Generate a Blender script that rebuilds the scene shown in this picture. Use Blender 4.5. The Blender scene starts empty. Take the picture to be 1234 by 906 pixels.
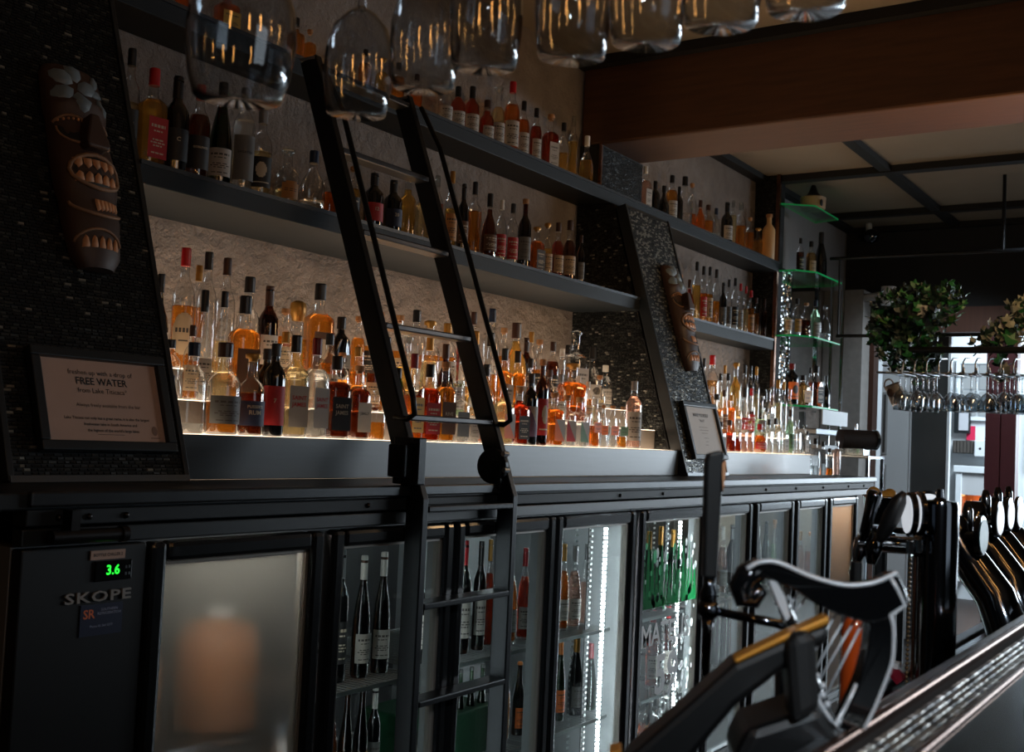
import bpy, bmesh, math, random
from mathutils import Vector, Matrix
random.seed(7)
R_ = math.radians
S = bpy.context.scene
COL = S.collection
EYE = 1.5            # camera height; every coordinate below is written relative to the eye and lifted at the end

# ---------------------------------------------------------------- camera
def setup_camera():
    yaw, pitch, roll = R_(56.17006), R_(2.995), R_(-2.68847)
    f = Vector((math.cos(pitch)*math.sin(yaw), math.cos(pitch)*math.cos(yaw), math.sin(pitch)))
    r = f.cross(Vector((0, 0, 1))).normalized()
    d = f.cross(r)
    c, s = math.cos(roll), math.sin(roll)
    r2 = c*r + s*d
    d2 = -s*r + c*d
    cam = bpy.data.cameras.new('camera')
    cam.sensor_width = 36.0
    cam.sensor_fit = 'HORIZONTAL'
    cam.lens = 36.0*1353.64/1234.0
    cam.clip_start = 0.02
    cam.dof.use_dof = True
    cam.dof.focus_distance = 3.4
    cam.dof.aperture_fstop = 8.0
    o = bpy.data.objects.new('camera', cam)
    COL.objects.link(o)
    m = Matrix(((r2.x, -d2.x, -f.x, 0), (r2.y, -d2.y, -f.y, 0), (r2.z, -d2.z, -f.z, 0), (0, 0, 0, 1)))
    o.matrix_world = Matrix.Translation((0, 0, EYE)) @ m
    S.camera = o
setup_camera()

# ---------------------------------------------------------------- world, exposure, daylight and added fill lamps
w = bpy.data.worlds.new('world')
S.world = w
w.use_nodes = True
w.node_tree.nodes['Background'].inputs[0].default_value = (0.55, 0.75, 0.85, 1)
w.node_tree.nodes['Background'].inputs[1].default_value = 0.012
S.view_settings.view_transform = 'Standard'
S.view_settings.look = 'None'
S.view_settings.exposure = 0.15
S.view_settings.gamma = 1.0
S.view_settings.use_curve_mapping = False
S.cycles.max_bounces = 14
S.cycles.transparent_max_bounces = 48
S.cycles.transmission_bounces = 12
S.cycles.glossy_bounces = 6
S.cycles.diffuse_bounces = 3
S.cycles.sample_clamp_indirect = 4.0
S.cycles.blur_glossy = 0.6

def aim(o, target):
    o.rotation_euler = (Vector(target) - o.location).to_track_quat('-Z', 'Y').to_euler()
def area(name, loc, target, sx, sy, power, col):
    l = bpy.data.lights.new(name, 'AREA')
    l.shape = 'RECTANGLE'
    l.size, l.size_y, l.energy, l.color = sx, sy, power, col
    o = bpy.data.objects.new(name, l)
    COL.objects.link(o)
    o.location = loc
    aim(o, target)
    return o
def point(name, loc, power, col, rad=0.03):
    l = bpy.data.lights.new(name, 'POINT')
    l.energy, l.color, l.shadow_soft_size = power, col, rad
    o = bpy.data.objects.new(name, l)
    COL.objects.link(o)
    o.location = loc
    return o
COOL = (0.78, 0.90, 1.0)
WARM = (1.0, 0.62, 0.30)
area('street_window_light', (10.6, -2.75, 0.75), (6.4, 2.2, -0.1), 3.6, 1.5, 200, COOL)
area('side_window_light', (0.9, -2.75, 0.75), (1.9, 1.2, -0.1), 1.6, 1.5, 7, COOL)
def spot(name, loc, target, power, col, cone, rad=0.06):
    l = bpy.data.lights.new(name, 'SPOT')
    l.energy, l.color, l.spot_size, l.spot_blend, l.shadow_soft_size = power, col, R_(cone), 0.6, rad
    o = bpy.data.objects.new(name, l)
    COL.objects.link(o)
    o.location = loc
    aim(o, target)
    return o
spot('added_spot_over_bar', (-1.2, -1.3, 1.4), (1.55, 0.42, -0.15), 190, COOL, 24, 0.12)  # unseen spot added to brighten the harp and taps
spot('added_spot_far_end', (7.4, 0.7, 1.65), (9.5, 2.5, 0.0), 170, COOL, 46, 0.12)  # unseen spot added to brighten the white door and far end
area('added_back_room_fill', (10.9, 1.2, 1.6), (12.4, 2.2, -0.2), 1.6, 1.0, 130, COOL)  # area lamp added under the ceiling to brighten the next room's white wall
area('back_room_window_light', (12.5, 0.1, 0.3), (7.0, 1.2, 0.0), 2.8, 1.4, 150, COOL)
area('added_beam_fill', (5.0, 0.6, 0.75), (5.1, 1.9, 1.5), 0.4, 0.4, 8.0, WARM)  # warm lamp without a fixture, added to light the beam's underside

# ---------------------------------------------------------------- materials
MATS = {}
def srgb(r, g, b):
    f = lambda c: c/12.92 if c <= 0.04045 else ((c+0.055)/1.055)**2.4
    return (f(r/255), f(g/255), f(b/255), 1)
def mat(name, col=(128, 128, 128), rough=0.5, metal=0.0, noise=0.0, nscale=20.0, bump=0.0, bscale=60.0, coat=0.0, bdist=0.002, emit=None, estr=0.0, spec=0.5, stretch=None):
    if name in MATS: return MATS[name]
    m = bpy.data.materials.new(name)
    m.use_nodes = True
    nt = m.node_tree
    p = nt.nodes['Principled BSDF']
    c = srgb(*col)
    p.inputs['Base Color'].default_value = c
    p.inputs['Roughness'].default_value = rough
    p.inputs['Metallic'].default_value = metal
    p.inputs['Coat Weight'].default_value = coat
    p.inputs['Specular IOR Level'].default_value = spec
    if emit:
        p.inputs['Emission Color'].default_value = srgb(*emit)
        p.inputs['Emission Strength'].default_value = estr
    if noise or bump:
        tc = nt.nodes.new('ShaderNodeTexCoord')
        mp = nt.nodes.new('ShaderNodeMapping')
        nt.links.new(tc.outputs['Object'], mp.inputs[0])
        if stretch: mp.inputs['Scale'].default_value = stretch
    if noise:
        n = nt.nodes.new('ShaderNodeTexNoise')
        n.inputs['Scale'].default_value = nscale
        n.inputs['Detail'].default_value = 6
        nt.links.new(mp.outputs[0], n.inputs['Vector'])
        rmp = nt.nodes.new('ShaderNodeMapRange')
        rmp.inputs[3].default_value = 1-noise
        rmp.inputs[4].default_value = 1+noise
        nt.links.new(n.outputs[0], rmp.inputs[0])
        mx = nt.nodes.new('ShaderNodeVectorMath')
        mx.operation = 'SCALE'
        mx.inputs[0].default_value = c[:3]
        nt.links.new(rmp.outputs[0], mx.inputs['Scale'])
        nt.links.new(mx.outputs[0], p.inputs['Base Color'])
    if bump:
        n2 = nt.nodes.new('ShaderNodeTexNoise')
        n2.inputs['Scale'].default_value = bscale
        n2.inputs['Detail'].default_value = 8
        n2.inputs['Roughness'].default_value = 0.65
        nt.links.new(mp.outputs[0], n2.inputs['Vector'])
        b = nt.nodes.new('ShaderNodeBump')
        b.inputs['Strength'].default_value = bump
        b.inputs['Distance'].default_value = bdist
        nt.links.new(n2.outputs[0], b.inputs['Height'])
        nt.links.new(b.outputs[0], p.inputs['Normal'])
    MATS[name] = m
    return m
def glass_thin(name, tint=(250, 252, 252), rough=0.02, gain=1.0, ior=1.5, edge=1.0):
    """thin pane or bottle wall: clear transmission plus a Fresnel reflection"""
    if name in MATS: return MATS[name]
    m = bpy.data.materials.new(name)
    m.use_nodes = True
    nt = m.node_tree
    nt.nodes.remove(nt.nodes['Principled BSDF'])
    out = nt.nodes['Material Output']
    t = nt.nodes.new('ShaderNodeBsdfTransparent')
    lw = nt.nodes.new('ShaderNodeLayerWeight')
    lw.inputs[0].default_value = 0.5
    cr = nt.nodes.new('ShaderNodeMapRange')
    cr.inputs[1].default_value = 0.55
    cr.inputs[2].default_value = 1.0
    mc = nt.nodes.new('ShaderNodeMix')
    mc.data_type = 'RGBA'
    c0 = srgb(*tint)
    mc.inputs[6].default_value = c0
    mc.inputs[7].default_value = (c0[0]*edge, c0[1]*edge, c0[2]*edge, 1)
    nt.links.new(lw.outputs['Facing'], cr.inputs[0])
    nt.links.new(cr.outputs[0], mc.inputs[0])
    nt.links.new(mc.outputs[2], t.inputs[0])
    g = nt.nodes.new('ShaderNodeBsdfGlossy')
    g.inputs['Roughness'].default_value = rough
    fr = nt.nodes.new('ShaderNodeFresnel')
    ge = nt.nodes.new('ShaderNodeNewGeometry')
    io = nt.nodes.new('ShaderNodeMapRange')
    io.inputs[3].default_value = ior
    io.inputs[4].default_value = 1.0/ior
    nt.links.new(ge.outputs['Backfacing'], io.inputs[0])
    nt.links.new(io.outputs[0], fr.inputs[0])
    mu = nt.nodes.new('ShaderNodeMath')
    mu.operation = 'MULTIPLY'
    mu.use_clamp = True
    mu.inputs[1].default_value = gain
    nt.links.new(fr.outputs[0], mu.inputs[0])
    mx = nt.nodes.new('ShaderNodeMixShader')
    nt.links.new(mu.outputs[0], mx.inputs[0])
    nt.links.new(t.outputs[0], mx.inputs[1])
    nt.links.new(g.outputs[0], mx.inputs[2])
    nt.links.new(mx.outputs[0], out.inputs[0])
    MATS[name] = m
    return m
def liquid(name, col, clear=0.25, ior=1.33, rough=0.02, added_glow=0.09):
    """tinted liquid: refraction mixed with straight tinted transmission and a gloss"""
    if name in MATS: return MATS[name]
    m = bpy.data.materials.new(name)
    m.use_nodes = True
    nt = m.node_tree
    nt.nodes.remove(nt.nodes['Principled BSDF'])
    out = nt.nodes['Material Output']
    c = srgb(*col)
    t = nt.nodes.new('ShaderNodeBsdfTransparent')
    t.inputs[0].default_value = c
    g = nt.nodes.new('ShaderNodeBsdfGlass')
    g.inputs['Color'].default_value = c
    g.inputs['IOR'].default_value = ior
    g.inputs['Roughness'].default_value = rough
    mx = nt.nodes.new('ShaderNodeMixShader')
    mx.inputs[0].default_value = clear
    nt.links.new(g.outputs[0], mx.inputs[1])
    nt.links.new(t.outputs[0], mx.inputs[2])
    tl = nt.nodes.new('ShaderNodeBsdfTranslucent')  # translucent share added to imitate the glow of light through the liquid
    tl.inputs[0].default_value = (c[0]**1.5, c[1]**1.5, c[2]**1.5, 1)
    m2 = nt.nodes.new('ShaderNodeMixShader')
    m2.inputs[0].default_value = added_glow
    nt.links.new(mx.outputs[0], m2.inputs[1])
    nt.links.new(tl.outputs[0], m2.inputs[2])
    nt.links.new(m2.outputs[0], out.inputs[0])
    MATS[name] = m
    return m
def fogged(name, col, rough=0.35, film=0.35):
    """glass with condensation: rough refraction without bending plus a milky film"""
    if name in MATS: return MATS[name]
    m = bpy.data.materials.new(name)
    m.use_nodes = True
    nt = m.node_tree
    nt.nodes.remove(nt.nodes['Principled BSDF'])
    out = nt.nodes['Material Output']
    rf = nt.nodes.new('ShaderNodeBsdfRefraction')
    rf.inputs['IOR'].default_value = 1.05
    rf.inputs['Roughness'].default_value = rough
    rf.inputs['Color'].default_value = (0.95, 0.97, 0.97, 1)
    tl = nt.nodes.new('ShaderNodeBsdfTranslucent')
    tl.inputs[0].default_value = srgb(*col)
    df = nt.nodes.new('ShaderNodeBsdfGlossy')
    df.inputs['Roughness'].default_value = 0.25
    df.inputs[0].default_value = (0.5, 0.5, 0.5, 1)
    m1 = nt.nodes.new('ShaderNodeMixShader')
    m1.inputs[0].default_value = film
    nt.links.new(rf.outputs[0], m1.inputs[1])
    nt.links.new(tl.outputs[0], m1.inputs[2])
    m2 = nt.nodes.new('ShaderNodeMixShader')
    m2.inputs[0].default_value = 0.06
    nt.links.new(m1.outputs[0], m2.inputs[1])
    nt.links.new(df.outputs[0], m2.inputs[2])
    nt.links.new(m2.outputs[0], out.inputs[0])
    MATS[name] = m
    return m
def emitter(name, col, strength):
    if name in MATS: return MATS[name]
    m = bpy.data.materials.new(name)
    m.use_nodes = True
    nt = m.node_tree
    nt.nodes.remove(nt.nodes['Principled BSDF'])
    e = nt.nodes.new('ShaderNodeEmission')
    e.inputs[0].default_value = srgb(*col)
    e.inputs[1].default_value = strength
    nt.links.new(e.outputs[0], nt.nodes['Material Output'].inputs[0])
    MATS[name] = m
    return m

BLACKWOOD = mat('black_painted_wood', (26, 31, 34), 0.36, noise=0.35, nscale=14, bump=0.05, bscale=40, stretch=(1, 8, 8))
SHELFWOOD = mat('charcoal_stained_board', (25, 30, 34), 0.55, spec=0.22, noise=0.25, nscale=10, bump=0.04, bscale=30, stretch=(0.6, 8, 8))
LEDGEWOOD = mat('grey_stained_ledge_board', (46, 51, 54), 0.34, noise=0.25, nscale=9, bump=0.04, bscale=26, stretch=(0.6, 6, 9))
PLASTER = mat('rough_plaster', (138, 127, 119), 0.9, noise=0.45, nscale=7, bump=1.0, bscale=16, bdist=0.05)
CEILPAINT = mat('ceiling_paint', (132, 120, 104), 0.9, noise=0.15, nscale=3, bump=0.2, bscale=80)
DARKWALL = mat('charcoal_wall_paint', (34, 35, 36), 0.8, noise=0.2, nscale=4, bump=0.1)
WHITEWALL = mat('white_wall_paint', (200, 206, 210), 0.8, noise=0.06, nscale=3)
GREYWALL = mat('pale_grey_wall_paint', (140, 138, 138), 0.85, noise=0.1, nscale=3)
BEAMWOOD = mat('brown_beam_timber', (80, 50, 28), 0.6, noise=0.45, nscale=6, bump=0.35, bscale=14, stretch=(8, 0.7, 8))
COLUMNWOOD = mat('dark_brown_timber', (70, 42, 30), 0.55, noise=0.3, nscale=5, stretch=(8, 8, 0.6))
BURGUNDY = mat('burgundy_paint', (72, 24, 30), 0.5, noise=0.1)
FLOORM = mat('dark_floor_boards', (38, 34, 32), 0.5, noise=0.3, nscale=4, bump=0.2, stretch=(0.5, 6, 1))
BLACKMETAL = mat('black_powdered_steel', (24, 27, 30), 0.38, metal=0.6, noise=0.25, nscale=30, bump=0.1, bscale=120)
WORNSTEEL = mat('worn_dark_steel', (52, 50, 50), 0.35, metal=0.85, noise=0.35, nscale=40)
BLACKPLASTIC = mat('black_plastic', (11, 12, 13), 0.42, noise=0.1)
BLACKGLOSS = mat('gloss_black_enamel', (10, 11, 13), 0.12, coat=1.0)
CHROME = mat('chrome', (200, 205, 210), 0.08, metal=1.0)
DARKCHROME = mat('smoked_chrome', (92, 96, 102), 0.1, metal=1.0)
STEEL = mat('brushed_steel', (150, 155, 160), 0.3, metal=1.0, noise=0.1, nscale=60)
COPPER = mat('copper_trim', (128, 92, 74), 0.25, metal=1.0, noise=0.15)
GOLDM = mat('gold_trim', (206, 142, 52), 0.4, metal=0.4, noise=0.1)
RUBBER = mat('black_rubber', (16, 17, 18), 0.6, bump=0.1)
STONE = mat('dark_teal_bar_top', (26, 40, 44), 0.22, noise=0.25, nscale=6)
TILE_A = mat('dark_metal_tile', (62, 64, 62), 0.36, metal=0.6, noise=0.3, nscale=120)
TILE_B = mat('bright_metal_tile', (150, 148, 138), 0.30, metal=0.7, noise=0.3, nscale=120)
TILE_C = mat('black_metal_tile', (30, 32, 33), 0.36, metal=0.5, noise=0.3, nscale=120)
TILE_S = mat('silver_mirror_tile', (205, 208, 210), 0.12, metal=1.0)
GROUT = mat('black_grout', (12, 12, 13), 0.8)
PAPER = mat('cream_paper', (178, 150, 134), 0.8, noise=0.05, nscale=30)
PAPERW = mat('white_paper', (190, 190, 190), 0.8, noise=0.05, nscale=30)
INK = mat('black_ink', (14, 14, 15), 0.7)
MASKWOOD = mat('carved_dark_wood', (58, 38, 28), 0.5, noise=0.4, nscale=14, bump=0.35, bscale=40)
MASKPALE = mat('pale_carved_wood', (196, 140, 98), 0.55, noise=0.2, nscale=20)
MASKLINE = mat('rubbed_carving_line', (134, 100, 72), 0.6, noise=0.2)
MASKBLACK = mat('black_carving_stain', (10, 9, 9), 0.6)
PETALM = mat('grey_blue_petal_paint', (104, 116, 122), 0.55, noise=0.2, nscale=20)
MIRROR = mat('mirror_silvering', (225, 228, 230), 0.02, metal=1.0)
LED = emitter('white_led', (225, 236, 255), 9.0)
LEDGELIGHT = emitter('lit_acrylic_stage', (255, 226, 194), 3.3)
SHELFLED = emitter('warm_shelf_led', (255, 200, 140), 4.0)
PANE = glass_thin('door_glass', (236, 242, 240), 0.02, 0.9)
CLEARGLASS = glass_thin('clear_bottle_glass', (250, 251, 251), 0.03, 2.2, edge=0.35)
WINEGLASS = glass_thin('stemware_glass', (246, 248, 250), 0.02, 2.0, edge=0.5)
SHELFGLASS = glass_thin('glass_shelf', (190, 235, 210), 0.03, 1.2)
SILVERP = mat('silver_paint_edge', (214, 218, 222), 0.35, metal=0.2)
GREENEDGE = mat('green_edge_glow', (40, 190, 110), 0.2, emit=(30, 230, 120), estr=0.03)  # weak emission stands in for light gathered in the glass edge

# ---------------------------------------------------------------- building helpers
class B:
    def __init__(s): s.v = []; s.f = []; s.m = []
    def add(s, vs, fs, mi=0, M=None):
        n = len(s.v)
        if M is not None: vs = [tuple(M @ Vector(v)) for v in vs]
        s.v += [tuple(v) for v in vs]
        s.f += [tuple(i+n for i in f) for f in fs]
        s.m += [mi]*len(fs)
        return s
    def box(s, x0, x1, y0, y1, z0, z1, mi=0, M=None):
        vs = [(x0,y0,z0),(x1,y0,z0),(x1,y1,z0),(x0,y1,z0),(x0,y0,z1),(x1,y0,z1),(x1,y1,z1),(x0,y1,z1)]
        return s.add(vs, [(3,2,1,0),(4,5,6,7),(0,1,5,4),(1,2,6,5),(2,3,7,6),(3,0,4,7)], mi, M)
    def lathe(s, prof, n=16, mi=0, M=None, sect=None):
        vs = []; fs = []
        for r, z in prof:
            for i in range(n):
                a = 2*math.pi*i/n
                if sect: x, y = sect(a, r, z)
                else: x, y = r*math.cos(a), r*math.sin(a)
                vs.append((x, y, z))
        for j in range(len(prof)-1):
            for i in range(n):
                k = (i+1) % n
                fs.append((j*n+i, j*n+k, (j+1)*n+k, (j+1)*n+i))
        if prof[0][0] > 1e-6: fs.append(tuple(reversed(range(n))))
        if prof[-1][0] > 1e-6: fs.append(tuple((len(prof)-1)*n+i for i in range(n)))
        return s.add(vs, fs, mi, M)
    def cyl(s, p0, p1, r0, r1=None, n=12, mi=0):
        r1 = r0 if r1 is None else r1
        p0, p1 = Vector(p0), Vector(p1)
        d = p1-p0
        q = d.to_track_quat('Z', 'Y').to_matrix().to_4x4()
        M = Matrix.Translation(p0) @ q
        return s.lathe([(r0, 0), (r1, d.length)], n, mi, M)
    def tube(s, pts, r, n=8, mi=0, closed=False):
        pts = [Vector(p) for p in pts]
        rs = r if isinstance(r, (list, tuple)) else [r]*len(pts)
        vs = []; fs = []
        up = None
        for i, p in enumerate(pts):
            a = pts[i-1] if i > 0 else (pts[-1] if closed else p)
            b = pts[(i+1) % len(pts)] if (i < len(pts)-1 or closed) else p
            t = (b-a).normalized()
            if up is None:
                up = t.orthogonal().normalized()
            up = (up - t*up.dot(t)).normalized()
            sd = t.cross(up)
            for k in range(n):
                an = 2*math.pi*k/n
                vs.append(tuple(p + (up*math.cos(an) + sd*math.sin(an))*rs[i]))
        m = len(pts)
        for i in range(m if closed else m-1):
            j = (i+1) % m
            for k in range(n):
                l = (k+1) % n
                fs.append((i*n+k, i*n+l, j*n+l, j*n+k))
        if not closed:
            fs.append(tuple(reversed(range(n))))
            fs.append(tuple((m-1)*n+k for k in range(n)))
        return s.add(vs, fs, mi)
    def prism(s, poly, d0, d1, mi=0, M=None):
        """closed outline in local x,z extruded along y"""
        n = len(poly)
        vs = [(x, d0, z) for x, z in poly] + [(x, d1, z) for x, z in poly]
        fs = [tuple(range(n)), tuple(reversed(range(n, 2*n)))]
        for i in range(n):
            k = (i+1) % n
            fs.append((i, n+i, n+k, k))
        return s.add(vs, fs, mi, M)
    def ball(s, c, r, n=12, m=8, mi=0, sc=(1, 1, 1)):
        prof = [(max(1e-7, math.sin(math.pi*i/m))*1.0, -math.cos(math.pi*i/m)) for i in range(m+1)]
        M = Matrix.Translation(c) @ Matrix.Diagonal((r*sc[0], r*sc[1], r*sc[2], 1))
        return s.lathe(prof, n, mi, M)
    def mesh(s, name, mats, smooth=False):
        me = bpy.data.meshes.new(name)
        me.from_pydata(s.v, [], s.f)
        for m in (mats if isinstance(mats, (list, tuple)) else [mats]): me.materials.append(m)
        if any(s.m): me.polygons.foreach_set('material_index', s.m)
        if smooth: me.polygons.foreach_set('use_smooth', [True]*len(me.polygons))
        bm = bmesh.new(); bm.from_mesh(me)
        bmesh.ops.recalc_face_normals(bm, faces=bm.faces)
        bm.to_mesh(me); bm.free()
        me.update()
        return me
WL = {}          # world offset of every parent Empty that is only translated
def link(name, me, parent=None, loc=None, label=None):
    o = bpy.data.objects.new(name, me)
    COL.objects.link(o)
    if parent is not None: o.parent = parent
    if loc is not None: o.location = loc
    if label: o['label'] = label
    if loc is None and parent is not None and parent.name in WL: WL[o.name] = WL[parent.name]
    return o
def obj(name, b, m, parent=None, smooth=False, bevel=0.0, label=None, auto=False, kind=None):
    """a mesh part; vertices are given in eye-relative world coordinates, or in the parent's own frame when the parent is rotated"""
    off = WL.get(parent.name) if parent is not None else None
    if off is not None: b.v = [(v[0]-off[0], v[1]-off[1], v[2]-off[2]) for v in b.v]
    o = link(name, b.mesh(name, m, smooth or auto), parent, None, label)
    if auto:
        md = o.modifiers.new('edge', 'EDGE_SPLIT'); md.split_angle = R_(38)
    if bevel:
        md = o.modifiers.new('bevel', 'BEVEL'); md.width = bevel; md.segments = 2; md.limit_method = 'ANGLE'
    if kind: o['kind'] = kind
    return o
def thing(name, label, cat, loc=(0, 0, 0), rot=None, group=None):
    o = bpy.data.objects.new(name, None)
    COL.objects.link(o)
    o.location = loc
    o.empty_display_size = 0.05
    if rot: o.rotation_euler = rot
    else: WL[o.name] = tuple(loc)
    o['label'] = label; o['category'] = cat
    if group: o['group'] = group
    return o
def tag(o, label, cat, group=None):
    o['label'] = label; o['category'] = cat
    if group: o['group'] = group
    return o
def struct(name, b, m, parent=None, **k):
    o = obj(name, b, m, parent, **k)
    if parent is None: o['kind'] = 'structure'
    return o

def tiles(name, O, U, V, N, wid, hei, tw, th, gap, proud, parent, mats, probs, tilt=0.05, kind='stuff', inside=None, singles=0):
    """running-bond small metal tiles standing proud of a face: O corner, U along the rows, V up, N outward"""
    O, U, V, N = Vector(O), Vector(U), Vector(V), Vector(N)
    b = B()
    rows = int(hei/th)
    n_s = 0
    cell = []
    for j in range(rows):
        x = -(tw*0.5 if j % 2 else 0)
        while x < wid:
            l = tw*random.uniform(0.75, 1.3)
            x0, x1 = max(0, x), min(wid, x+l-gap)
            y0, y1 = j*th, (j+1)*th-gap
            x += l
            if x1-x0 < tw*0.25: continue
            if inside and not inside((x0+x1)/2, (y0+y1)/2): continue
            cell.append((x0, x1, y0, y1))
    for (x0, x1, y0, y1) in cell:
        pr = proud*random.uniform(0.85, 1.15)
        a = [random.uniform(-tilt, tilt) for _ in range(2)]
        e = min((x1-x0), (y1-y0))*0.16
        vs = []
        for (x, y) in ((x0, y0), (x1, y0), (x1, y1), (x0, y1)): vs.append(O+U*x+V*y)
        for (x, y) in ((x0+e, y0+e), (x1-e, y0+e), (x1-e, y1-e), (x0+e, y1-e)):
            h = pr + a[0]*(x-(x0+x1)/2) + a[1]*(y-(y0+y1)/2)
            vs.append(O+U*x+V*y+N*max(h, 0.0003))
        mi = random.choices(range(len(mats)), probs)[0]
        fs = [(4,5,6,7),(0,1,5,4),(1,2,6,5),(2,3,7,6),(3,0,4,7)]
        if n_s < singles:
            t = B(); t.add(vs, fs, 0)
            obj('tile', t, mats[mi], parent); n_s += 1
        else: b.add(vs, fs, mi)
    o = obj(name, b, mats, parent)
    if kind: o['kind'] = kind
    return o

def text_mesh(body, size, mat_, name='lettering', align='CENTER', bold=False, extrude=0.0, spacing=1.0, lspace=1.0):
    cu = bpy.data.curves.new(name, 'FONT')
    cu.body = body; cu.size = size; cu.align_x = align; cu.align_y = 'CENTER'
    cu.space_character = spacing; cu.space_line = lspace
    cu.extrude = extrude
    cu.resolution_u = 2
    if bold: cu.offset = size*0.018
    t = bpy.data.objects.new(name, cu)
    COL.objects.link(t)
    dg = bpy.context.evaluated_depsgraph_get()
    me = bpy.data.meshes.new_from_object(t.evaluated_get(dg))
    me.name = name
    bpy.data.objects.remove(t)
    bpy.data.curves.remove(cu)
    me.materials.clear()
    me.materials.append(mat_)
    return me
def text_on(body, size, mat_, parent, loc, rot, name='lettering', **k):
    """lettering lying flat on a face: local x to the right, local y up the face"""
    o = link(name, text_mesh(body, size, mat_, name, **k), parent)
    off = WL.get(parent.name, (0, 0, 0)) if parent is not None else (0, 0, 0)
    o.location = (loc[0]-off[0], loc[1]-off[1], loc[2]-off[2])
    o.rotation_euler = rot
    return o
FRONT = (R_(90), 0, 0)        # writing that faces -Y
# ---------------------------------------------------------------- the room
WY = 2.92
struct('floor', B().box(-1.5, 14.5, -5.5, 3.3, -1.6, -1.5), FLOORM)
b = B().box(-0.6, 9.3, WY, 3.05, -1.5, 2.6)
struct('wall_back', b, PLASTER)
# ceilings: higher over the near bay, lower beyond the beam
b = B().box(-1.5, 4.9, -5.5, 3.05, 1.93, 2.0)
struct('ceiling', b, CEILPAINT)
b = B().box(5.3, 9.36, -5.5, 3.05, 1.85, 1.93)
struct('ceiling', b, CEILPAINT)
TB = mat('black_ceiling_batten', (10, 11, 12), 0.7)
for i, (x0, x1, y0, y1) in enumerate([(7.27, 7.36, -3, 2.9), (8.62, 8.69, -3, 2.9), (9.24, 9.30, -3, 2.9), (5.33, 9.3, 2.01, 2.08), (5.33, 9.3, 2.84, 2.92), (5.33, 9.3, 0.95, 1.02)]):
    struct('trim_%d' % (i+1), B().box(x0, x1, y0, y1, 1.805 if i < 3 else 1.812, 1.85), TB)
struct('trim_7', B().box(4.83, 4.9, -3, 2.92, 1.88, 1.93), TB)
t = thing('ceiling_beam', 'heavy brown timber beam crossing the ceiling towards the shelf wall', 'beam', (5.1, -0.2, 1.49))
obj('beam_face', B().box(4.885, 5.33, -3.2, 2.915, 1.49, 1.915), BEAMWOOD, t, bevel=0.012)
# far wall with openings to the next room
b = B().box(9.3, 9.42, -5.5, 2.92, 0.97, 1.93)
struct('wall_far', b, DARKWALL)
struct('trim_8', B().box(9.24, 9.3, -1.0, 2.2, 0.97, 1.17), COLUMNWOOD)
struct('trim_9', B().box(9.22, 9.36, 2.64, 2.94, -1.5, 0.97), COLUMNWOOD)
g_ = B().box(9.215, 9.225, 2.775, 2.79, -1.5, 0.97)
struct('trim_10', g_, mat('column_groove', (36, 20, 14), 0.7))
b = B().box(9.24, 9.38, 1.56, 1.665, -1.5, 0.97).box(9.24, 9.38, 1.675, 1.78, -1.5, 0.97).box(9.26, 9.36, 1.66, 1.68, -1.5, 0.97)
struct('trim_11', b, BURGUNDY)
# left end of the bay (in deep shade) and the street side
struct('wall_left', B().box(-1.6, -1.5, -5.5, 3.05, -1.5, 2.0), DARKWALL)
b = B().box(-1.5, 14.5, -3.0, -2.9, -1.5, -0.05).box(-1.5, 14.5, -3.0, -2.9, 1.55, 2.0)
for x0, x1 in ((-1.5, 0.0), (1.8, 8.7), (12.5, 14.5)): b.box(x0, x1, -3.0, -2.9, -0.05, 1.55)
struct('wall_street', b, DARKWALL)
# next room
b = B().box(12.6, 12.7, -1.5, 5.0, -1.5, 2.0)
struct('wall_next_room', b, WHITEWALL)
b = B().box(9.42, 12.7, 4.6, 4.7, -1.5, 2.0)
struct('wall_next_room', b, GREYWALL)
struct('ceiling', B().box(9.42, 12.7, -5.5, 5.0, 1.95, 2.0), WHITEWALL)
# white moulded door leaf and dark glazed door in the far opening
t = thing('panelled_door', 'white moulded door leaf beside the dark brown column', 'door', (9.5, 2.52, -1.5))
obj('leaf', B().box(9.48, 9.53, 2.405, 2.64, -1.5, 0.97), WHITEWALL, t, bevel=0.006)
obj('moulding', B().box(9.468, 9.482, 2.585, 2.632, -0.02, 0.5).box(9.468, 9.482, 2.585, 2.632, -1.2, -0.1), mat('door_mould', (150, 152, 152), 0.6), t, bevel=0.004)
obj('slot_panel', B().box(9.464, 9.470, 2.60, 2.618, 0.0, 0.48), mat('door_slot', (60, 60, 58), 0.7), t)
t = thing('glazed_door', 'dark glazed door with a narrow white edge frame in the far opening', 'door', (9.5, 2.25, -1.5))
obj('glass_panel', B().box(9.49, 9.51, 2.115, 2.395, -1.5, 0.97), mat('dark_reflective_pane', (56, 58, 58), 0.25, noise=0.25, nscale=3), t)
obj('edge_frame', B().box(9.47, 9.53, 2.095, 2.115, -1.5, 0.97).box(9.47, 9.53, 2.395, 2.404, -1.5, 0.97), WHITEWALL, t)
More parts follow.
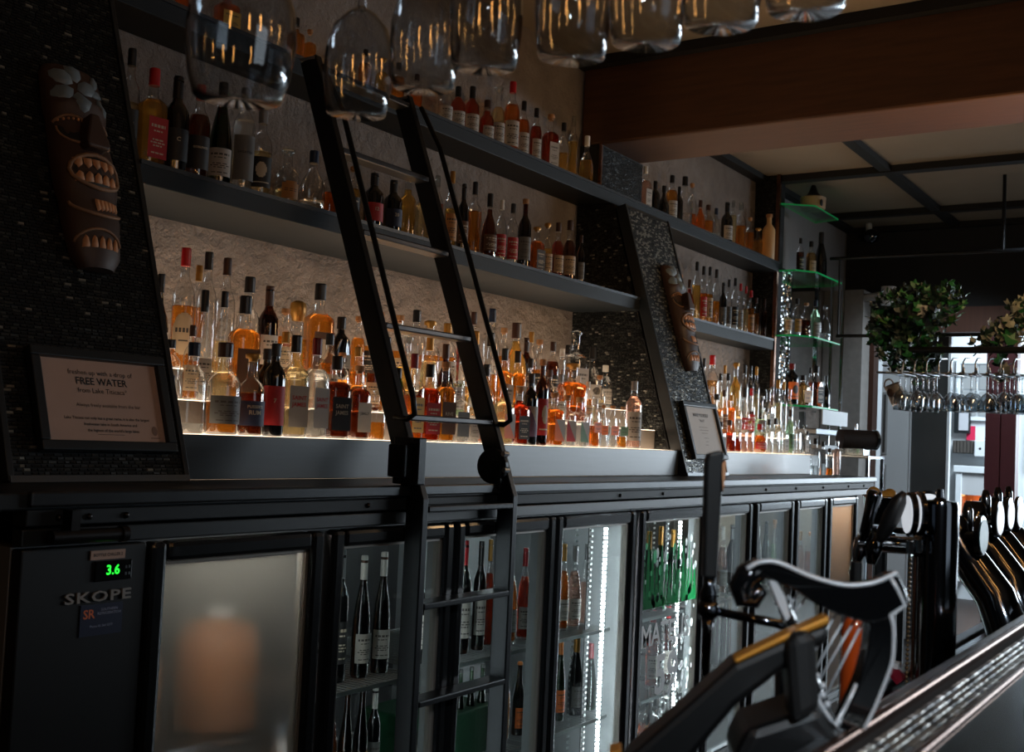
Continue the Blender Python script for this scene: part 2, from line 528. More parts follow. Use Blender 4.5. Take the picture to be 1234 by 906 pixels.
# next room: window of panes, screen, fireplace
def far_frame(name, label, cat, y0, y1, z0, z1, X, mat_f, mat_in, th=0.05, bars=(1, 1)):
    t = thing(name, label, cat, (X, (y0+y1)/2, z0))
    obj('frame', B().box(X-.04, X, y0, y0+th, z0, z1).box(X-.04, X, y1-th, y1, z0, z1).box(X-.04, X, y0+th, y1-th, z1-th, z1).box(X-.04, X, y0+th, y1-th, z0, z0+th), mat_f, t)
    nx, nz = bars
    w = (y1-y0-2*th)/nx; h = (z1-z0-2*th)/nz
    for i in range(nx):
        for j in range(nz):
            obj('pane', B().box(X-.015, X-.005, y0+th+i*w+.012, y0+th+(i+1)*w-.012, z0+th+j*h+.012, z0+th+(j+1)*h-.012), mat_in, t)
    return t
SKYP = emitter('daylit_window_pane', (196, 214, 226), 0.62)
far_frame('sash_window', 'white sash window with daylight in the next room, left of burgundy column', 'window', 2.28, 2.72, 0.38, 1.02, 12.58, WHITEWALL, SKYP, 0.04, (2, 2))
far_frame('sash_window', 'white sash window at the right picture edge behind burgundy column', 'window', 1.55, 2.02, -0.1, 1.0, 12.58, WHITEWALL, SKYP, 0.04, (2, 3))
t = thing('picture_frame', 'black framed pale picture hanging below the far sash window', 'picture', (12.55, 2.62, 0.2))
obj('frame', B().box(12.5, 12.56, 2.56, 2.72, 0.24, 0.62), BLACKWOOD, t)
obj('print', B().box(12.49, 12.502, 2.575, 2.67, 0.27, 0.60), mat('pale_print', (170, 172, 178), 0.6), t)
t = thing('shelf_box', 'dark slatted box shelf on the far white wall above the fireplace', 'shelf', (12.5, 2.6, 0.05))
obj('box', B().box(12.38, 12.58, 2.49, 2.70, 0.03, 0.16), mat('dark_slats', (48, 46, 44), 0.5, noise=0.4, nscale=40, stretch=(1, 12, 1)), t)
for k in range(6): obj('slat', B().box(12.37, 12.382, 2.495+.034*k, 2.52+.034*k, 0.035, 0.155), mat('slat_wood', (70, 66, 62), 0.5), t)
t = thing('heater_unit', 'white wall unit beside the dark slatted box shelf', 'heater', (12.5, 2.4, 0.05))
obj('casing', B().box(12.34, 12.58, 2.29, 2.48, 0.0, 0.17), WHITEWALL, t, bevel=0.01)
obj('knob', B().cyl((12.335, 2.42, 0.085), (12.345, 2.42, 0.085), 0.012), INK, t)
tag(obj('notice_paper', B().box(12.55, 12.56, 2.515, 2.60, 0.17, 0.32), mat('magenta_card', (190, 24, 70), 0.6)), 'magenta notice card pinned on the far white wall', 'notice')
t = thing('fireplace', 'white fireplace with burning fire in the far room beside burgundy column', 'fireplace', (12.45, 2.45, -1.5))
obj('surround', B().box(12.36, 12.58, 2.60, 2.66, -1.3, -0.17).box(12.36, 12.58, 2.27, 2.30, -1.3, -0.17).box(12.34, 12.58, 2.25, 2.68, -0.17, -0.10), WHITEWALL, t, bevel=0.006)
obj('firebox', B().box(12.57, 12.585, 2.30, 2.60, -1.3, -0.17).box(12.4, 12.58, 2.59, 2.605, -1.3, -0.42).box(12.4, 12.58, 2.295, 2.31, -1.3, -0.42), mat('sooty_brick', (110, 66, 46), 0.8, noise=0.3), t)
obj('hood', B().prism([(2.30, -0.40), (2.60, -0.40), (2.60, -0.17), (2.40, -0.17), (2.33, -0.28)], 12.38, 12.54, 0, Matrix(((0, 1, 0, 0), (1, 0, 0, 0), (0, 0, 1, 0), (0, 0, 0, 1)))), mat('hood_steel', (176, 178, 180), 0.5), t)
FLAME = emitter('flame', (255, 170, 80), 4.0)
for y, s in ((2.52, 0.11), (2.44, 0.08), (2.38, 0.13), (2.345, 0.09)):
    obj('flame', B().lathe([(0.001, -0.64), (0.03*s*8, -0.62), (0.024*s*8, -0.62+s*0.5), (0.008*s*8, -0.62+s*1.1), (0.0005, -0.62+s*1.5)], 8, 0, Matrix.Translation((12.46, y, 0))), FLAME, t, smooth=True)
point('fire_light', (12.44, 2.44, -0.45), 2.2, (1.0, 0.45, 0.15), 0.05)

# ---------------------------------------------------------------- back bar: counter, ledge, shelves, piers
t = thing('back_counter', 'long black back bar counter with grooved nosing above the fridges', 'counter', (4.2, 2.4, -1.5))
obj('worktop', B().box(1.0, 7.02, 1.985, WY-.002, -0.19, -0.156), BLACKWOOD, t, bevel=0.004)
obj('nosing', B().box(1.3, 7.03, 1.972, 1.99, -0.184, -0.153), STEEL and mat('dark_steel_nosing', (70, 72, 74), 0.3, metal=0.8, noise=0.2), t, bevel=0.005)
obj('fascia_band', B().box(1.3, 7.02, 1.985, 2.03, -0.222, -0.190), SHELFWOOD, t, bevel=0.003)
obj('fascia_band', B().box(1.3, 7.02, 1.995, 2.03, -0.262, -0.228), BLACKWOOD, t, bevel=0.003)
for x in (1.37, 1.44, 1.53, 2.30, 3.72, 4.08, 5.2, 5.62, 6.05, 6.5, 6.8):
    obj('bolt', B().ball((x, 1.984, -0.206), 0.007, 8, 5), WORNSTEEL, t, smooth=True)
def ledge(label, x0, x1, end=None):
    t = thing('lit_ledge', label, 'ledge', ((x0+x1)/2, 2.5, -0.156))
    obj('front_board', B().box(x0, x1, 2.30, 2.325, -0.154, -0.0374), LEDGEWOOD, t, bevel=0.002)
    xe = x1-.026 if end else x1
    if end: obj('end_board', B().box(x1-.025, x1, 2.327, WY-.004, -0.154, -0.0405), LEDGEWOOD, t)
    obj('riser', B().box(x0, xe, 2.43, 2.44, -0.04, 0.052), mat('step_riser', (120, 112, 104), 0.6), t)
    obj('riser', B().box(x0, xe, 2.56, 2.57, 0.056, 0.142), MATS['step_riser'], t)
    obj('glowing_step', B().box(x0, xe, 2.325, 2.43, -0.0405, -0.0372), LEDGELIGHT, t)
    obj('glowing_step', B().box(x0, xe, 2.43, 2.56, 0.052, 0.0545), LEDGELIGHT, t)
    obj('glowing_step', B().box(x0, xe, 2.56, WY-.004, 0.142, 0.1445), LEDGELIGHT, t)
ledge('grey boarded bottle ledge with glowing steps behind the ladder', 1.925, 4.88)
ledge('grey boarded bottle ledge with glowing steps beyond the far sloping panel', 5.38, 6.95, True)
def shelf(label, x0, x1, y0, z0, z1):
    t = thing('wall_shelf', label, 'shelf', ((x0+x1)/2, (y0+WY)/2, z0))
    obj('board', B().box(x0, x1, y0, WY-.002, z0, z1-.004), SHELFWOOD, t, bevel=0.003)
    obj('edge_trim', B().box(x0, x1, y0-.006, y0+.004, z1-.012, z1), mat('dark_trim_strip', (58, 62, 66), 0.35, metal=0.4), t)
    obj('led_strip', B().box(x0+.05, x1-.05, WY-.016, WY-.004, z1-.004, z1+.004), SHELFLED, t)
    return t
shelf('long top shelf running the whole wall under the beam', 1.0, 7.23, 2.72, 1.18, 1.245)
shelf('middle shelf with dark front edge behind the ladder', 1.93, 4.884, 2.54, 0.635, 0.70)
shelf('middle shelf in the far bay beyond the sloping panel', 5.34, 7.22, 2.74, 0.65, 0.725)
# piers: black brick-mosaic side walls behind the sloping panels
def pier(name, X0, X1, y_at):
    z0, z1 = -0.152, 1.178
    poly = [(y_at(z0)+.064, z0), (WY, z0), (WY, z1), (y_at(z1)+.064, z1)]
    Mx = Matrix(((0, 1, 0, 0), (1, 0, 0, 0), (0, 0, 1, 0), (0, 0, 0, 1)))
    b = B().prism(poly, X0, X1, 0, Mx)
    o = struct(name, b, GROUT)
    L = WY-y_at(z0)-.06
    tiles('mosaic_tiles', (X0-.001, WY, z0+.0), (0, -1, 0), (0, 0, 1), (-1, 0, 0), L, z1-z0, 0.017, 0.0085, 0.0014, 0.002, o, [TILE_C, TILE_A, TILE_B], (6, 5, .6), 0.10,
          inside=lambda x, y: x < WY-y_at(z0+y)-.07)
    return o
P1 = lambda z: 2.262 + 0.335*(z+.152)
P2 = lambda z: 2.255 + 0.295*(z+.152)
pier('wall_pier', 4.885, 5.375, P2)
pier('wall_pier', 1.43, 1.92, P1)
o = struct('wall_pier_upper', B().box(4.885, 5.35, 2.80, WY, 1.246, 1.49), GROUT)
tiles('mosaic_tiles', (4.885, 2.80, 1.247), (1, 0, 0), (0, 0, 1), (0, -1, 0), 0.465, 0.243, 0.017, 0.0085, 0.0014, 0.002, o, [TILE_C, TILE_A], (3, 1), 0.15)
struct('trim_12', B().box(4.872, 4.885, 2.785, 2.80, 1.247, 1.49), COPPER)
# dark end divider of the far bay, with copper edge post
o = struct('wall_end_divider', B().box(7.26, 7.40, 2.76, WY, -0.15, 1.85), GROUT)
tiles('mosaic_tiles', (7.259, WY, -0.15), (0, -1, 0), (0, 0, 1), (-1, 0, 0), 0.158, 1.99, 0.02, 0.01, 0.0016, 0.002, o, [TILE_C, TILE_A], (3, 1), 0.15)
struct('trim_13', B().box(7.235, 7.262, 2.735, 2.76, -0.15, 1.85), COPPER)

def panel_frame(label, X0, X1, base_y, slope):
    """sloping pier front: frame tilted back, local x along the wall, local z up the slope, local -y outward"""
    Lp = 1.325*math.sqrt(1+slope*slope)
    th = -math.atan(slope)
    t = thing('sloping_panel', label, 'panel', ((X0+X1)/2, base_y, -0.152), (th, 0, 0))
    w = (X1-X0)/2
    obj('board', B().box(-w, w, 0.003, 0.052, 0.0, Lp), BLACKWOOD, t)
    obj('edge_strip', B().box(-w-.004, -w+.012, -0.004, 0.052, 0.0, Lp), BLACKWOOD, t, bevel=0.002)
    obj('edge_strip', B().box(w-.012, w+.004, -0.004, 0.052, 0.0, Lp), BLACKWOOD, t, bevel=0.002)
    obj('base_strip', B().box(-w, w, -0.006, 0.05, -0.004, 0.012), mat('pale_metal_strip', (120, 122, 124), 0.3, metal=0.9), t)
    return t, w, Lp
t, w1, L1 = panel_frame('sloping black mosaic panel at left with carved mask and water sign', 1.435, 1.926, 2.262, 0.335)
tiles('mosaic_tiles', (-w1+.013, 0.003, 0.014), (1, 0, 0), (0, 0, 1), (0, -1, 0), 2*w1-.026, L1-.02, 0.019, 0.0088, 0.0015, 0.0028, t, [TILE_C, TILE_A, TILE_B], (14, 3, .5), 0.10, singles=300)
PANEL1 = ((1.435+1.926)/2, 2.262, 0.335)
t, w2, L2 = panel_frame('sloping black mosaic panel beyond the ladder between the two bays', 4.885, 5.375, 2.255, 0.295)
tiles('mosaic_tiles', (-w2+.013, 0.003, 0.014), (1, 0, 0), (0, 0, 1), (0, -1, 0), 2*w2-.026, L2-.02, 0.019, 0.0088, 0.0015, 0.0028, t, [TILE_C, TILE_A, TILE_B], (5, 5, 4), 0.14)  # larger share of bright tiles imitates glints of light
PANEL2 = (5.13, 2.255, 0.295)

# ---------------------------------------------------------------- framed signs and carved masks on the panels
def on_panel(P, u, v, n):
    """point at local (u, v up the slope, n outward) of a panel, with its rotation"""
    cx, by, sl = P
    k = math.sqrt(1+sl*sl)
    return (cx+u, by + v*sl/k - n/k, -0.152 + v/k + n*sl/k), (-math.atan(sl), 0, 0)
def sign(P, u, v, W, H, label, paper, lines):
    loc, rot = on_panel(P, u, v, 0.004)
    t = thing('framed_sign', label, 'sign', loc, rot)
    fw = 0.024
    b = B().box(-W/2, W/2, -.024, 0, 0, fw).box(-W/2, W/2, -.024, 0, H-fw, H).box(-W/2, -W/2+fw, -.024, 0, fw, H-fw).box(W/2-fw, W/2, -.024, 0, fw, H-fw)
    obj('frame', b, BLACKWOOD, t, bevel=0.003)
    pp = obj('paper', B().box(-W/2+fw, W/2-fw, -.010, -.002, fw, H-fw), paper, t)
    for (txt, size, x, z, bold) in lines:
        text_on(txt, size, INK, pp, (x, -.0108, z), FRONT, bold=bold)
    return t, pp
fw = 0.024
t, pp = sign(PANEL1, 0.016, 0.066, 0.376, 0.25, 'framed cream free water sign on the left panel below the mask', PAPER, [
    ('freshen up with a drop of', 0.0175, 0, 0.195, False), ('FREE WATER', 0.025, 0, 0.173, True), ('from Lake Titicaca*', 0.0175, 0, 0.150, False),
    ('Always freely available from the bar', 0.0125, 0.012, 0.114, False),
    ('Lake Titicaca not only has a great name, it is also the largest', 0.0098, 0.004, 0.082, True),
    ('freshwater lake in South America and', 0.0098, 0.010, 0.067, True), ("the highest of the world's large lakes", 0.0098, 0.016, 0.052, True)])
obj('rule_line', B().box(-0.03, 0.045, -.0108, -.0100, 0.0420, 0.0428), INK, pp)
obj('emblem', B().ball((0.135, -.0105, 0.055), 0.009, 10, 6, 0, (1, .06, 1.4)).box(0.122, 0.148, -.0108, -.010, 0.036, 0.038), mat('pale_brown_ink', (128, 100, 86), 0.8), pp)
t, pp = sign(PANEL2, 0.040, 0.075, 0.40, 0.29, 'framed white notice on the far panel behind the tap handle', PAPERW, [
    ('MAKE YOURSELF', 0.024, 0, 0.225, True), ('TIKI AT', 0.018, 0, 0.197, True), ('------------------------', 0.013, 0, 0.165, True), ('--------------------------', 0.013, 0, 0.150, True),
    ('-----------------', 0.013, 0, 0.135, True), ('-------------', 0.013, 0.01, 0.110, True), ('-------', 0.013, 0.01, 0.092, True), ('----------', 0.013, 0, 0.075, True)])
def mask(P, u, v, label):
    loc, rot = on_panel(P, u, v, 0.004)
    t = thing('carved_mask', label, 'mask', loc, rot)
    W, H = 0.088, 0.56
    # long half-round slab, built of cross sections; deeper brow, nose and lips
    prof = [(0, .55, .03), (.03, .78, .045), (.08, .86, .05), (.13, .92, .058), (.17, .9, .05), (.21, .98, .062), (.26, 1.0, .066), (.31, 1.0, .060), (.35, .98, .05), (.40, .97, .048), (.43, 1.0, .062), (.445, 1.0, .064), (.46, .99, .05), (.50, .98, .046), (.54, .95, .042), (.56, .8, .03)]
    b = B(); n = 14
    vs = []; fs = []
    for z, w_, d in prof:
        for i in range(n+1):
            a = math.pi*i/n
            vs.append((-math.cos(a)*W*w_, -math.sin(a)**0.8*d, z))
    for j in range(len(prof)-1):
        for i in range(n): fs.append((j*(n+1)+i, j*(n+1)+i+1, (j+1)*(n+1)+i+1, (j+1)*(n+1)+i))
    for j in (0, len(prof)-1): fs.append(tuple(j*(n+1)+i for i in range(n+1)))
    b.add(vs, fs)
    obj('face_block', b, MASKWOOD, t, auto=True)
    def d_at(x, z):
        for k in range(len(prof)-1):
            if prof[k][0] <= z <= prof[k+1][0]:
                q = (z-prof[k][0])/(prof[k+1][0]-prof[k][0])
                w_ = prof[k][1]*(1-q)+prof[k+1][1]*q; d = prof[k][2]*(1-q)+prof[k+1][2]*q
                c = max(-1, min(1, x/(W*w_)))
                return -math.sqrt(max(0, 1-c*c))**0.8*d
        return -.02
    def line(pts, r, name, m, parent=t, closed=False):
        return obj(name, B().tube([(x, d_at(x, z)-r*.3, z) for x, z in pts], r, 6, 0, closed), m, parent, smooth=True)
    def patch(poly, name, m, parent=t, lift=.002):
        cx = sum(p[0] for p in poly)/len(poly); cz = sum(p[1] for p in poly)/len(poly)
        b = B(); n = len(poly)
        o_ = [(x, d_at(x, z)+.002, z) for x, z in poly]
        i_ = [(cx+(x-cx)*.82, d_at(cx+(x-cx)*.82, cz+(z-cz)*.82)-lift, cz+(z-cz)*.82) for x, z in poly]
        c_ = [(cx, d_at(cx, cz)-lift*1.2, cz)]
        fs = []
        for i in range(n):
            k = (i+1) % n
            fs += [(i, k, n+k, n+i), (n+i, n+k, 2*n)]
        b.add(o_+i_+c_, fs)
        return obj(name, b, m, parent, smooth=True)
    ell = lambda cx, cz, rx, rz, a0=0, a1=360, n=16: [(cx+rx*math.cos(R_(a0+(a1-a0)*i/n)), cz+rz*math.sin(R_(a0+(a1-a0)*i/n))) for i in range(n+(0 if a1-a0 == 360 else 1))]
    # flower on the forehead
    for k, (cx, cz, a) in enumerate([(-.045, .515, 150), (-.012, .535, 100), (-.048, .470, 205), (-.008, .448, 275), (.018, .495, 20)]):
        ca, sa = math.cos(R_(a)), math.sin(R_(a))
        pl = [(cx+ca*px-sa*pz, cz+sa*px+ca*pz) for px, pz in [(-.032, 0), (-.018, .018), (.006, .024), (.026, .014), (.034, 0), (.026, -.014), (.006, -.024), (-.018, -.018)]]
        patch(pl, 'petal', PETALM, lift=.005)
    for cx, cz, a in ((.052, .525, 70), (.060, .455, 285), (.045, .49, 0)):
        ca, sa = math.cos(R_(a)), math.sin(R_(a))
        pl = [(cx+ca*px-sa*pz, cz+sa*px+ca*pz) for px, pz in [(-.03, 0), (-.01, .013), (.015, .012), (.032, 0), (.015, -.012), (-.01, -.013)]]
        patch(pl, 'petal', PETALM, lift=.004)
    # brows, eyes, nose
    line(ell(-.038, .372, .045, .032, 160, 20), .004, 'brow', MASKLINE)
    line(ell(.045, .372, .030, .030, 160, 20), .004, 'brow', MASKLINE)
    for k in range(7): obj('brow_bead', B().ball((-.072+.012*k, d_at(-.072+.012*k, .394)-.004, .388+.006*math.sin(k*.52)), .004, 6, 4), MASKPALE, t)
    for cx, rx in ((-.036, .040), (.050, .026)):
        e = ell(cx, .372, rx, .045, 180, 360)
        patch(e+[(cx+rx, .378), (cx-rx, .378)], 'eye_socket', MASKBLACK, lift=.001)
        line(e, .0035, 'eye_rim', MASKLINE)
    b = B().prism([(-.012, .40), (.014, .40), (.036, .315), (.030, .305), (-.030, .305), (-.034, .318)], -.088, -.03)
    obj('nose', b, MASKWOOD, t, bevel=0.008)
    # mouth with two rows of pointed teeth
    mo = ell(.005, .248, .074, .046)
    patch(mo, 'mouth', MASKBLACK, lift=.001)
    line(mo, .006, 'lip', MASKLINE, closed=True)
    for k in range(5):
        x = -.048+.024*k
        for zt, sgn in ((.281, -1), (.215, 1)):
            pl = [(x-.011, zt), (x+.011, zt), (x+.009, zt+sgn*.022), (x, zt+sgn*.030), (x-.009, zt+sgn*.018)]
            patch(pl, 'tooth', MASKPALE, lift=.005)
    # lower small grille of teeth and chin
    line(ell(.005, .165, .076, .036, 180, 360), .005, 'jaw_line', MASKLINE)
    for k in range(6):
        x = -.004+.0125*k
        patch([(x-.005, .178), (x+.005, .178), (x+.005, .146+.002*k), (x-.005, .140+.002*k)], 'tooth', MASKPALE, lift=.004)
    line(ell(-.005, .06, .062, .034, 0, 180), .004, 'chin_line', MASKLINE)
    for k in range(5):
        x = -.045+.021*k
        patch([(x-.009, .045), (x+.009, .045), (x+.006, .070), (x, .078), (x-.006, .066)], 'tooth', MASKPALE, lift=.004)
    return t
mask(PANEL1, 0.052, 0.535, 'carved tall wooden mask with grey flower petals on the left panel')
mask(PANEL2, 0.070, 0.530, 'carved tall wooden mask with bared teeth on the far panel')

# ---------------------------------------------------------------- library ladder
t = thing('library_ladder', 'black steel library ladder leaning on the bottle shelves', 'ladder', (2.7, 1.95, -1.5))
yl = lambda z: 1.955 if z < -.2 else 1.955 + 0.382*(z+.2)
for X in (2.474, 2.925):
    pts = [(1.955, -1.5), (1.955, -.2), (yl(1.13), 1.13)]
    pa = [(1.925, -1.5), (1.985, -1.5), (1.985, -.215), (yl(1.13)+.032, 1.12), (yl(1.13)-.032, 1.14), (1.925, -.19)]
    Mx = Matrix(((0, 1, 0, 0), (1, 0, 0, 0), (0, 0, 1, 0), (0, 0, 0, 1)))
    obj('stile', B().prism(pa, X-.014, X+.014, 0, Mx), BLACKMETAL, t, bevel=0.004)
    obj('stile_cap', B().box(X-.018, X+.018, yl(1.13)-.03, yl(1.13)+.03, 1.125, 1.133), STEEL, t)
for z in (1.10, .836, .58, .30, .036, -.218, -.487, -.755, -1.02, -1.28):
    y = yl(z)
    obj('rung', B().box(2.488, 2.911, y-.032, y+.032, z-.009, z+.009), WORNSTEEL if z > -.1 else BLACKMETAL, t, bevel=0.004)
for X in (2.452, 2.947):
    zs = [1.10, .95, .6, .25, .09, .045, .03, .036]
    off = [.052, .085, .085, .085, .085, .075, .045, .0]
    obj('handrail', B().tube([(X+(.012 if X < 2.6 else 0), yl(z)-o_, z) for z, o_ in zip(zs, off)], .0085, 10), BLACKMETAL, t, smooth=True)
for X, s in ((2.474, -1), (2.925, -1)):
    br = obj('bracket', B().box(X-.05, X-.015, 1.92, 2.01, -.15, -.02).box(X-.085, X-.05, 1.94, 2.0, -.13, -.04) if X < 2.6 else B().cyl((X-.035, 2.0, -.10), (X-.015, 2.0, -.10), .055, n=24).box(X-.04, X-.015, 1.96, 2.0, -.17, -.08), BLACKMETAL, t, bevel=0.004)
    for dz, dy in ((-.06, 1.955), (-.11, 1.95), (-.125, 1.985)):
        obj('bolt', B().cyl((X-.02-(.034 if X < 2.6 else .018), dy, dz), (X-.012, dy, dz), .008, n=8), STEEL, br)
    obj('foot', B().box(X-.02, X+.02, 1.92, 1.99, -1.5, -1.485), RUBBER, t)
# rail on the counter that the ladder runs along
tag(obj('ladder_rail', B().cyl((1.34, 1.962, -.242), (1.51, 1.962, -.242), .014, n=14).cyl((1.50, 1.962, -.242), (1.515, 1.962, -.242), .017, n=14).box(1.38, 1.40, 1.955, 1.99, -.25, -.19), WORNSTEEL, auto=True), 'worn dark steel rail end under the counter edge at left', 'rail')

# ---------------------------------------------------------------- back bar fridges
DOORS = [(1.603, 2.145), (2.178, 2.703), (2.716, 3.281), (3.286, 3.872), (3.910, 4.533), (4.577, 5.054), (5.098, 5.620), (5.656, 6.146), (6.190, 6.710)]
NTH = ['first', 'second', 'third', 'fourth', 'fifth', 'sixth', 'seventh', 'eighth', 'ninth']
HOW = ['fogged glass door showing blurred tan shapes', 'glass door left of the ladder rails with dark wine bottles', 'glass door behind ladder with red-capped wine', 'glass door with bright strip of white leds',
       'glass door printed with green reeds and lettering', 'glass door behind the black tap handle', 'glass door above the harp curl', 'narrow glass door above the harp neck', 'fogged glass door glowing tan at the far end']
GASKET = mat('fridge_interior', (120, 124, 126), 0.5, noise=0.1)
PERF = mat('perforated_back_panel', (178, 182, 184), 0.4, metal=0.1)
FZ0, FZ1 = -1.40, -0.268
FRAME = mat('gloss_black_frame', (16, 18, 20), 0.22, coat=0.4)
def fridge(label, x0, x1, doors, control=False):
    t = thing('bar_fridge', label, 'fridge', ((x0+x1)/2, 2.3, -1.5))
    b = B().box(x0, x1, 2.66, 2.70, -1.45, FZ1).box(x0, x1, 2.03, 2.66, FZ1-.004, FZ1+.002).box(x0, x1, 2.03, 2.66, -1.45, FZ0)
    b.box(x0, x0+.02, 2.03, 2.66, FZ0, FZ1-.004).box(x1-.02, x1, 2.03, 2.66, FZ0, FZ1-.004)
    for i in doors:
        if i != doors[-1]:
            xm = (DOORS[i][1]+DOORS[i+1][0])/2
            b.box(xm-.025, xm+.025, 2.03, 2.075, FZ0, FZ1-.004)
    obj('cabinet', b, GASKET, t)
    obj('plinth', B().box(x0, x1, 2.08, 2.6, -1.5, -1.45), BLACKPLASTIC, t)
    for i in doors:
        d0, d1 = DOORS[i]
        fwid = .045
        dr = obj('door', B().box(d0, d0+fwid, 1.985, 2.028, FZ0, FZ1).box(d1-fwid, d1, 1.985, 2.028, FZ0, FZ1).box(d0+fwid, d1-fwid, 1.985, 2.028, FZ1-.045, FZ1).box(d0+fwid, d1-fwid, 1.985, 2.028, FZ0, FZ0+.05), FRAME, t, bevel=0.012)
        fog = {0: fogged('fogged_pane', (150, 150, 145), 0.42, 0.28), 8: fogged('warm_fogged_pane', (200, 170, 140), 0.30, 0.45)}.get(i)
        obj('glass_pane', B().box(d0+fwid-.004, d1-fwid+.004, 2.008, 2.014, FZ0+.046, FZ1-.041), fog or PANE, dr)
        obj('inner_seal', B().box(d0+fwid-.004, d0+fwid+.006, 2.0, 2.026, FZ0+.05, FZ1-.045).box(d1-fwid-.008, d1-fwid+.004, 2.0, 2.026, FZ0+.05, FZ1-.045).box(d0+fwid, d1-fwid, 2.0, 2.026, FZ1-.051, FZ1-.045), mat('grey_seal', (128, 124, 118), 0.35, metal=0.4), dr)
        for z in (-.72, -1.05):
            if i == 0: continue
            sh = B().box(d0+.02, d1-.02, 2.075, 2.081, z-.012, z)
            sh.box(d0+.02, d1-.02, 2.60, 2.606, z-.01, z)
            k = 0
            x = d0+.03
            while x < d1-.02:
                sh.box(x, x+.003, 2.08, 2.6, z-.005, z-.001); x += .022
            obj('wire_shelf', sh, mat('shelf_wire', (160, 165, 165), 0.3, metal=0.8), t)
        bright = {0: 70, 1: 10, 2: 16, 3: 40, 4: 40, 5: 16, 6: 12, 7: 12, 8: 110}[i]
        xs = d1-.075 if i in (3, 4) else d1-.06
        em = emitter('fridge_led_%g_%d' % (bright, i == 0), (255, 232, 205) if i == 8 else (250, 240, 226) if i == 0 else (238, 243, 250), bright)
        if i in (3, 4):
            b = B()
            z = FZ0+.08
            while z < FZ1-.06:
                b.box(xs-.0055, xs+.0055, 2.075, 2.085, z, z+.009); z += .0165
            obj('led_strip', b, em, t, kind='stuff')
            obj('added_top_glow', B().box(d0+.06, d1-.06, 2.30, 2.32, FZ1-.02, FZ1-.012), emitter('cabinet_added_glow', (238, 243, 250), 16), t)  # extra glowing strip added to brighten the inside of the cabinet
            # perforated upright liner beside the strip: pale slots imitate its led reflections
            b = B()
            for col in range(4):
                z = FZ0+.08
                while z < FZ1-.08:
                    b.box(xs-.042-col*.030, xs-.028-col*.030, 2.118+.05*col, 2.122+.05*col, z, z+.008); z += .021
            obj('liner_reflections', b, mat('pale_slot_reflection', (205, 210, 210), 0.3, metal=0.2), t, kind='stuff')
            obj('liner_upright', B().box(xs-.05, xs-.02, 2.124, 2.128, FZ0+.05, FZ1-.05), mat('dim_toned_liner', (40, 42, 44), 0.5), t)
        else:
            obj('led_strip', B().box(d0+.06, d1-.06, 2.09, 2.10, FZ1-.03, FZ1-.02) if i in (0, 8) else B().box(d0+.022, d0+.028, 2.06, 2.075, FZ0+.06, FZ1-.06), em, t)
        obj('back_liner', B().box(d0+.02, d1-.02, 2.652, 2.659, FZ0+.01, FZ1-.01), PERF if i in (0, 3, 4, 8) else mat('dim_toned_liner', (40, 42, 44), 0.5), t)  # pale liner for lit doors, dark for dim: interior light put into colour
    return t
f1 = fridge('black glass-door bar fridge with green digital readout, left of ladder', 1.30, 3.89, [0, 1, 2, 3], True)
obj('control_panel', B().box(1.302, 1.597, 1.995, 2.03, FZ0, FZ1), BLACKPLASTIC, f1, bevel=0.004)
f2 = fridge('black glass-door bar fridge below the far bay of shelves', 3.90, 6.73, [4, 5, 6, 7, 8])
dsp = obj('display', B().box(1.468, 1.558, 1.990, 1.996, -.342, -.300), BLACKGLOSS, f1, bevel=0.002)
text_on('3.6', 0.028, emitter('green_digits', (40, 255, 60), 1.6), dsp, (1.510, 1.989, -.320), FRONT, name='digits', bold=True)
for k in range(4): obj('button', B().box(1.540+.008*(k % 2), 1.544+.008*(k % 2), 1.988, 1.991, -.318-.014*(k//2), -.312-.014*(k//2)), STEEL, dsp)
lp = obj('label_plate', B().box(1.456, 1.540, 1.992, 1.996, -.297, -.278), PAPER, f1)
text_on('BOTTLE CHILLER 2', 0.0085, INK, lp, (1.498, 1.9915, -.2875), FRONT, bold=True)
text_on('SKOPE', 0.030, mat('pale_chrome_letter', (150, 148, 144), 0.35, metal=0.2), f1, (1.481, 1.993, -.373), FRONT, name='maker_letters', bold=True, extrude=0.002, spacing=1.1).scale = (1.7, 1, 1)
st = obj('sticker', B().box(1.441, 1.543, 1.993, 1.996, -.452, -.388), mat('navy_sticker', (28, 36, 62), 0.4), f1)
text_on('SR', 0.026, mat('orange_ink', (214, 110, 60), 0.5), st, (1.461, 1.9925, -.408), FRONT, bold=True)
text_on('SOUTHERN\nREFRIGERATION', 0.0078, mat('pale_ink', (150, 156, 180), 0.5), st, (1.510, 1.9925, -.404), FRONT)
text_on('Phone 03 364 5077', 0.0070, MATS['pale_ink'], st, (1.492, 1.9925, -.433), FRONT)
# blurred things standing behind the fogged doors
TAN = mat('tan_plastic', (188, 120, 70), 0.5, noise=0.1)
def keg(x, y, z0, z1, r, m, label):
    t = thing('plastic_keg', label, 'keg', (x, y, z0))
    h = z1-z0
    obj('body', B().lathe([(r*.8, 0), (r, .06*h), (r, .8*h), (r*.75, .95*h), (r*.3, h)], 20, 0, Matrix.Translation((x, y, z0))), m, t, smooth=True)
    obj('cap', B().cyl((x, y, z1), (x, y, z1+.03), r*.32, n=14), mat('white_cap', (230, 230, 225), 0.5), t)
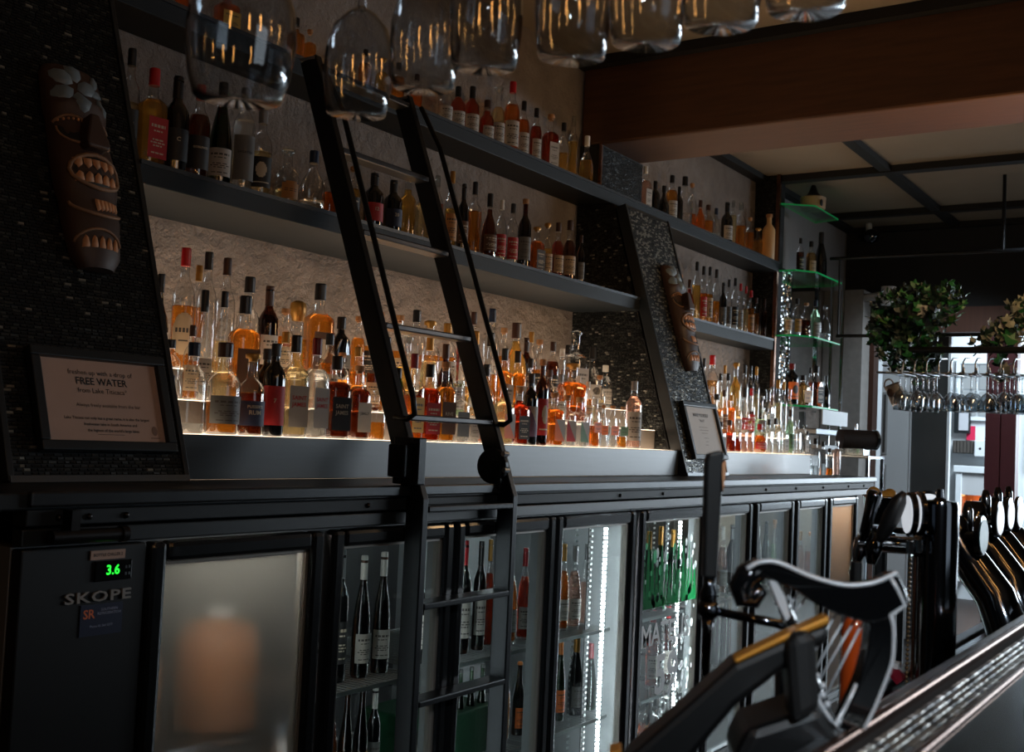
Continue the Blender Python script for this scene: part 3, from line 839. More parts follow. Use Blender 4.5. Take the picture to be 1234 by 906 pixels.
# kind, x, y, z, height, radius, profile, liquid, fill, cap, label style, text, label, group
BOTTLES = [
 ('round_bottle', 2.121, 2.66, 0.145, 0.273, 0.0286, 'round', 'k', 0.5, 'K', 'Lw', '', 'black-capped black round-bellied bottle with white label, back row of lit ledge left of ladder', 'bottles on the back row of lit ledge left of ladder'),
 ('spirit_bottle', 2.205, 2.66, 0.145, 0.363, 0.0333, 'std', 'a', 0.6, 'R', 'Oc', '', 'red-capped amber bottle with cream label, back row of lit ledge left of ladder', 'bottles on the back row of lit ledge left of ladder'),
 ('spirit_bottle', 2.267, 2.631, 0.145, 0.359, 0.0299, 'std', 'c', 0.3, 'K', '-', '', 'black-capped clear bottle, back row of lit ledge left of ladder', 'bottles on the back row of lit ledge left of ladder'),
 ('spirit_bottle', 2.366, 2.66, 0.145, 0.358, 0.0304, 'std', 'p', 0.3, 'M', '-', '', 'brown-capped straw bottle, back row of lit ledge left of ladder', 'bottles on the back row of lit ledge left of ladder'),
 ('squat_bottle', 2.462, 2.66, 0.145, 0.313, 0.0368, 'wide', 'a', 0.5, 'K', 'Pc', '', 'black-capped amber squat bottle with cream label, back row of lit ledge left of ladder', 'bottles on the back row of lit ledge left of ladder'),
 ('spirit_bottle', 2.549, 2.66, 0.145, 0.296, 0.0332, 'bord', 'B', 0.8, 'M', 'Pw', '', 'brown-capped brown-glass straight-sided bottle with white label, back row of lit ledge left of ladder', 'bottles on the back row of lit ledge left of ladder'),
 ('decanter', 2.76, 2.74, 0.145, 0.277, 0.0653, 'decant', 'g', 0.8, 'D', '-', '', 'gold-stoppered golden decanter, back row of lit ledge left of ladder', 'bottles on the back row of lit ledge left of ladder'),
 ('square_bottle', 2.749, 2.63, 0.145, 0.33, 0.0441, 'square', 'a', 0.85, 'K', 'Lb', '', 'black-capped amber square bottle with brown label, back row of lit ledge left of ladder', 'bottles on the back row of lit ledge left of ladder'),
 ('disc_flask', 2.893, 2.66, 0.145, 0.235, 0.0451, 'disc', 'k', 0.5, 'K', 'Lg', '', 'black-capped black disc-shaped flask with grey label, back row of lit ledge left of ladder', 'bottles on the back row of lit ledge left of ladder'),
 ('spirit_bottle', 2.982, 2.66, 0.145, 0.248, 0.0254, 'std', 'a', 0.8, 'C', '-', '', 'cork-topped amber bottle, back row of lit ledge left of ladder', 'bottles on the back row of lit ledge left of ladder'),
 ('spirit_bottle', 3.097, 2.66, 0.145, 0.276, 0.0292, 'std', 'p', 0.5, 'C', '-', '', 'cork-topped straw bottle, back row of lit ledge behind ladder', 'bottles on the back row of lit ledge behind ladder'),
 ('squat_bottle', 3.206, 2.66, 0.145, 0.277, 0.0332, 'wide', 'a', 0.6, 'C', 'Pc', '', 'cork-topped amber squat bottle with cream label, back row of lit ledge behind ladder', 'bottles on the back row of lit ledge behind ladder'),
 ('spirit_bottle', 3.306, 2.66, 0.145, 0.308, 0.0373, 'std', 'c', 0.3, 'K', '-', '', 'black-capped clear bottle, back row of lit ledge behind ladder', 'bottles on the back row of lit ledge behind ladder'),
 ('squat_bottle', 3.391, 2.66, 0.145, 0.277, 0.0413, 'wide', 'a', 0.6, 'D', '-', '', 'gold-capped amber squat bottle, back row of lit ledge behind ladder', 'bottles on the back row of lit ledge behind ladder'),
 ('spirit_bottle', 3.502, 2.66, 0.145, 0.279, 0.0387, 'std', 'a', 0.6, 'D', 'Pw', '', 'gold-capped amber bottle with white label, back row of lit ledge behind ladder', 'bottles on the back row of lit ledge behind ladder'),
 ('spirit_bottle', 3.612, 2.66, 0.145, 0.357, 0.0287, 'std', 'r', 0.7, 'R', 'Pw', '', 'red-capped red bottle with white label, back row of lit ledge behind ladder', 'bottles on the back row of lit ledge behind ladder'),
 ('spirit_bottle', 3.673, 2.66, 0.145, 0.344, 0.029, 'std', 'a', 0.6, 'M', '-', '', 'brown-capped amber bottle, back row of lit ledge behind ladder', 'bottles on the back row of lit ledge behind ladder'),
 ('spirit_bottle', 3.803, 2.66, 0.145, 0.373, 0.0353, 'std', 'c', 0.4, 'N', '-', '', 'navy-capped clear bottle, back row of lit ledge right of ladder', 'bottles on the back row of lit ledge right of ladder'),
 ('round_bottle', 3.988, 2.66, 0.145, 0.334, 0.0538, 'round', 'g', 0.9, 'M', '-', '', 'brown-capped golden round-bellied bottle, back row of lit ledge right of ladder', 'bottles on the back row of lit ledge right of ladder'),
 ('spirit_bottle', 4.071, 2.66, 0.145, 0.278, 0.0272, 'bord', 'B', 0.8, 'M', 'Pk', '', 'brown-capped brown-glass straight-sided bottle with black label, back row of lit ledge right of ladder', 'bottles on the back row of lit ledge right of ladder'),
 ('spirit_bottle', 4.15, 2.642, 0.145, 0.278, 0.0317, 'std', 'a', 0.6, 'C', 'Pk', '', 'cork-topped amber bottle with black label, back row of lit ledge right of ladder', 'bottles on the back row of lit ledge right of ladder'),
 ('spirit_bottle', 4.291, 2.66, 0.145, 0.281, 0.0303, 'std', 'd', 0.8, 'M', 'Pk', '', 'brown-capped dark brown bottle with black label, back row of lit ledge right of ladder', 'bottles on the back row of lit ledge right of ladder'),
 ('tall_bottle', 4.373, 2.66, 0.145, 0.258, 0.0285, 'tall', 'c', 0.3, 'W', 'Pg', '', 'white-capped clear slim bottle with grey label, back row of lit ledge right of ladder', 'bottles on the back row of lit ledge right of ladder'),
 ('square_bottle', 4.445, 2.632, 0.145, 0.347, 0.0479, 'square', 'c', 0.3, 'T', 'Pw', '', 'glass-capped clear square bottle with white label, back row of lit ledge right of ladder', 'bottles on the back row of lit ledge right of ladder'),
 ('round_bottle', 4.654, 2.66, 0.145, 0.292, 0.0449, 'round', 'c', 0.3, 'K', 'Lw', '', 'black-capped clear round-bellied bottle with white label, back row of lit ledge right of ladder', 'bottles on the back row of lit ledge right of ladder'),
 ('spirit_bottle', 4.783, 2.66, 0.145, 0.214, 0.0349, 'std', 'c', 0.3, 'W', 'Pw', '', 'white-capped clear bottle with white label, back row of lit ledge right of ladder', 'bottles on the back row of lit ledge right of ladder'),
 ('spirit_bottle', 2.032, 2.49, 0.055, 0.162, 0.0295, 'std', 'c', 0.4, 'K', '-', '', 'black-capped clear bottle, middle row of lit ledge left of ladder', 'bottles on the middle row of lit ledge left of ladder'),
 ('round_bottle', 2.158, 2.511, 0.055, 0.316, 0.0301, 'round', 'c', 0.2, 'K', 'Pw', '', 'black-capped clear round-bellied bottle with white label, middle row of lit ledge left of ladder', 'bottles on the middle row of lit ledge left of ladder'),
 ('spirit_bottle', 2.199, 2.475, 0.055, 0.317, 0.0239, 'std', 'p', 0.4, 'K', '-', '', 'black-capped straw bottle, middle row of lit ledge left of ladder', 'bottles on the middle row of lit ledge left of ladder'),
 ('square_bottle', 2.293, 2.49, 0.055, 0.316, 0.0409, 'square', 'a', 0.75, 'K', 'Pb', '8', 'black-capped amber square bottle with brown label, middle row of lit ledge left of ladder', 'bottles on the middle row of lit ledge left of ladder'),
 ('round_bottle', 2.391, 2.49, 0.055, 0.169, 0.0364, 'round', 'k', 0.5, 'K', '-', '', 'black-capped black round-bellied bottle, middle row of lit ledge left of ladder', 'bottles on the middle row of lit ledge left of ladder'),
 ('spirit_bottle', 2.721, 2.49, 0.055, 0.186, 0.0262, 'std', 'a', 0.6, 'C', 'Pc', '', 'cork-topped amber bottle with cream label, middle row of lit ledge left of ladder', 'bottles on the middle row of lit ledge left of ladder'),
 ('spirit_bottle', 2.941, 2.49, 0.055, 0.259, 0.0306, 'std', 'a', 0.7, 'M', '-', '', 'brown-capped amber bottle, middle row of lit ledge behind ladder', 'bottles on the middle row of lit ledge behind ladder'),
 ('champagne_bottle', 3.007, 2.49, 0.055, 0.158, 0.031, 'champ', 'G', 0.6, 'K', 'Lk', '', 'black-capped green champagne bottle with black label, middle row of lit ledge behind ladder', 'bottles on the middle row of lit ledge behind ladder'),
 ('squat_bottle', 3.087, 2.52, 0.055, 0.278, 0.0377, 'wide', 'g', 0.7, 'T', '-', '', 'glass-capped golden squat bottle, middle row of lit ledge behind ladder', 'bottles on the middle row of lit ledge behind ladder'),
 ('disc_flask', 3.179, 2.49, 0.055, 0.285, 0.0387, 'disc', 'p', 0.8, 'D', '-', '', 'gold-capped straw disc-shaped flask, middle row of lit ledge behind ladder', 'bottles on the middle row of lit ledge behind ladder'),
 ('round_bottle', 3.274, 2.49, 0.055, 0.265, 0.0361, 'round', 'B', 0.9, 'M', '-', '', 'brown-capped brown-glass round-bellied bottle, middle row of lit ledge behind ladder', 'bottles on the middle row of lit ledge behind ladder'),
 ('spirit_bottle', 3.457, 2.49, 0.055, 0.332, 0.0341, 'std', 'g', 0.4, 'D', 'Pw', '', 'gold-capped golden bottle with white label, middle row of lit ledge right of ladder', 'bottles on the middle row of lit ledge right of ladder'),
 ('squat_bottle', 3.557, 2.49, 0.055, 0.336, 0.0313, 'wide', 'a', 0.6, 'K', '-', '', 'black-capped amber squat bottle, middle row of lit ledge right of ladder', 'bottles on the middle row of lit ledge right of ladder'),
 ('square_bottle', 3.659, 2.49, 0.055, 0.284, 0.0301, 'square', 'a', 0.8, 'K', 'Pw', '', 'black-capped amber square bottle, third from left, middle row of lit ledge right of ladder', 'bottles on the middle row of lit ledge right of ladder'),
 ('square_bottle', 3.752, 2.49, 0.055, 0.282, 0.0306, 'square', 'a', 0.8, 'K', 'Pw', '', 'black-capped amber square bottle, fourth from left, middle row of lit ledge right of ladder', 'bottles on the middle row of lit ledge right of ladder'),
 ('spirit_bottle', 2.104, 2.49, 0.055, 0.209, 0.0224, 'std', 'a', 0.6, 'M', 'Pc', '', 'brown-capped amber bottle with cream label, middle row of lit ledge left of ladder', 'bottles on the middle row of lit ledge left of ladder'),
 ('spirit_bottle', 2.463, 2.49, 0.055, 0.227, 0.0302, 'std', 'p', 0.5, 'D', 'Pc', '', 'gold-capped straw bottle with cream label, middle row of lit ledge left of ladder', 'bottles on the middle row of lit ledge left of ladder'),
 ('spirit_bottle', 2.658, 2.49, 0.055, 0.241, 0.0316, 'std', 'a', 0.7, 'K', 'Pc', '', 'black-capped amber bottle with cream label, middle row of lit ledge left of ladder', 'bottles on the middle row of lit ledge left of ladder'),
 ('spirit_bottle', 2.796, 2.49, 0.055, 0.211, 0.0267, 'std', 'a', 0.7, 'D', '-', '', 'gold-capped amber bottle, middle row of lit ledge left of ladder', 'bottles on the middle row of lit ledge left of ladder'),
 ('spirit_bottle', 3.949, 2.49, 0.055, 0.213, 0.0261, 'std', 'a', 0.7, 'C', 'Pc', '', 'cork-topped amber bottle with cream label, middle row of lit ledge right of ladder', 'bottles on the middle row of lit ledge right of ladder'),
 ('spirit_bottle', 4.09, 2.49, 0.055, 0.209, 0.0287, 'std', 'c', 0.5, 'S', 'Pw', '', 'silver-capped clear bottle with white label, middle row of lit ledge right of ladder', 'bottles on the middle row of lit ledge right of ladder'),
 ('spirit_bottle', 4.428, 2.49, 0.055, 0.232, 0.0283, 'std', 'p', 0.6, 'C', 'Pw', '', 'cork-topped straw bottle with white label, middle row of lit ledge right of ladder', 'bottles on the middle row of lit ledge right of ladder'),
 ('spirit_bottle', 3.895, 2.66, 0.145, 0.303, 0.0302, 'std', 'a', 0.7, 'C', '-', '', 'cork-topped amber bottle, back row of lit ledge right of ladder', 'bottles on the back row of lit ledge right of ladder'),
 ('spirit_bottle', 3.037, 2.66, 0.145, 0.281, 0.0273, 'std', 'a', 0.6, 'D', 'Pk', '', 'gold-capped amber bottle with black label, back row of lit ledge left of ladder', 'bottles on the back row of lit ledge left of ladder'),
 ('spirit_bottle', 2.279, 2.685, 0.145, 0.323, 0.0242, 'std', 'a', 0.7, 'D', '-', '', 'gold-capped amber bottle, back row of lit ledge left of ladder', 'bottles on the back row of lit ledge left of ladder'),
 ('spirit_bottle', 2.625, 2.66, 0.145, 0.232, 0.0293, 'std', 'a', 0.7, 'C', 'Pc', '', 'cork-topped amber bottle with cream label, back row of lit ledge left of ladder', 'bottles on the back row of lit ledge left of ladder'),
 ('spirit_bottle', 4.176, 2.704, 0.145, 0.315, 0.0294, 'std', 'a', 0.6, 'D', '-', '', 'gold-capped amber bottle, back row of lit ledge right of ladder', 'bottles on the back row of lit ledge right of ladder'),
 ('spirit_bottle', 4.493, 2.703, 0.145, 0.286, 0.0289, 'std', 'a', 0.7, 'K', 'Pc', '', 'black-capped amber bottle with cream label, back row of lit ledge right of ladder', 'bottles on the back row of lit ledge right of ladder'),
 ('spirit_bottle', 5.681, 2.49, 0.055, 0.257, 0.0219, 'std', 'c', 0.4, 'W', '-', '', 'white-capped clear bottle, middle row of lit ledge beyond far panel', 'bottles on the middle row of lit ledge beyond far panel'),
 ('spirit_bottle', 6.575, 2.49, 0.055, 0.312, 0.0246, 'std', 'c', 0.5, 'S', '-', '', 'silver-capped clear bottle, middle row of lit ledge beyond far panel', 'bottles on the middle row of lit ledge beyond far panel'),
 ('spirit_bottle', 6.879, 2.49, 0.055, 0.32, 0.0255, 'std', 'c', 0.4, 'T', '-', '', 'glass-capped clear bottle, middle row of lit ledge beyond far panel', 'bottles on the middle row of lit ledge beyond far panel'),
 ('spirit_bottle', 6.239, 2.66, 0.145, 0.327, 0.0213, 'std', 'p', 0.6, 'D', '-', '', 'gold-capped straw bottle, fifth from left, back row of lit ledge beyond far panel', 'bottles on the back row of lit ledge beyond far panel'),
 ('spirit_bottle', 5.455, 2.37, -0.037, 0.164, 0.021, 'std', 'a', 0.6, 'K', '-', '', 'black-capped amber bottle, front row of lit ledge beyond far panel', 'bottles on the front row of lit ledge beyond far panel'),
 ('spirit_bottle', 6.147, 2.37, -0.037, 0.18, 0.0205, 'std', 'p', 0.6, 'S', '-', '', 'silver-capped straw bottle, front row of lit ledge beyond far panel', 'bottles on the front row of lit ledge beyond far panel'),
 ('spirit_bottle', 6.398, 2.37, -0.037, 0.199, 0.0212, 'std', 'c', 0.3, 'T', '-', '', 'glass-capped clear bottle, front row of lit ledge beyond far panel', 'bottles on the front row of lit ledge beyond far panel'),
 ('spirit_bottle', 6.639, 2.37, -0.037, 0.197, 0.0218, 'std', 'c', 0.3, 'S', '-', '', 'silver-capped clear bottle, front row of lit ledge beyond far panel', 'bottles on the front row of lit ledge beyond far panel'),
 ('square_bottle', 4.202, 2.498, 0.055, 0.268, 0.0545, 'square', 'o', 0.8, 'D', '-', '', 'gold-capped orange square bottle, middle row of lit ledge right of ladder', 'bottles on the middle row of lit ledge right of ladder'),
 ('spirit_bottle', 4.311, 2.53, 0.055, 0.219, 0.0227, 'std', 'a', 0.7, 'W', 'Pc', '', 'white-capped amber bottle, tenth from left, middle row of lit ledge right of ladder', 'bottles on the middle row of lit ledge right of ladder'),
 ('spirit_bottle', 4.315, 2.484, 0.055, 0.196, 0.023, 'std', 'a', 0.7, 'W', 'Pc', '', 'white-capped amber bottle, eleventh from left, middle row of lit ledge right of ladder', 'bottles on the middle row of lit ledge right of ladder'),
 ('spirit_bottle', 3.849, 2.49, 0.055, 0.26, 0.0257, 'std', 'a', 0.6, 'K', 'Pc', '', 'black-capped amber bottle with cream label, middle row of lit ledge right of ladder', 'bottles on the middle row of lit ledge right of ladder'),
 ('spirit_bottle', 2.879, 2.49, 0.055, 0.213, 0.0242, 'std', 'd', 0.7, 'K', 'Pc', '', 'black-capped dark brown bottle with cream label, middle row of lit ledge behind ladder', 'bottles on the middle row of lit ledge behind ladder'),
 ('spirit_bottle', 3.353, 2.49, 0.055, 0.241, 0.03, 'std', 'n', 0.6, 'T', 'Pw', '', 'glass-capped pale green bottle with white label, middle row of lit ledge behind ladder', 'bottles on the middle row of lit ledge behind ladder'),
 ('spirit_bottle', 4.02, 2.502, 0.055, 0.227, 0.0263, 'std', 'd', 0.7, 'M', 'Pc', '', 'brown-capped dark brown bottle with cream label, middle row of lit ledge right of ladder', 'bottles on the middle row of lit ledge right of ladder'),
 ('spirit_bottle', 1.944, 2.37, -0.037, 0.151, 0.0176, 'std', 'c', 0.3, 'N', '-', '', 'navy-capped clear bottle, first from left, front row of lit ledge left of ladder', 'bottles on the front row of lit ledge left of ladder'),
 ('spirit_bottle', 2.011, 2.37, -0.037, 0.243, 0.0383, 'std', 'c', 0.1, 'N', '-', '', 'navy-capped clear bottle, second from left, front row of lit ledge left of ladder', 'bottles on the front row of lit ledge left of ladder'),
 ('squat_bottle', 2.124, 2.375, -0.037, 0.253, 0.0468, 'wide', 'a', 0.45, 'M', 'Pg', '', 'brown-capped amber squat bottle with grey label, front row of lit ledge left of ladder', 'bottles on the front row of lit ledge left of ladder'),
 ('squat_bottle', 2.223, 2.37, -0.037, 0.232, 0.038, 'wide', 'd', 0.6, 'D', 'Pn', "PUSSER'S/RUM", 'gold-capped dark brown squat bottle with navy label, front row of lit ledge left of ladder', 'bottles on the front row of lit ledge left of ladder'),
 ('tall_bottle', 2.309, 2.37, -0.037, 0.268, 0.0324, 'tall', 'k', 0.5, 'K', 'Lr', '7', 'black-capped black slim bottle with red label, front row of lit ledge left of ladder', 'bottles on the front row of lit ledge left of ladder'),
 ('square_bottle', 2.389, 2.37, -0.037, 0.3, 0.0357, 'square', 'p', 0.75, 'K', 'Pw', 'SAINT/JAMES', 'black-capped straw square bottle with white label, front row of lit ledge left of ladder', 'bottles on the front row of lit ledge left of ladder'),
 ('square_bottle', 2.477, 2.37, -0.037, 0.3, 0.0338, 'square', 'c', 0.75, 'X', 'Pw', 'SAINT/JAMES', 'maroon-capped clear square bottle with white label, front row of lit ledge left of ladder', 'bottles on the front row of lit ledge left of ladder'),
 ('square_bottle', 2.568, 2.37, -0.037, 0.254, 0.0386, 'square', 'd', 0.85, 'K', 'Pk', 'SAINT/JAMES', 'black-capped dark brown square bottle with black label, front row of lit ledge left of ladder', 'bottles on the front row of lit ledge left of ladder'),
 ('square_bottle', 2.673, 2.37, -0.037, 0.232, 0.0325, 'square', 'd', 0.75, 'C', 'Pc', 'J.BALLY', 'cork-topped dark brown square bottle with cream label, front row of lit ledge left of ladder', 'bottles on the front row of lit ledge left of ladder'),
 ('square_bottle', 2.764, 2.37, -0.037, 0.16, 0.0245, 'square', 'a', 0.4, 'T', '-', '', 'glass-capped amber square bottle, front row of lit ledge behind ladder', 'bottles on the front row of lit ledge behind ladder'),
 ('square_bottle', 2.947, 2.37, -0.037, 0.294, 0.0301, 'square', 'o', 0.6, 'X', 'Py', '', 'maroon-capped orange square bottle with yellow label, front row of lit ledge behind ladder', 'bottles on the front row of lit ledge behind ladder'),
 ('square_bottle', 3.033, 2.37, -0.037, 0.265, 0.0338, 'square', 'r', 0.75, 'K', 'Pr', '', 'black-capped red square bottle with red label, front row of lit ledge behind ladder', 'bottles on the front row of lit ledge behind ladder'),
 ('square_bottle', 3.122, 2.37, -0.037, 0.28, 0.0328, 'square', 'a', 0.8, 'C', 'Pb', 'RIVE', 'cork-topped amber square bottle with brown label, front row of lit ledge behind ladder', 'bottles on the front row of lit ledge behind ladder'),
 ('square_bottle', 3.205, 2.37, -0.037, 0.219, 0.0318, 'square', 'c', 0.3, 'T', 'Pg', 'RIVE', 'glass-capped clear square bottle with grey label, front row of lit ledge behind ladder', 'bottles on the front row of lit ledge behind ladder'),
 ('square_bottle', 3.29, 2.37, -0.037, 0.168, 0.0243, 'square', 'c', 0.3, 'W', 'Pw', '', 'white-capped clear square bottle with white label, front row of lit ledge behind ladder', 'bottles on the front row of lit ledge behind ladder'),
 ('spirit_bottle', 3.369, 2.37, -0.037, 0.291, 0.0296, 'std', 'o', 0.5, 'K', 'Pp', '', 'black-capped orange bottle with purple label, front row of lit ledge right of ladder', 'bottles on the front row of lit ledge right of ladder'),
 ('square_bottle', 3.488, 2.37, -0.037, 0.228, 0.0354, 'square', 'p', 0.9, 'C', 'Do', '', 'cork-topped straw square bottle with orange label, front row of lit ledge right of ladder', 'bottles on the front row of lit ledge right of ladder'),
 ('square_bottle', 3.597, 2.37, -0.037, 0.222, 0.0327, 'square', 'r', 0.9, 'C', 'Pk', '', 'cork-topped red square bottle with black label, front row of lit ledge right of ladder', 'bottles on the front row of lit ledge right of ladder'),
 ('tall_bottle', 3.675, 2.37, -0.037, 0.279, 0.0297, 'tall', 'k', 0.5, 'K', 'Dp', '', 'black-capped black slim bottle with purple label, front row of lit ledge right of ladder', 'bottles on the front row of lit ledge right of ladder'),
 ('tall_bottle', 3.755, 2.37, -0.037, 0.341, 0.0266, 'tall', 'B', 0.8, 'C', 'Lr', '', 'cork-topped brown-glass slim bottle with red label, front row of lit ledge right of ladder', 'bottles on the front row of lit ledge right of ladder'),
 ('square_bottle', 3.854, 2.37, -0.037, 0.215, 0.0343, 'square', 'o', 0.8, 'C', 'Do', '', 'cork-topped orange square bottle with orange label, front row of lit ledge right of ladder', 'bottles on the front row of lit ledge right of ladder'),
 ('square_bottle', 3.952, 2.37, -0.037, 0.21, 0.0312, 'square', 'c', 0.6, 'C', 'Dr', '', 'cork-topped clear square bottle with red label, front row of lit ledge right of ladder', 'bottles on the front row of lit ledge right of ladder'),
 ('square_bottle', 4.053, 2.37, -0.037, 0.207, 0.0337, 'square', 'c', 0.6, 'C', 'De', '', 'cork-topped clear square bottle with green label, front row of lit ledge right of ladder', 'bottles on the front row of lit ledge right of ladder'),
 ('flask_bottle', 4.187, 2.37, -0.037, 0.209, 0.0326, 'flat', 'o', 0.5, 'W', 'Po', '', 'white-capped orange flat flask with orange label, front row of lit ledge right of ladder', 'bottles on the front row of lit ledge right of ladder'),
 ('flask_bottle', 4.262, 2.37, -0.037, 0.184, 0.0213, 'flat', 'c', 0.5, 'C', 'Po', '', 'cork-topped clear flat flask, tenth from left, front row of lit ledge right of ladder', 'bottles on the front row of lit ledge right of ladder'),
 ('flask_bottle', 4.344, 2.37, -0.037, 0.185, 0.0295, 'flat', 'c', 0.6, 'C', 'Po', '', 'cork-topped clear flat flask, eleventh from left, front row of lit ledge right of ladder', 'bottles on the front row of lit ledge right of ladder'),
 ('flask_bottle', 4.437, 2.37, -0.037, 0.185, 0.026, 'flat', 'a', 0.3, 'C', 'Pe', '', 'cork-topped amber flat flask with green label, front row of lit ledge right of ladder', 'bottles on the front row of lit ledge right of ladder'),
 ('tall_bottle', 4.538, 2.37, -0.037, 0.307, 0.0366, 'tall', 'w', 0.9, 'S', 'Pw', '', 'silver-capped pale pink slim bottle with white label, front row of lit ledge right of ladder', 'bottles on the front row of lit ledge right of ladder'),
 ('spirit_bottle', 5.863, 2.66, 0.145, 0.364, 0.0254, 'std', 'c', 0.3, 'K', 'Pw', '', 'black-capped clear bottle with white label, back row of lit ledge beyond far panel', 'bottles on the back row of lit ledge beyond far panel'),
 ('spirit_bottle', 5.938, 2.66, 0.145, 0.344, 0.0205, 'std', 'a', 0.6, 'K', 'Pb', '', 'black-capped amber bottle with brown label, back row of lit ledge beyond far panel', 'bottles on the back row of lit ledge beyond far panel'),
 ('spirit_bottle', 6.052, 2.66, 0.145, 0.371, 0.0417, 'std', 't', 0.7, 'R', '-', '', 'red-capped tan bottle, back row of lit ledge beyond far panel', 'bottles on the back row of lit ledge beyond far panel'),
 ('spirit_bottle', 6.177, 2.66, 0.145, 0.273, 0.0238, 'std', 'p', 0.5, 'K', '-', '', 'black-capped straw bottle, back row of lit ledge beyond far panel', 'bottles on the back row of lit ledge beyond far panel'),
 ('spirit_bottle', 6.293, 2.66, 0.145, 0.282, 0.0268, 'std', 'a', 0.5, 'K', '-', '', 'black-capped amber bottle, back row of lit ledge beyond far panel', 'bottles on the back row of lit ledge beyond far panel'),
 ('squat_bottle', 6.408, 2.66, 0.145, 0.356, 0.0327, 'wide', 'g', 0.9, 'D', '-', '', 'gold-capped golden squat bottle, back row of lit ledge beyond far panel', 'bottles on the back row of lit ledge beyond far panel'),
 ('spirit_bottle', 6.546, 2.66, 0.145, 0.354, 0.0249, 'std', 'c', 0.5, 'K', '-', '', 'black-capped clear bottle, eighth from left, back row of lit ledge beyond far panel', 'bottles on the back row of lit ledge beyond far panel'),
 ('spirit_bottle', 6.641, 2.66, 0.145, 0.355, 0.0224, 'std', 'c', 0.5, 'K', '-', '', 'black-capped clear bottle, ninth from left, back row of lit ledge beyond far panel', 'bottles on the back row of lit ledge beyond far panel'),
 ('spirit_bottle', 6.738, 2.66, 0.145, 0.356, 0.0226, 'std', 'p', 0.6, 'D', '-', '', 'gold-capped straw bottle, tenth from left, back row of lit ledge beyond far panel', 'bottles on the back row of lit ledge beyond far panel'),
 ('spirit_bottle', 5.615, 2.49, 0.055, 0.257, 0.0266, 'std', 'o', 0.6, 'C', '-', '', 'cork-topped orange bottle, middle row of lit ledge beyond far panel', 'bottles on the middle row of lit ledge beyond far panel'),
 ('spirit_bottle', 5.741, 2.49, 0.055, 0.221, 0.0369, 'std', 'a', 0.7, 'K', 'Pc', '', 'black-capped amber bottle with cream label, middle row of lit ledge beyond far panel', 'bottles on the middle row of lit ledge beyond far panel'),
 ('spirit_bottle', 5.841, 2.49, 0.055, 0.248, 0.0249, 'std', 'a', 0.7, 'M', 'Pb', '', 'brown-capped amber bottle with brown label, middle row of lit ledge beyond far panel', 'bottles on the middle row of lit ledge beyond far panel'),
 ('spirit_bottle', 5.949, 2.49, 0.055, 0.227, 0.0253, 'std', 'o', 0.8, 'D', '-', '', 'gold-capped orange bottle, middle row of lit ledge beyond far panel', 'bottles on the middle row of lit ledge beyond far panel'),
 ('spirit_bottle', 6.047, 2.49, 0.055, 0.213, 0.023, 'std', 'p', 0.6, 'T', 'Pw', '', 'glass-capped straw bottle with white label, middle row of lit ledge beyond far panel', 'bottles on the middle row of lit ledge beyond far panel'),
 ('round_bottle', 6.141, 2.49, 0.055, 0.278, 0.0337, 'round', 'c', 0.3, 'K', 'Pr', '', 'black-capped clear round-bellied bottle with red label, middle row of lit ledge beyond far panel', 'bottles on the middle row of lit ledge beyond far panel'),
 ('spirit_bottle', 6.242, 2.49, 0.055, 0.282, 0.0236, 'std', 'd', 0.6, 'R', 'Pr', '', 'red-capped dark brown bottle with red label, middle row of lit ledge beyond far panel', 'bottles on the middle row of lit ledge beyond far panel'),
 ('squat_bottle', 6.39, 2.49, 0.055, 0.246, 0.0374, 'wide', 'n', 0.5, 'T', 'Pg', '', 'glass-capped pale green squat bottle with grey label, middle row of lit ledge beyond far panel', 'bottles on the middle row of lit ledge beyond far panel'),
 ('square_bottle', 6.514, 2.49, 0.055, 0.295, 0.0299, 'square', 'c', 0.6, 'T', 'Pw', '', 'glass-capped clear square bottle with white label, middle row of lit ledge beyond far panel', 'bottles on the middle row of lit ledge beyond far panel'),
 ('spirit_bottle', 6.67, 2.49, 0.055, 0.361, 0.0277, 'std', 'p', 0.7, 'D', '-', '', 'gold-capped straw bottle, middle row of lit ledge beyond far panel', 'bottles on the middle row of lit ledge beyond far panel'),
 ('spirit_bottle', 6.772, 2.49, 0.055, 0.358, 0.0224, 'std', 'c', 0.6, 'D', '-', '', 'gold-capped clear bottle, middle row of lit ledge beyond far panel', 'bottles on the middle row of lit ledge beyond far panel'),
 ('square_bottle', 5.531, 2.37, -0.037, 0.158, 0.0236, 'square', 'p', 0.4, 'K', 'Pw', '', 'black-capped straw square bottle with white label, front row of lit ledge beyond far panel', 'bottles on the front row of lit ledge beyond far panel'),
 ('square_bottle', 5.648, 2.37, -0.037, 0.171, 0.0288, 'square', 'r', 0.7, 'M', '-', '', 'brown-capped red square bottle, front row of lit ledge beyond far panel', 'bottles on the front row of lit ledge beyond far panel'),
 ('square_bottle', 5.75, 2.37, -0.037, 0.17, 0.0219, 'square', 'r', 0.5, 'T', '-', '', 'glass-capped red square bottle, front row of lit ledge beyond far panel', 'bottles on the front row of lit ledge beyond far panel'),
 ('square_bottle', 5.837, 2.37, -0.037, 0.178, 0.0221, 'square', 'w', 0.7, 'T', '-', '', 'glass-capped pale pink square bottle, front row of lit ledge beyond far panel', 'bottles on the front row of lit ledge beyond far panel'),
 ('square_bottle', 5.934, 2.37, -0.037, 0.177, 0.0199, 'square', 'w', 0.7, 'D', '-', '', 'gold-capped pale pink square bottle, front row of lit ledge beyond far panel', 'bottles on the front row of lit ledge beyond far panel'),
 ('round_bottle', 6.084, 2.37, -0.037, 0.164, 0.0407, 'round', 'o', 0.7, 'R', 'Pr', '', 'red-capped orange round-bellied bottle with red label, front row of lit ledge beyond far panel', 'bottles on the front row of lit ledge beyond far panel'),
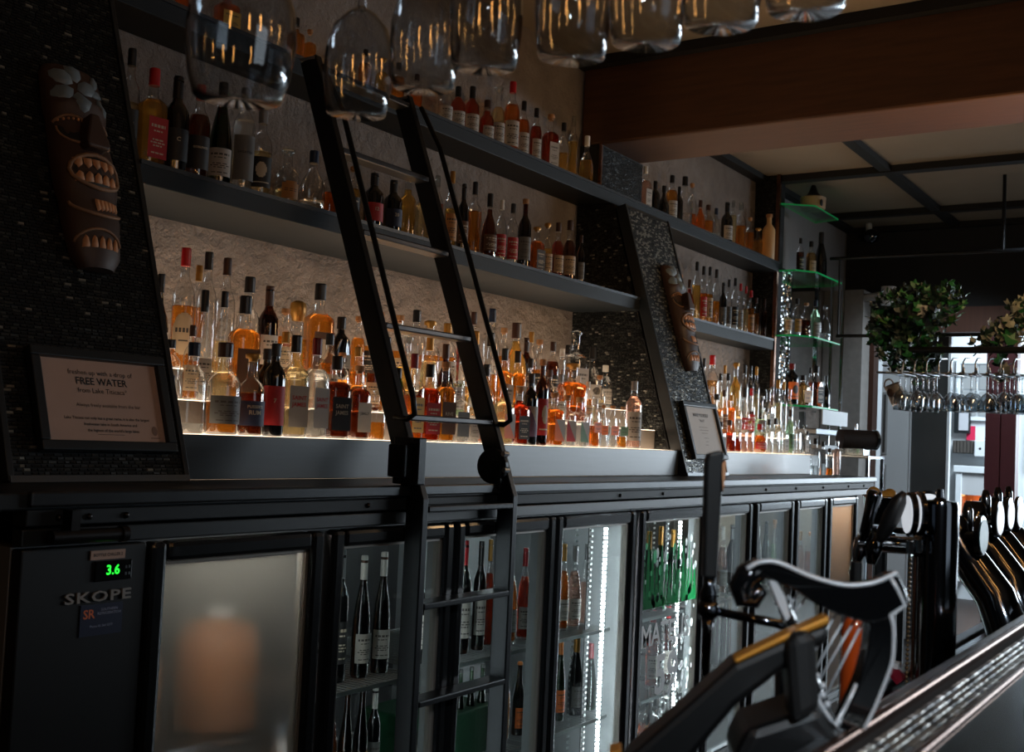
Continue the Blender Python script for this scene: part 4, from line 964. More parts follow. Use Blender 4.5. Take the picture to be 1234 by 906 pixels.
 ('square_bottle', 6.223, 2.37, -0.037, 0.197, 0.0233, 'square', 'c', 0.4, 'K', '-', '', 'black-capped clear square bottle, ninth from left, front row of lit ledge beyond far panel', 'bottles on the front row of lit ledge beyond far panel'),
 ('square_bottle', 6.329, 2.37, -0.037, 0.206, 0.0236, 'square', 'c', 0.4, 'K', '-', '', 'black-capped clear square bottle, tenth from left, front row of lit ledge beyond far panel', 'bottles on the front row of lit ledge beyond far panel'),
 ('square_bottle', 6.469, 2.37, -0.037, 0.182, 0.024, 'square', 'c', 0.5, 'T', 'Pw', '', 'glass-capped clear square bottle, twelfth from left, front row of lit ledge beyond far panel', 'bottles on the front row of lit ledge beyond far panel'),
 ('spirit_bottle', 6.575, 2.37, -0.037, 0.265, 0.0244, 'std', 'n', 0.9, 'M', 'Pe', '', 'brown-capped pale green bottle with green label, front row of lit ledge beyond far panel', 'bottles on the front row of lit ledge beyond far panel'),
 ('square_bottle', 6.697, 2.37, -0.037, 0.21, 0.0247, 'square', 'c', 0.4, 'T', '-', '', 'glass-capped clear square bottle, front row of lit ledge beyond far panel', 'bottles on the front row of lit ledge beyond far panel'),
 ('square_bottle', 6.835, 2.37, -0.037, 0.184, 0.0213, 'square', 'c', 0.4, 'T', 'Pw', '', 'glass-capped clear square bottle, sixteenth from left, front row of lit ledge beyond far panel', 'bottles on the front row of lit ledge beyond far panel'),
 ('spirit_bottle', 6.88093, 2.37, -0.037, 0.147, 0.0242, 'std', 'c', 0.3, 'K', 'Pk', '', 'black-capped clear bottle with black label, front row of lit ledge beyond far panel', 'bottles on the front row of lit ledge beyond far panel'),
 ('spirit_bottle', 2.268, 2.82, 1.245, 0.177, 0.0312, 'std', 'o', 0.8, 'K', '-', '', 'black-capped orange bottle, top shelf left of ladder', 'bottles on the top shelf left of ladder'),
 ('square_bottle', 2.44, 2.82, 1.245, 0.159, 0.0366, 'square', 'o', 0.9, 'M', 'Py', '', 'brown-capped orange square bottle with yellow label, top shelf left of ladder', 'bottles on the top shelf left of ladder'),
 ('square_bottle', 2.754, 2.82, 1.245, 0.172, 0.0261, 'square', 'a', 0.9, 'K', '-', '', 'black-capped amber square bottle, top shelf left of ladder', 'bottles on the top shelf left of ladder'),
 ('square_bottle', 2.822, 2.82, 1.245, 0.153, 0.0206, 'square', 'a', 0.8, 'C', '-', '', 'cork-topped amber square bottle, top shelf left of ladder', 'bottles on the top shelf left of ladder'),
 ('spirit_bottle', 3.118, 2.82, 1.245, 0.175, 0.025, 'std', 'a', 0.8, 'K', '-', '', 'black-capped amber bottle, top shelf left of ladder', 'bottles on the top shelf left of ladder'),
 ('squat_bottle', 3.219, 2.82, 1.245, 0.174, 0.0287, 'wide', 'g', 0.8, 'D', '-', '', 'gold-capped golden squat bottle, top shelf behind ladder', 'bottles on the top shelf behind ladder'),
 ('spirit_bottle', 3.313, 2.82, 1.245, 0.184, 0.026, 'std', 'a', 0.8, 'K', '-', '', 'black-capped amber bottle, top shelf behind ladder', 'bottles on the top shelf behind ladder'),
 ('spirit_bottle', 3.428, 2.82, 1.245, 0.172, 0.0249, 'std', 'o', 0.8, 'M', '-', '', 'brown-capped orange bottle, top shelf behind ladder', 'bottles on the top shelf behind ladder'),
 ('spirit_bottle', 3.619, 2.82, 1.245, 0.2, 0.0309, 'std', 'c', 0.3, 'W', 'Pw', '', 'white-capped clear bottle with white label, top shelf behind ladder', 'bottles on the top shelf behind ladder'),
 ('spirit_bottle', 3.705, 2.82, 1.245, 0.202, 0.0314, 'bord', 'r', 0.9, 'K', 'Pw', '', 'black-capped red straight-sided bottle, fifth from left, top shelf behind ladder', 'bottles on the top shelf behind ladder'),
 ('spirit_bottle', 3.805, 2.82, 1.245, 0.231, 0.0319, 'bord', 'r', 0.9, 'K', 'Pw', '', 'black-capped red straight-sided bottle, sixth from left, top shelf behind ladder', 'bottles on the top shelf behind ladder'),
 ('squat_bottle', 3.918, 2.82, 1.245, 0.203, 0.0325, 'wide', 'r', 0.9, 'M', 'Pw', '', 'brown-capped red squat bottle with white label, top shelf right of ladder', 'bottles on the top shelf right of ladder'),
 ('squat_bottle', 4.001, 2.82, 1.245, 0.287, 0.0312, 'wide', 'p', 0.8, 'T', 'Pw', '', 'glass-capped straw squat bottle with white label, top shelf right of ladder', 'bottles on the top shelf right of ladder'),
 ('spirit_bottle', 4.107, 2.82, 1.245, 0.34, 0.0355, 'std', 'o', 0.85, 'R', 'Pw', '', 'red-capped orange bottle with white label, top shelf right of ladder', 'bottles on the top shelf right of ladder'),
 ('spirit_bottle', 4.204, 2.82, 1.245, 0.278, 0.0285, 'std', 'o', 0.8, 'K', 'Pw', '', 'black-capped orange bottle with white label, top shelf right of ladder', 'bottles on the top shelf right of ladder'),
 ('spirit_bottle', 4.311, 2.82, 1.245, 0.274, 0.027, 'std', 'r', 0.8, 'K', 'Pw', '', 'black-capped red bottle with white label, top shelf right of ladder', 'bottles on the top shelf right of ladder'),
 ('square_bottle', 4.439, 2.82, 1.245, 0.279, 0.0335, 'square', 'r', 0.85, 'C', 'Pw', '', 'cork-topped red square bottle with white label, top shelf right of ladder', 'bottles on the top shelf right of ladder'),
 ('spirit_bottle', 4.558, 2.82, 1.245, 0.27, 0.0281, 'std', 'g', 0.5, 'K', '-', '', 'black-capped golden bottle, top shelf right of ladder', 'bottles on the top shelf right of ladder'),
 ('spirit_bottle', 4.648, 2.82, 1.245, 0.327, 0.0244, 'std', 'g', 0.7, 'T', '-', '', 'glass-capped golden bottle, top shelf right of ladder', 'bottles on the top shelf right of ladder'),
 ('round_bottle', 4.784, 2.82, 1.245, 0.262, 0.0373, 'round', 'g', 0.6, 'W', '-', '', 'white-capped golden round-bellied bottle, top shelf right of ladder', 'bottles on the top shelf right of ladder'),
 ('spirit_bottle', 1.95, 2.63, 0.7, 0.324, 0.0278, 'std', 'p', 0.6, 'K', 'Lk', '', 'black-capped straw bottle with black label, middle shelf left of ladder', 'bottles on the middle shelf left of ladder'),
 ('square_bottle', 2.029, 2.63, 0.7, 0.291, 0.0354, 'square', 'y', 0.8, 'R', 'Pr', '', 'red-capped yellow square bottle with red label, middle shelf left of ladder', 'bottles on the middle shelf left of ladder'),
 ('spirit_bottle', 2.114, 2.63, 0.7, 0.293, 0.0362, 'bord', 'k', 0.5, 'K', 'Pk', 'C', 'black-capped black straight-sided bottle with black label, middle shelf left of ladder', 'bottles on the middle shelf left of ladder'),
 ('spirit_bottle', 2.197, 2.63, 0.7, 0.292, 0.0333, 'std', 'd', 0.8, 'R', 'Pk', "GOSLING'S", 'red-capped dark brown bottle with black label, middle shelf left of ladder', 'bottles on the middle shelf left of ladder'),
 ('champagne_bottle', 2.282, 2.63, 0.7, 0.324, 0.0353, 'champ', 'G', 0.9, 'K', 'Pw', '', 'black-capped green champagne bottle with white label, middle shelf left of ladder', 'bottles on the middle shelf left of ladder'),
 ('tall_bottle', 2.372, 2.63, 0.7, 0.332, 0.0347, 'tall', 'c', 0.8, 'S', 'Pg', 'SAGATIBA', 'silver-capped clear slim bottle with grey label, middle shelf left of ladder', 'bottles on the middle shelf left of ladder'),
 ('spirit_bottle', 2.449, 2.63, 0.7, 0.283, 0.034, 'std', 'p', 0.6, 'S', 'Lk', '', 'silver-capped straw bottle with black label, middle shelf left of ladder', 'bottles on the middle shelf left of ladder'),
 ('squat_bottle', 2.566, 2.63, 0.7, 0.188, 0.0376, 'wide', 'p', 0.3, 'T', 'Tt', '', 'glass-capped straw squat bottle with kraft tag, middle shelf left of ladder', 'bottles on the middle shelf left of ladder'),
 ('round_bottle', 2.683, 2.63, 0.7, 0.21, 0.0428, 'round', 'c', 0.2, 'N', '-', '', 'navy-capped clear round-bellied bottle, middle shelf left of ladder', 'bottles on the middle shelf left of ladder'),
 ('square_bottle', 2.769, 2.63, 0.7, 0.194, 0.0239, 'square', 'o', 0.5, 'C', '-', '', 'cork-topped orange square bottle, middle shelf left of ladder', 'bottles on the middle shelf left of ladder'),
 ('spirit_bottle', 2.881, 2.63, 0.7, 0.202, 0.0259, 'std', 'g', 0.7, 'C', 'Pk', '', 'cork-topped golden bottle with black label, middle shelf left of ladder', 'bottles on the middle shelf left of ladder'),
 ('spirit_bottle', 2.991, 2.63, 0.7, 0.203, 0.0354, 'bord', 'k', 0.5, 'K', 'Lr', '12', 'black-capped black straight-sided bottle with red label, middle shelf behind ladder', 'bottles on the middle shelf behind ladder'),
 ('spirit_bottle', 3.097, 2.63, 0.7, 0.201, 0.0346, 'bord', 'k', 0.5, 'K', 'Ln', '20', 'black-capped black straight-sided bottle with navy label, middle shelf behind ladder', 'bottles on the middle shelf behind ladder'),
 ('squat_bottle', 3.18, 2.63, 0.7, 0.242, 0.0337, 'wide', 'g', 0.9, 'D', '-', '', 'gold-capped golden squat bottle, middle shelf behind ladder', 'bottles on the middle shelf behind ladder'),
 ('square_bottle', 3.275, 2.63, 0.7, 0.228, 0.0234, 'square', 'p', 0.9, 'D', '-', '', 'gold-capped straw square bottle, middle shelf behind ladder', 'bottles on the middle shelf behind ladder'),
 ('spirit_bottle', 3.353, 2.63, 0.7, 0.274, 0.0254, 'std', 'o', 0.7, 'T', 'Pr', '', 'glass-capped orange bottle with red label, middle shelf behind ladder', 'bottles on the middle shelf behind ladder'),
 ('spirit_bottle', 3.446, 2.63, 0.7, 0.312, 0.0242, 'std', 'g', 0.6, 'D', 'Pt', '', 'gold-capped golden bottle with kraft label, middle shelf behind ladder', 'bottles on the middle shelf behind ladder'),
 ('spirit_bottle', 3.525, 2.63, 0.7, 0.279, 0.0229, 'bord', 'k', 0.5, 'K', 'Pb', '', 'black-capped black straight-sided bottle with brown label, middle shelf behind ladder', 'bottles on the middle shelf behind ladder'),
 ('square_bottle', 3.599, 2.63, 0.7, 0.303, 0.0249, 'square', 'a', 0.7, 'K', '-', '', 'black-capped amber square bottle, middle shelf right of ladder', 'bottles on the middle shelf right of ladder'),
 ('round_bottle', 3.706, 2.63, 0.7, 0.278, 0.0339, 'round', 'd', 0.9, 'K', 'Pb', '', 'black-capped dark brown round-bellied bottle with brown label, middle shelf right of ladder', 'bottles on the middle shelf right of ladder'),
 ('spirit_bottle', 3.792, 2.63, 0.7, 0.269, 0.0224, 'std', 'c', 0.3, 'W', 'Pr', '', 'white-capped clear bottle with red label, middle shelf right of ladder', 'bottles on the middle shelf right of ladder'),
 ('spirit_bottle', 3.876, 2.63, 0.7, 0.27, 0.0262, 'std', 'c', 0.4, 'K', 'Pr', '', 'black-capped clear bottle with red label, middle shelf right of ladder', 'bottles on the middle shelf right of ladder'),
 ('spirit_bottle', 3.969, 2.63, 0.7, 0.309, 0.0284, 'bord', 'B', 0.9, 'C', 'Pg', '', 'cork-topped brown-glass straight-sided bottle with grey label, middle shelf right of ladder', 'bottles on the middle shelf right of ladder'),
 ('square_bottle', 4.067, 2.63, 0.7, 0.206, 0.0307, 'square', 'o', 0.8, 'D', 'Pk', '', 'gold-capped orange square bottle with black label, middle shelf right of ladder', 'bottles on the middle shelf right of ladder'),
 ('squat_bottle', 4.153, 2.63, 0.7, 0.239, 0.0256, 'wide', 'g', 0.6, 'D', 'Pc', '', 'gold-capped golden squat bottle with cream label, middle shelf right of ladder', 'bottles on the middle shelf right of ladder'),
 ('squat_bottle', 4.243, 2.63, 0.7, 0.257, 0.0279, 'wide', 'r', 0.8, 'M', 'Pc', '', 'brown-capped red squat bottle with cream label, middle shelf right of ladder', 'bottles on the middle shelf right of ladder'),
 ('squat_bottle', 4.343, 2.63, 0.7, 0.286, 0.0302, 'wide', 'd', 0.8, 'M', 'Pc', '', 'brown-capped dark brown squat bottle with cream label, middle shelf right of ladder', 'bottles on the middle shelf right of ladder'),
 ('spirit_bottle', 4.448, 2.63, 0.7, 0.236, 0.0192, 'std', 'B', 0.8, 'M', 'Pg', '', 'brown-capped brown-glass bottle with grey label, middle shelf right of ladder', 'bottles on the middle shelf right of ladder'),
 ('square_bottle', 5.427, 2.82, 1.245, 0.254, 0.0295, 'square', 'w', 0.8, 'W', 'Pw', '', 'white-capped pale pink square bottle with white label, top shelf beyond far panel', 'bottles on the top shelf beyond far panel'),
 ('spirit_bottle', 5.549, 2.82, 1.245, 0.2, 0.0277, 'bord', 'k', 0.5, 'K', '-', '', 'black-capped black straight-sided bottle, second from left, top shelf beyond far panel', 'bottles on the top shelf beyond far panel'),
 ('round_bottle', 5.659, 2.82, 1.245, 0.196, 0.0328, 'round', 'k', 0.5, 'K', '-', '', 'black-capped black round-bellied bottle, top shelf beyond far panel', 'bottles on the top shelf beyond far panel'),
 ('spirit_bottle', 5.759, 2.82, 1.245, 0.277, 0.0332, 'std', 'a', 0.8, 'K', 'Pw', '', 'black-capped amber bottle with white label, top shelf beyond far panel', 'bottles on the top shelf beyond far panel'),
 ('spirit_bottle', 5.857, 2.82, 1.245, 0.233, 0.024, 'bord', 'k', 0.5, 'K', '-', '', 'black-capped black straight-sided bottle, fifth from left, top shelf beyond far panel', 'bottles on the top shelf beyond far panel'),
 ('square_bottle', 5.929, 2.82, 1.245, 0.307, 0.0388, 'square', 'c', 0.3, 'K', '-', '', 'black-capped clear square bottle, top shelf beyond far panel', 'bottles on the top shelf beyond far panel'),
 ('spirit_bottle', 6.029, 2.82, 1.245, 0.289, 0.027, 'std', 'o', 0.4, 'C', '-', '', 'cork-topped orange bottle, top shelf beyond far panel', 'bottles on the top shelf beyond far panel'),
 ('round_bottle', 6.154, 2.82, 1.245, 0.213, 0.0324, 'round', 'o', 0.9, 'M', '-', '', 'brown-capped orange round-bellied bottle, top shelf beyond far panel', 'bottles on the top shelf beyond far panel'),
 ('squat_bottle', 6.27, 2.82, 1.245, 0.208, 0.0329, 'wide', 'a', 0.6, 'M', '-', '', 'brown-capped amber squat bottle, top shelf beyond far panel', 'bottles on the top shelf beyond far panel'),
 ('round_bottle', 6.389, 2.82, 1.245, 0.211, 0.0308, 'round', 'c', 0.3, 'N', '-', '', 'navy-capped clear round-bellied bottle, top shelf beyond far panel', 'bottles on the top shelf beyond far panel'),
 ('spirit_bottle', 6.556, 2.82, 1.245, 0.28, 0.0366, 'bord', 'k', 0.5, 'K', 'Pw', '', 'black-capped black straight-sided bottle with white label, top shelf beyond far panel', 'bottles on the top shelf beyond far panel'),
 ('tall_bottle', 6.649, 2.82, 1.245, 0.31, 0.0238, 'tall', 'p', 0.8, 'T', '-', '', 'glass-capped straw slim bottle, top shelf beyond far panel', 'bottles on the top shelf beyond far panel'),
 ('spirit_bottle', 6.779, 2.82, 1.245, 0.323, 0.0349, 'std', 'a', 0.6, 'T', '-', '', 'glass-capped amber bottle, top shelf beyond far panel', 'bottles on the top shelf beyond far panel'),
 ('spirit_bottle', 6.934, 2.82, 1.245, 0.256, 0.0273, 'std', 'a', 0.7, 'C', '-', '', 'cork-topped amber bottle, top shelf beyond far panel', 'bottles on the top shelf beyond far panel'),
 ('squat_bottle', 7.085, 2.82, 1.245, 0.212, 0.0333, 'wide', 'g', 0.7, 'D', '-', '', 'gold-capped golden squat bottle, top shelf beyond far panel', 'bottles on the top shelf beyond far panel'),
 ('tall_bottle', 7.157, 2.774, 1.245, 0.316, 0.0426, 'tall', 't', 0.9, 'C', '-', '', 'cork-topped tan slim bottle, top shelf beyond far panel', 'bottles on the top shelf beyond far panel'),
 ('squat_bottle', 5.914, 2.82, 0.725, 0.248, 0.0289, 'wide', 'r', 0.8, 'C', 'Pw', '', 'cork-topped red squat bottle with white label, middle shelf beyond far panel', 'bottles on the middle shelf beyond far panel'),
 ('round_bottle', 6.046, 2.82, 0.725, 0.238, 0.0294, 'round', 'r', 0.9, 'M', 'Pw', '', 'brown-capped red round-bellied bottle with white label, middle shelf beyond far panel', 'bottles on the middle shelf beyond far panel'),
 ('spirit_bottle', 6.14, 2.82, 0.725, 0.359, 0.0248, 'std', 'g', 0.7, 'K', '-', '', 'black-capped golden bottle, middle shelf beyond far panel', 'bottles on the middle shelf beyond far panel'),
 ('spirit_bottle', 6.238, 2.82, 0.725, 0.346, 0.0251, 'std', 'o', 0.6, 'K', 'Pr', '', 'black-capped orange bottle with red label, middle shelf beyond far panel', 'bottles on the middle shelf beyond far panel'),
 ('spirit_bottle', 6.329, 2.82, 0.725, 0.357, 0.0229, 'std', 'a', 0.6, 'K', 'Pc', '', 'black-capped amber bottle with cream label, middle shelf beyond far panel', 'bottles on the middle shelf beyond far panel'),
 ('spirit_bottle', 6.43, 2.82, 0.725, 0.356, 0.0257, 'std', 'a', 0.5, 'K', '-', '', 'black-capped amber bottle, middle shelf beyond far panel', 'bottles on the middle shelf beyond far panel'),
 ('spirit_bottle', 6.54, 2.82, 0.725, 0.289, 0.0234, 'bord', 'k', 0.5, 'K', 'Pg', '', 'black-capped black straight-sided bottle with grey label, middle shelf beyond far panel', 'bottles on the middle shelf beyond far panel'),
 ('spirit_bottle', 6.63, 2.82, 0.725, 0.321, 0.021, 'std', 'c', 0.3, 'K', 'Pg', '', 'black-capped clear bottle with grey label, middle shelf beyond far panel', 'bottles on the middle shelf beyond far panel'),
 ('spirit_bottle', 6.729, 2.82, 0.725, 0.345, 0.024, 'std', 'c', 0.3, 'K', 'Pk', '', 'black-capped clear bottle with black label, middle shelf beyond far panel', 'bottles on the middle shelf beyond far panel'),
 ('spirit_bottle', 6.821, 2.82, 0.725, 0.322, 0.0215, 'std', 'p', 0.5, 'R', 'Pw', '', 'red-capped straw bottle with white label, middle shelf beyond far panel', 'bottles on the middle shelf beyond far panel'),
 ('spirit_bottle', 6.913, 2.82, 0.725, 0.317, 0.019, 'std', 'p', 0.6, 'R', '-', '', 'red-capped straw bottle, middle shelf beyond far panel', 'bottles on the middle shelf beyond far panel'),
 ('spirit_bottle', 7.001, 2.82, 0.725, 0.301, 0.0247, 'std', 'a', 0.7, 'R', 'Pt', '', 'red-capped amber bottle with kraft label, middle shelf beyond far panel', 'bottles on the middle shelf beyond far panel'),
 ('spirit_bottle', 7.1, 2.82, 0.725, 0.266, 0.0194, 'std', 'a', 0.7, 'M', '-', '', 'brown-capped amber bottle, middle shelf beyond far panel', 'bottles on the middle shelf beyond far panel'),
 ('spirit_bottle', 7.175, 2.82, 0.725, 0.268, 0.0139, 'bord', 'k', 0.5, 'K', '-', '', 'black-capped black straight-sided bottle, middle shelf beyond far panel', 'bottles on the middle shelf beyond far panel'),
 ('spirit_bottle', 7.183, 2.793, 0.725, 0.266, 0.014, 'bord', 'd', 0.8, 'M', '-', '', 'brown-capped dark brown straight-sided bottle, middle shelf beyond far panel', 'bottles on the middle shelf beyond far panel'),
 ('spirit_bottle', 2.408, 2.16, -0.715, 0.369, 0.0235, 'bord', 'k', 0.5, 'S', 'Pk', '', 'silver-capped black straight-sided bottle with black label, upper shelf behind second fridge door', 'bottles on the upper shelf behind the second fridge door'),
 ('wine_bottle', 2.502, 2.16, -0.715, 0.347, 0.0265, 'burg', 'B', 0.9, 'W', 'Pw', '', 'white-capped brown-glass sloping-shouldered bottle, second from left, upper shelf behind second fridge door', 'bottles on the upper shelf behind the second fridge door'),
 ('wine_bottle', 2.591, 2.16, -0.715, 0.351, 0.0271, 'burg', 'B', 0.9, 'W', 'Pw', '', 'white-capped brown-glass sloping-shouldered bottle, third from left, upper shelf behind second fridge door', 'bottles on the upper shelf behind the second fridge door'),
 ('spirit_bottle', 2.772, 2.16, -0.715, 0.322, 0.0193, 'bord', 'G', 0.9, 'K', 'Pw', '', 'black-capped green straight-sided bottle with white label, upper shelf behind second fridge door', 'bottles on the upper shelf behind the second fridge door'),
 ('spirit_bottle', 2.824, 2.16, -0.715, 0.35, 0.0195, 'bord', 'G', 0.9, 'K', '-', '', 'black-capped green straight-sided bottle, upper shelf behind second fridge door', 'bottles on the upper shelf behind the second fridge door'),
 ('spirit_bottle', 3.001, 2.16, -0.715, 0.364, 0.0244, 'bord', 'B', 0.9, 'R', 'Pw', '', 'red-capped brown-glass straight-sided bottle with white label, upper shelf behind third fridge door', 'bottles on the upper shelf behind the third fridge door'),
 ('spirit_bottle', 3.091, 2.16, -0.715, 0.357, 0.0221, 'bord', 'B', 0.9, 'K', 'Pw', '', 'black-capped brown-glass straight-sided bottle with white label, upper shelf behind third fridge door', 'bottles on the upper shelf behind the third fridge door'),
 ('wine_bottle', 3.144, 2.16, -0.715, 0.36, 0.0196, 'burg', 'r', 0.8, 'D', '-', '', 'gold-capped red sloping-shouldered bottle, upper shelf behind third fridge door', 'bottles on the upper shelf behind the third fridge door'),
 ('wine_bottle', 3.273, 2.16, -0.715, 0.321, 0.0288, 'burg', 'o', 0.8, 'S', 'Pg', '', 'silver-capped orange sloping-shouldered bottle with grey label, upper shelf behind third fridge door', 'bottles on the upper shelf behind the third fridge door'),
 ('wine_bottle', 3.364, 2.16, -0.715, 0.319, 0.0235, 'burg', 'r', 0.8, 'R', 'Pw', '', 'red-capped red sloping-shouldered bottle with white label, upper shelf behind third fridge door', 'bottles on the upper shelf behind the third fridge door'),
 ('wine_bottle', 3.631, 2.16, -0.715, 0.319, 0.0232, 'burg', 'o', 0.85, 'D', 'Pw', '', 'gold-capped orange sloping-shouldered bottle with white label, upper shelf behind fourth fridge door', 'bottles on the upper shelf behind the fourth fridge door'),
 ('wine_bottle', 3.712, 2.16, -0.715, 0.309, 0.0283, 'burg', 'w', 0.85, 'S', 'Pw', '', 'silver-capped pale pink sloping-shouldered bottle with white label, upper shelf behind fourth fridge door', 'bottles on the upper shelf behind the fourth fridge door'),
 ('wine_bottle', 3.8, 2.16, -0.715, 0.31, 0.024, 'burg', 'w', 0.6, 'S', '-', '', 'silver-capped pale pink sloping-shouldered bottle, upper shelf behind fourth fridge door', 'bottles on the upper shelf behind the fourth fridge door'),
 ('champagne_bottle', 4.328, 2.16, -0.715, 0.334, 0.0264, 'champ', 'G', 0.9, 'D', '-', '', 'gold-capped green champagne bottle, first from left, upper shelf behind fifth fridge door', 'bottles on the upper shelf behind the fifth fridge door'),
 ('champagne_bottle', 4.438, 2.16, -0.715, 0.351, 0.0269, 'champ', 'G', 0.9, 'D', '-', '', 'gold-capped green champagne bottle, second from left, upper shelf behind fifth fridge door', 'bottles on the upper shelf behind the fifth fridge door'),
 ('champagne_bottle', 4.564, 2.16, -0.715, 0.331, 0.0257, 'champ', 'G', 0.9, 'D', '-', '', 'gold-capped green champagne bottle, third from left, upper shelf behind fifth fridge door', 'bottles on the upper shelf behind the fifth fridge door'),
 ('wine_bottle', 5.118, 2.16, -0.715, 0.323, 0.0261, 'burg', 'w', 0.85, 'W', 'Pg', '', 'white-capped pale pink sloping-shouldered bottle with grey label, upper shelf behind sixth fridge door', 'bottles on the upper shelf behind the sixth fridge door'),
 ('spirit_bottle', 5.231, 2.16, -0.715, 0.326, 0.0245, 'bord', 'B', 0.9, 'S', '-', '', 'silver-capped brown-glass straight-sided bottle, upper shelf behind sixth fridge door', 'bottles on the upper shelf behind the sixth fridge door'),
 ('wine_bottle', 5.347, 2.16, -0.715, 0.33, 0.0249, 'burg', 'G', 0.8, 'K', 'Pw', '', 'black-capped green sloping-shouldered bottle with white label, upper shelf behind sixth fridge door', 'bottles on the upper shelf behind the sixth fridge door'),
 ('wine_bottle', 5.572, 2.16, -0.715, 0.312, 0.0236, 'burg', 'c', 0.4, 'T', '-', '', 'glass-capped clear sloping-shouldered bottle, upper shelf behind seventh fridge door', 'bottles on the upper shelf behind the seventh fridge door'),
 ('wine_bottle', 5.687, 2.16, -0.715, 0.325, 0.024, 'burg', 'G', 0.8, 'K', '-', '', 'black-capped green sloping-shouldered bottle, upper shelf behind seventh fridge door', 'bottles on the upper shelf behind the seventh fridge door'),
 ('wine_bottle', 5.808, 2.16, -0.715, 0.329, 0.0244, 'burg', 'n', 0.7, 'C', '-', '', 'cork-topped pale green sloping-shouldered bottle, upper shelf behind seventh fridge door', 'bottles on the upper shelf behind the seventh fridge door'),
 ('wine_bottle', 5.933, 2.16, -0.715, 0.334, 0.0248, 'burg', 'B', 0.8, 'W', '-', '', 'white-capped brown-glass sloping-shouldered bottle, upper shelf behind seventh fridge door', 'bottles on the upper shelf behind the seventh fridge door'),
 ('wine_bottle', 6.219, 2.16, -0.715, 0.249, 0.0234, 'burg', 'w', 0.8, 'D', '-', '', 'gold-capped pale pink sloping-shouldered bottle, upper shelf behind eighth fridge door', 'bottles on the upper shelf behind the eighth fridge door'),
 ('square_bottle', 6.389, 2.16, -0.715, 0.237, 0.0263, 'square', 'o', 0.6, 'C', 'Pt', '', 'cork-topped orange square bottle with kraft label, upper shelf behind eighth fridge door', 'bottles on the upper shelf behind the eighth fridge door'),
 ('beer_bottle', 2.399, 2.16, -1.045, 0.303, 0.0186, 'beer', 'o', 0.9, 'D', 'Pw', '', 'gold-capped orange beer bottle with white label, lower shelf behind second fridge door', 'bottles on the lower shelf behind the second fridge door'),
 ('beer_bottle', 2.461, 2.16, -1.045, 0.303, 0.0213, 'beer', 'B', 0.9, 'D', 'Py', 'PACIFICO', 'gold-capped brown-glass beer bottle, second from left, lower shelf behind second fridge door', 'bottles on the lower shelf behind the second fridge door'),
 ('beer_bottle', 2.526, 2.16, -1.045, 0.302, 0.0217, 'beer', 'B', 0.9, 'D', 'Py', 'PACIFICO', 'gold-capped brown-glass beer bottle, third from left, lower shelf behind second fridge door', 'bottles on the lower shelf behind the second fridge door'),
 ('spirit_bottle', 2.582, 2.16, -1.045, 0.288, 0.0207, 'bord', 'k', 0.5, 'W', 'Pg', '', 'white-capped black straight-sided bottle with grey label, lower shelf behind second fridge door', 'bottles on the lower shelf behind the second fridge door'),
 ('beer_bottle', 2.76, 2.16, -1.045, 0.202, 0.0178, 'beer', 'n', 0.8, 'S', '-', '', 'silver-capped pale green beer bottle, lower shelf behind second fridge door', 'bottles on the lower shelf behind the second fridge door'),
 ('beer_bottle', 2.813, 2.16, -1.045, 0.204, 0.0181, 'beer', 'o', 0.8, 'S', 'Pw', '', 'silver-capped orange beer bottle with white label, lower shelf behind second fridge door', 'bottles on the lower shelf behind the second fridge door'),
 ('beer_bottle', 3.008, 2.16, -1.045, 0.277, 0.0162, 'beer', 'G', 0.9, 'S', 'Pr', '', 'silver-capped green beer bottle with red label, lower shelf behind third fridge door', 'bottles on the lower shelf behind the third fridge door'),
 ('beer_bottle', 3.068, 2.16, -1.045, 0.277, 0.0164, 'beer', 'G', 0.9, 'S', '-', '', 'silver-capped green beer bottle, second from left, lower shelf behind third fridge door', 'bottles on the lower shelf behind the third fridge door'),
 ('beer_bottle', 3.13, 2.16, -1.045, 0.276, 0.0167, 'beer', 'G', 0.9, 'S', '-', '', 'silver-capped green beer bottle, third from left, lower shelf behind third fridge door', 'bottles on the lower shelf behind the third fridge door'),
 ('beer_bottle', 3.269, 2.16, -1.045, 0.279, 0.0215, 'beer', 'a', 0.9, 'O', '-', '', 'orange-capped amber beer bottle, lower shelf behind third fridge door', 'bottles on the lower shelf behind the third fridge door'),
 ('beer_bottle', 3.36, 2.16, -1.045, 0.252, 0.0219, 'beer', 'B', 0.9, 'O', 'Po', '', 'orange-capped brown-glass beer bottle with orange label, lower shelf behind third fridge door', 'bottles on the lower shelf behind the third fridge door'),
 ('champagne_bottle', 3.636, 2.16, -1.045, 0.311, 0.0216, 'champ', 'G', 0.9, 'O', 'Po', '', 'orange-capped green champagne bottle with orange label, lower shelf behind fourth fridge door', 'bottles on the lower shelf behind the fourth fridge door'),
 ('champagne_bottle', 3.753, 2.16, -1.045, 0.303, 0.03, 'champ', 'k', 0.9, 'D', 'Pg', '', 'gold-capped black champagne bottle with grey label, lower shelf behind fourth fridge door', 'bottles on the lower shelf behind the fourth fridge door'),
 ('champagne_bottle', 3.866, 2.16, -1.045, 0.252, 0.0258, 'champ', 'G', 0.9, 'X', '-', '', 'maroon-capped green champagne bottle, lower shelf behind fourth fridge door', 'bottles on the lower shelf behind the fourth fridge door'),
 ('squat_bottle', 4.398, 2.16, -1.045, 0.325, 0.0284, 'wide', 'r', 0.8, 'R', 'Pw', '', 'red-capped red squat bottle, first from left, lower shelf behind fifth fridge door', 'bottles on the lower shelf behind the fifth fridge door'),
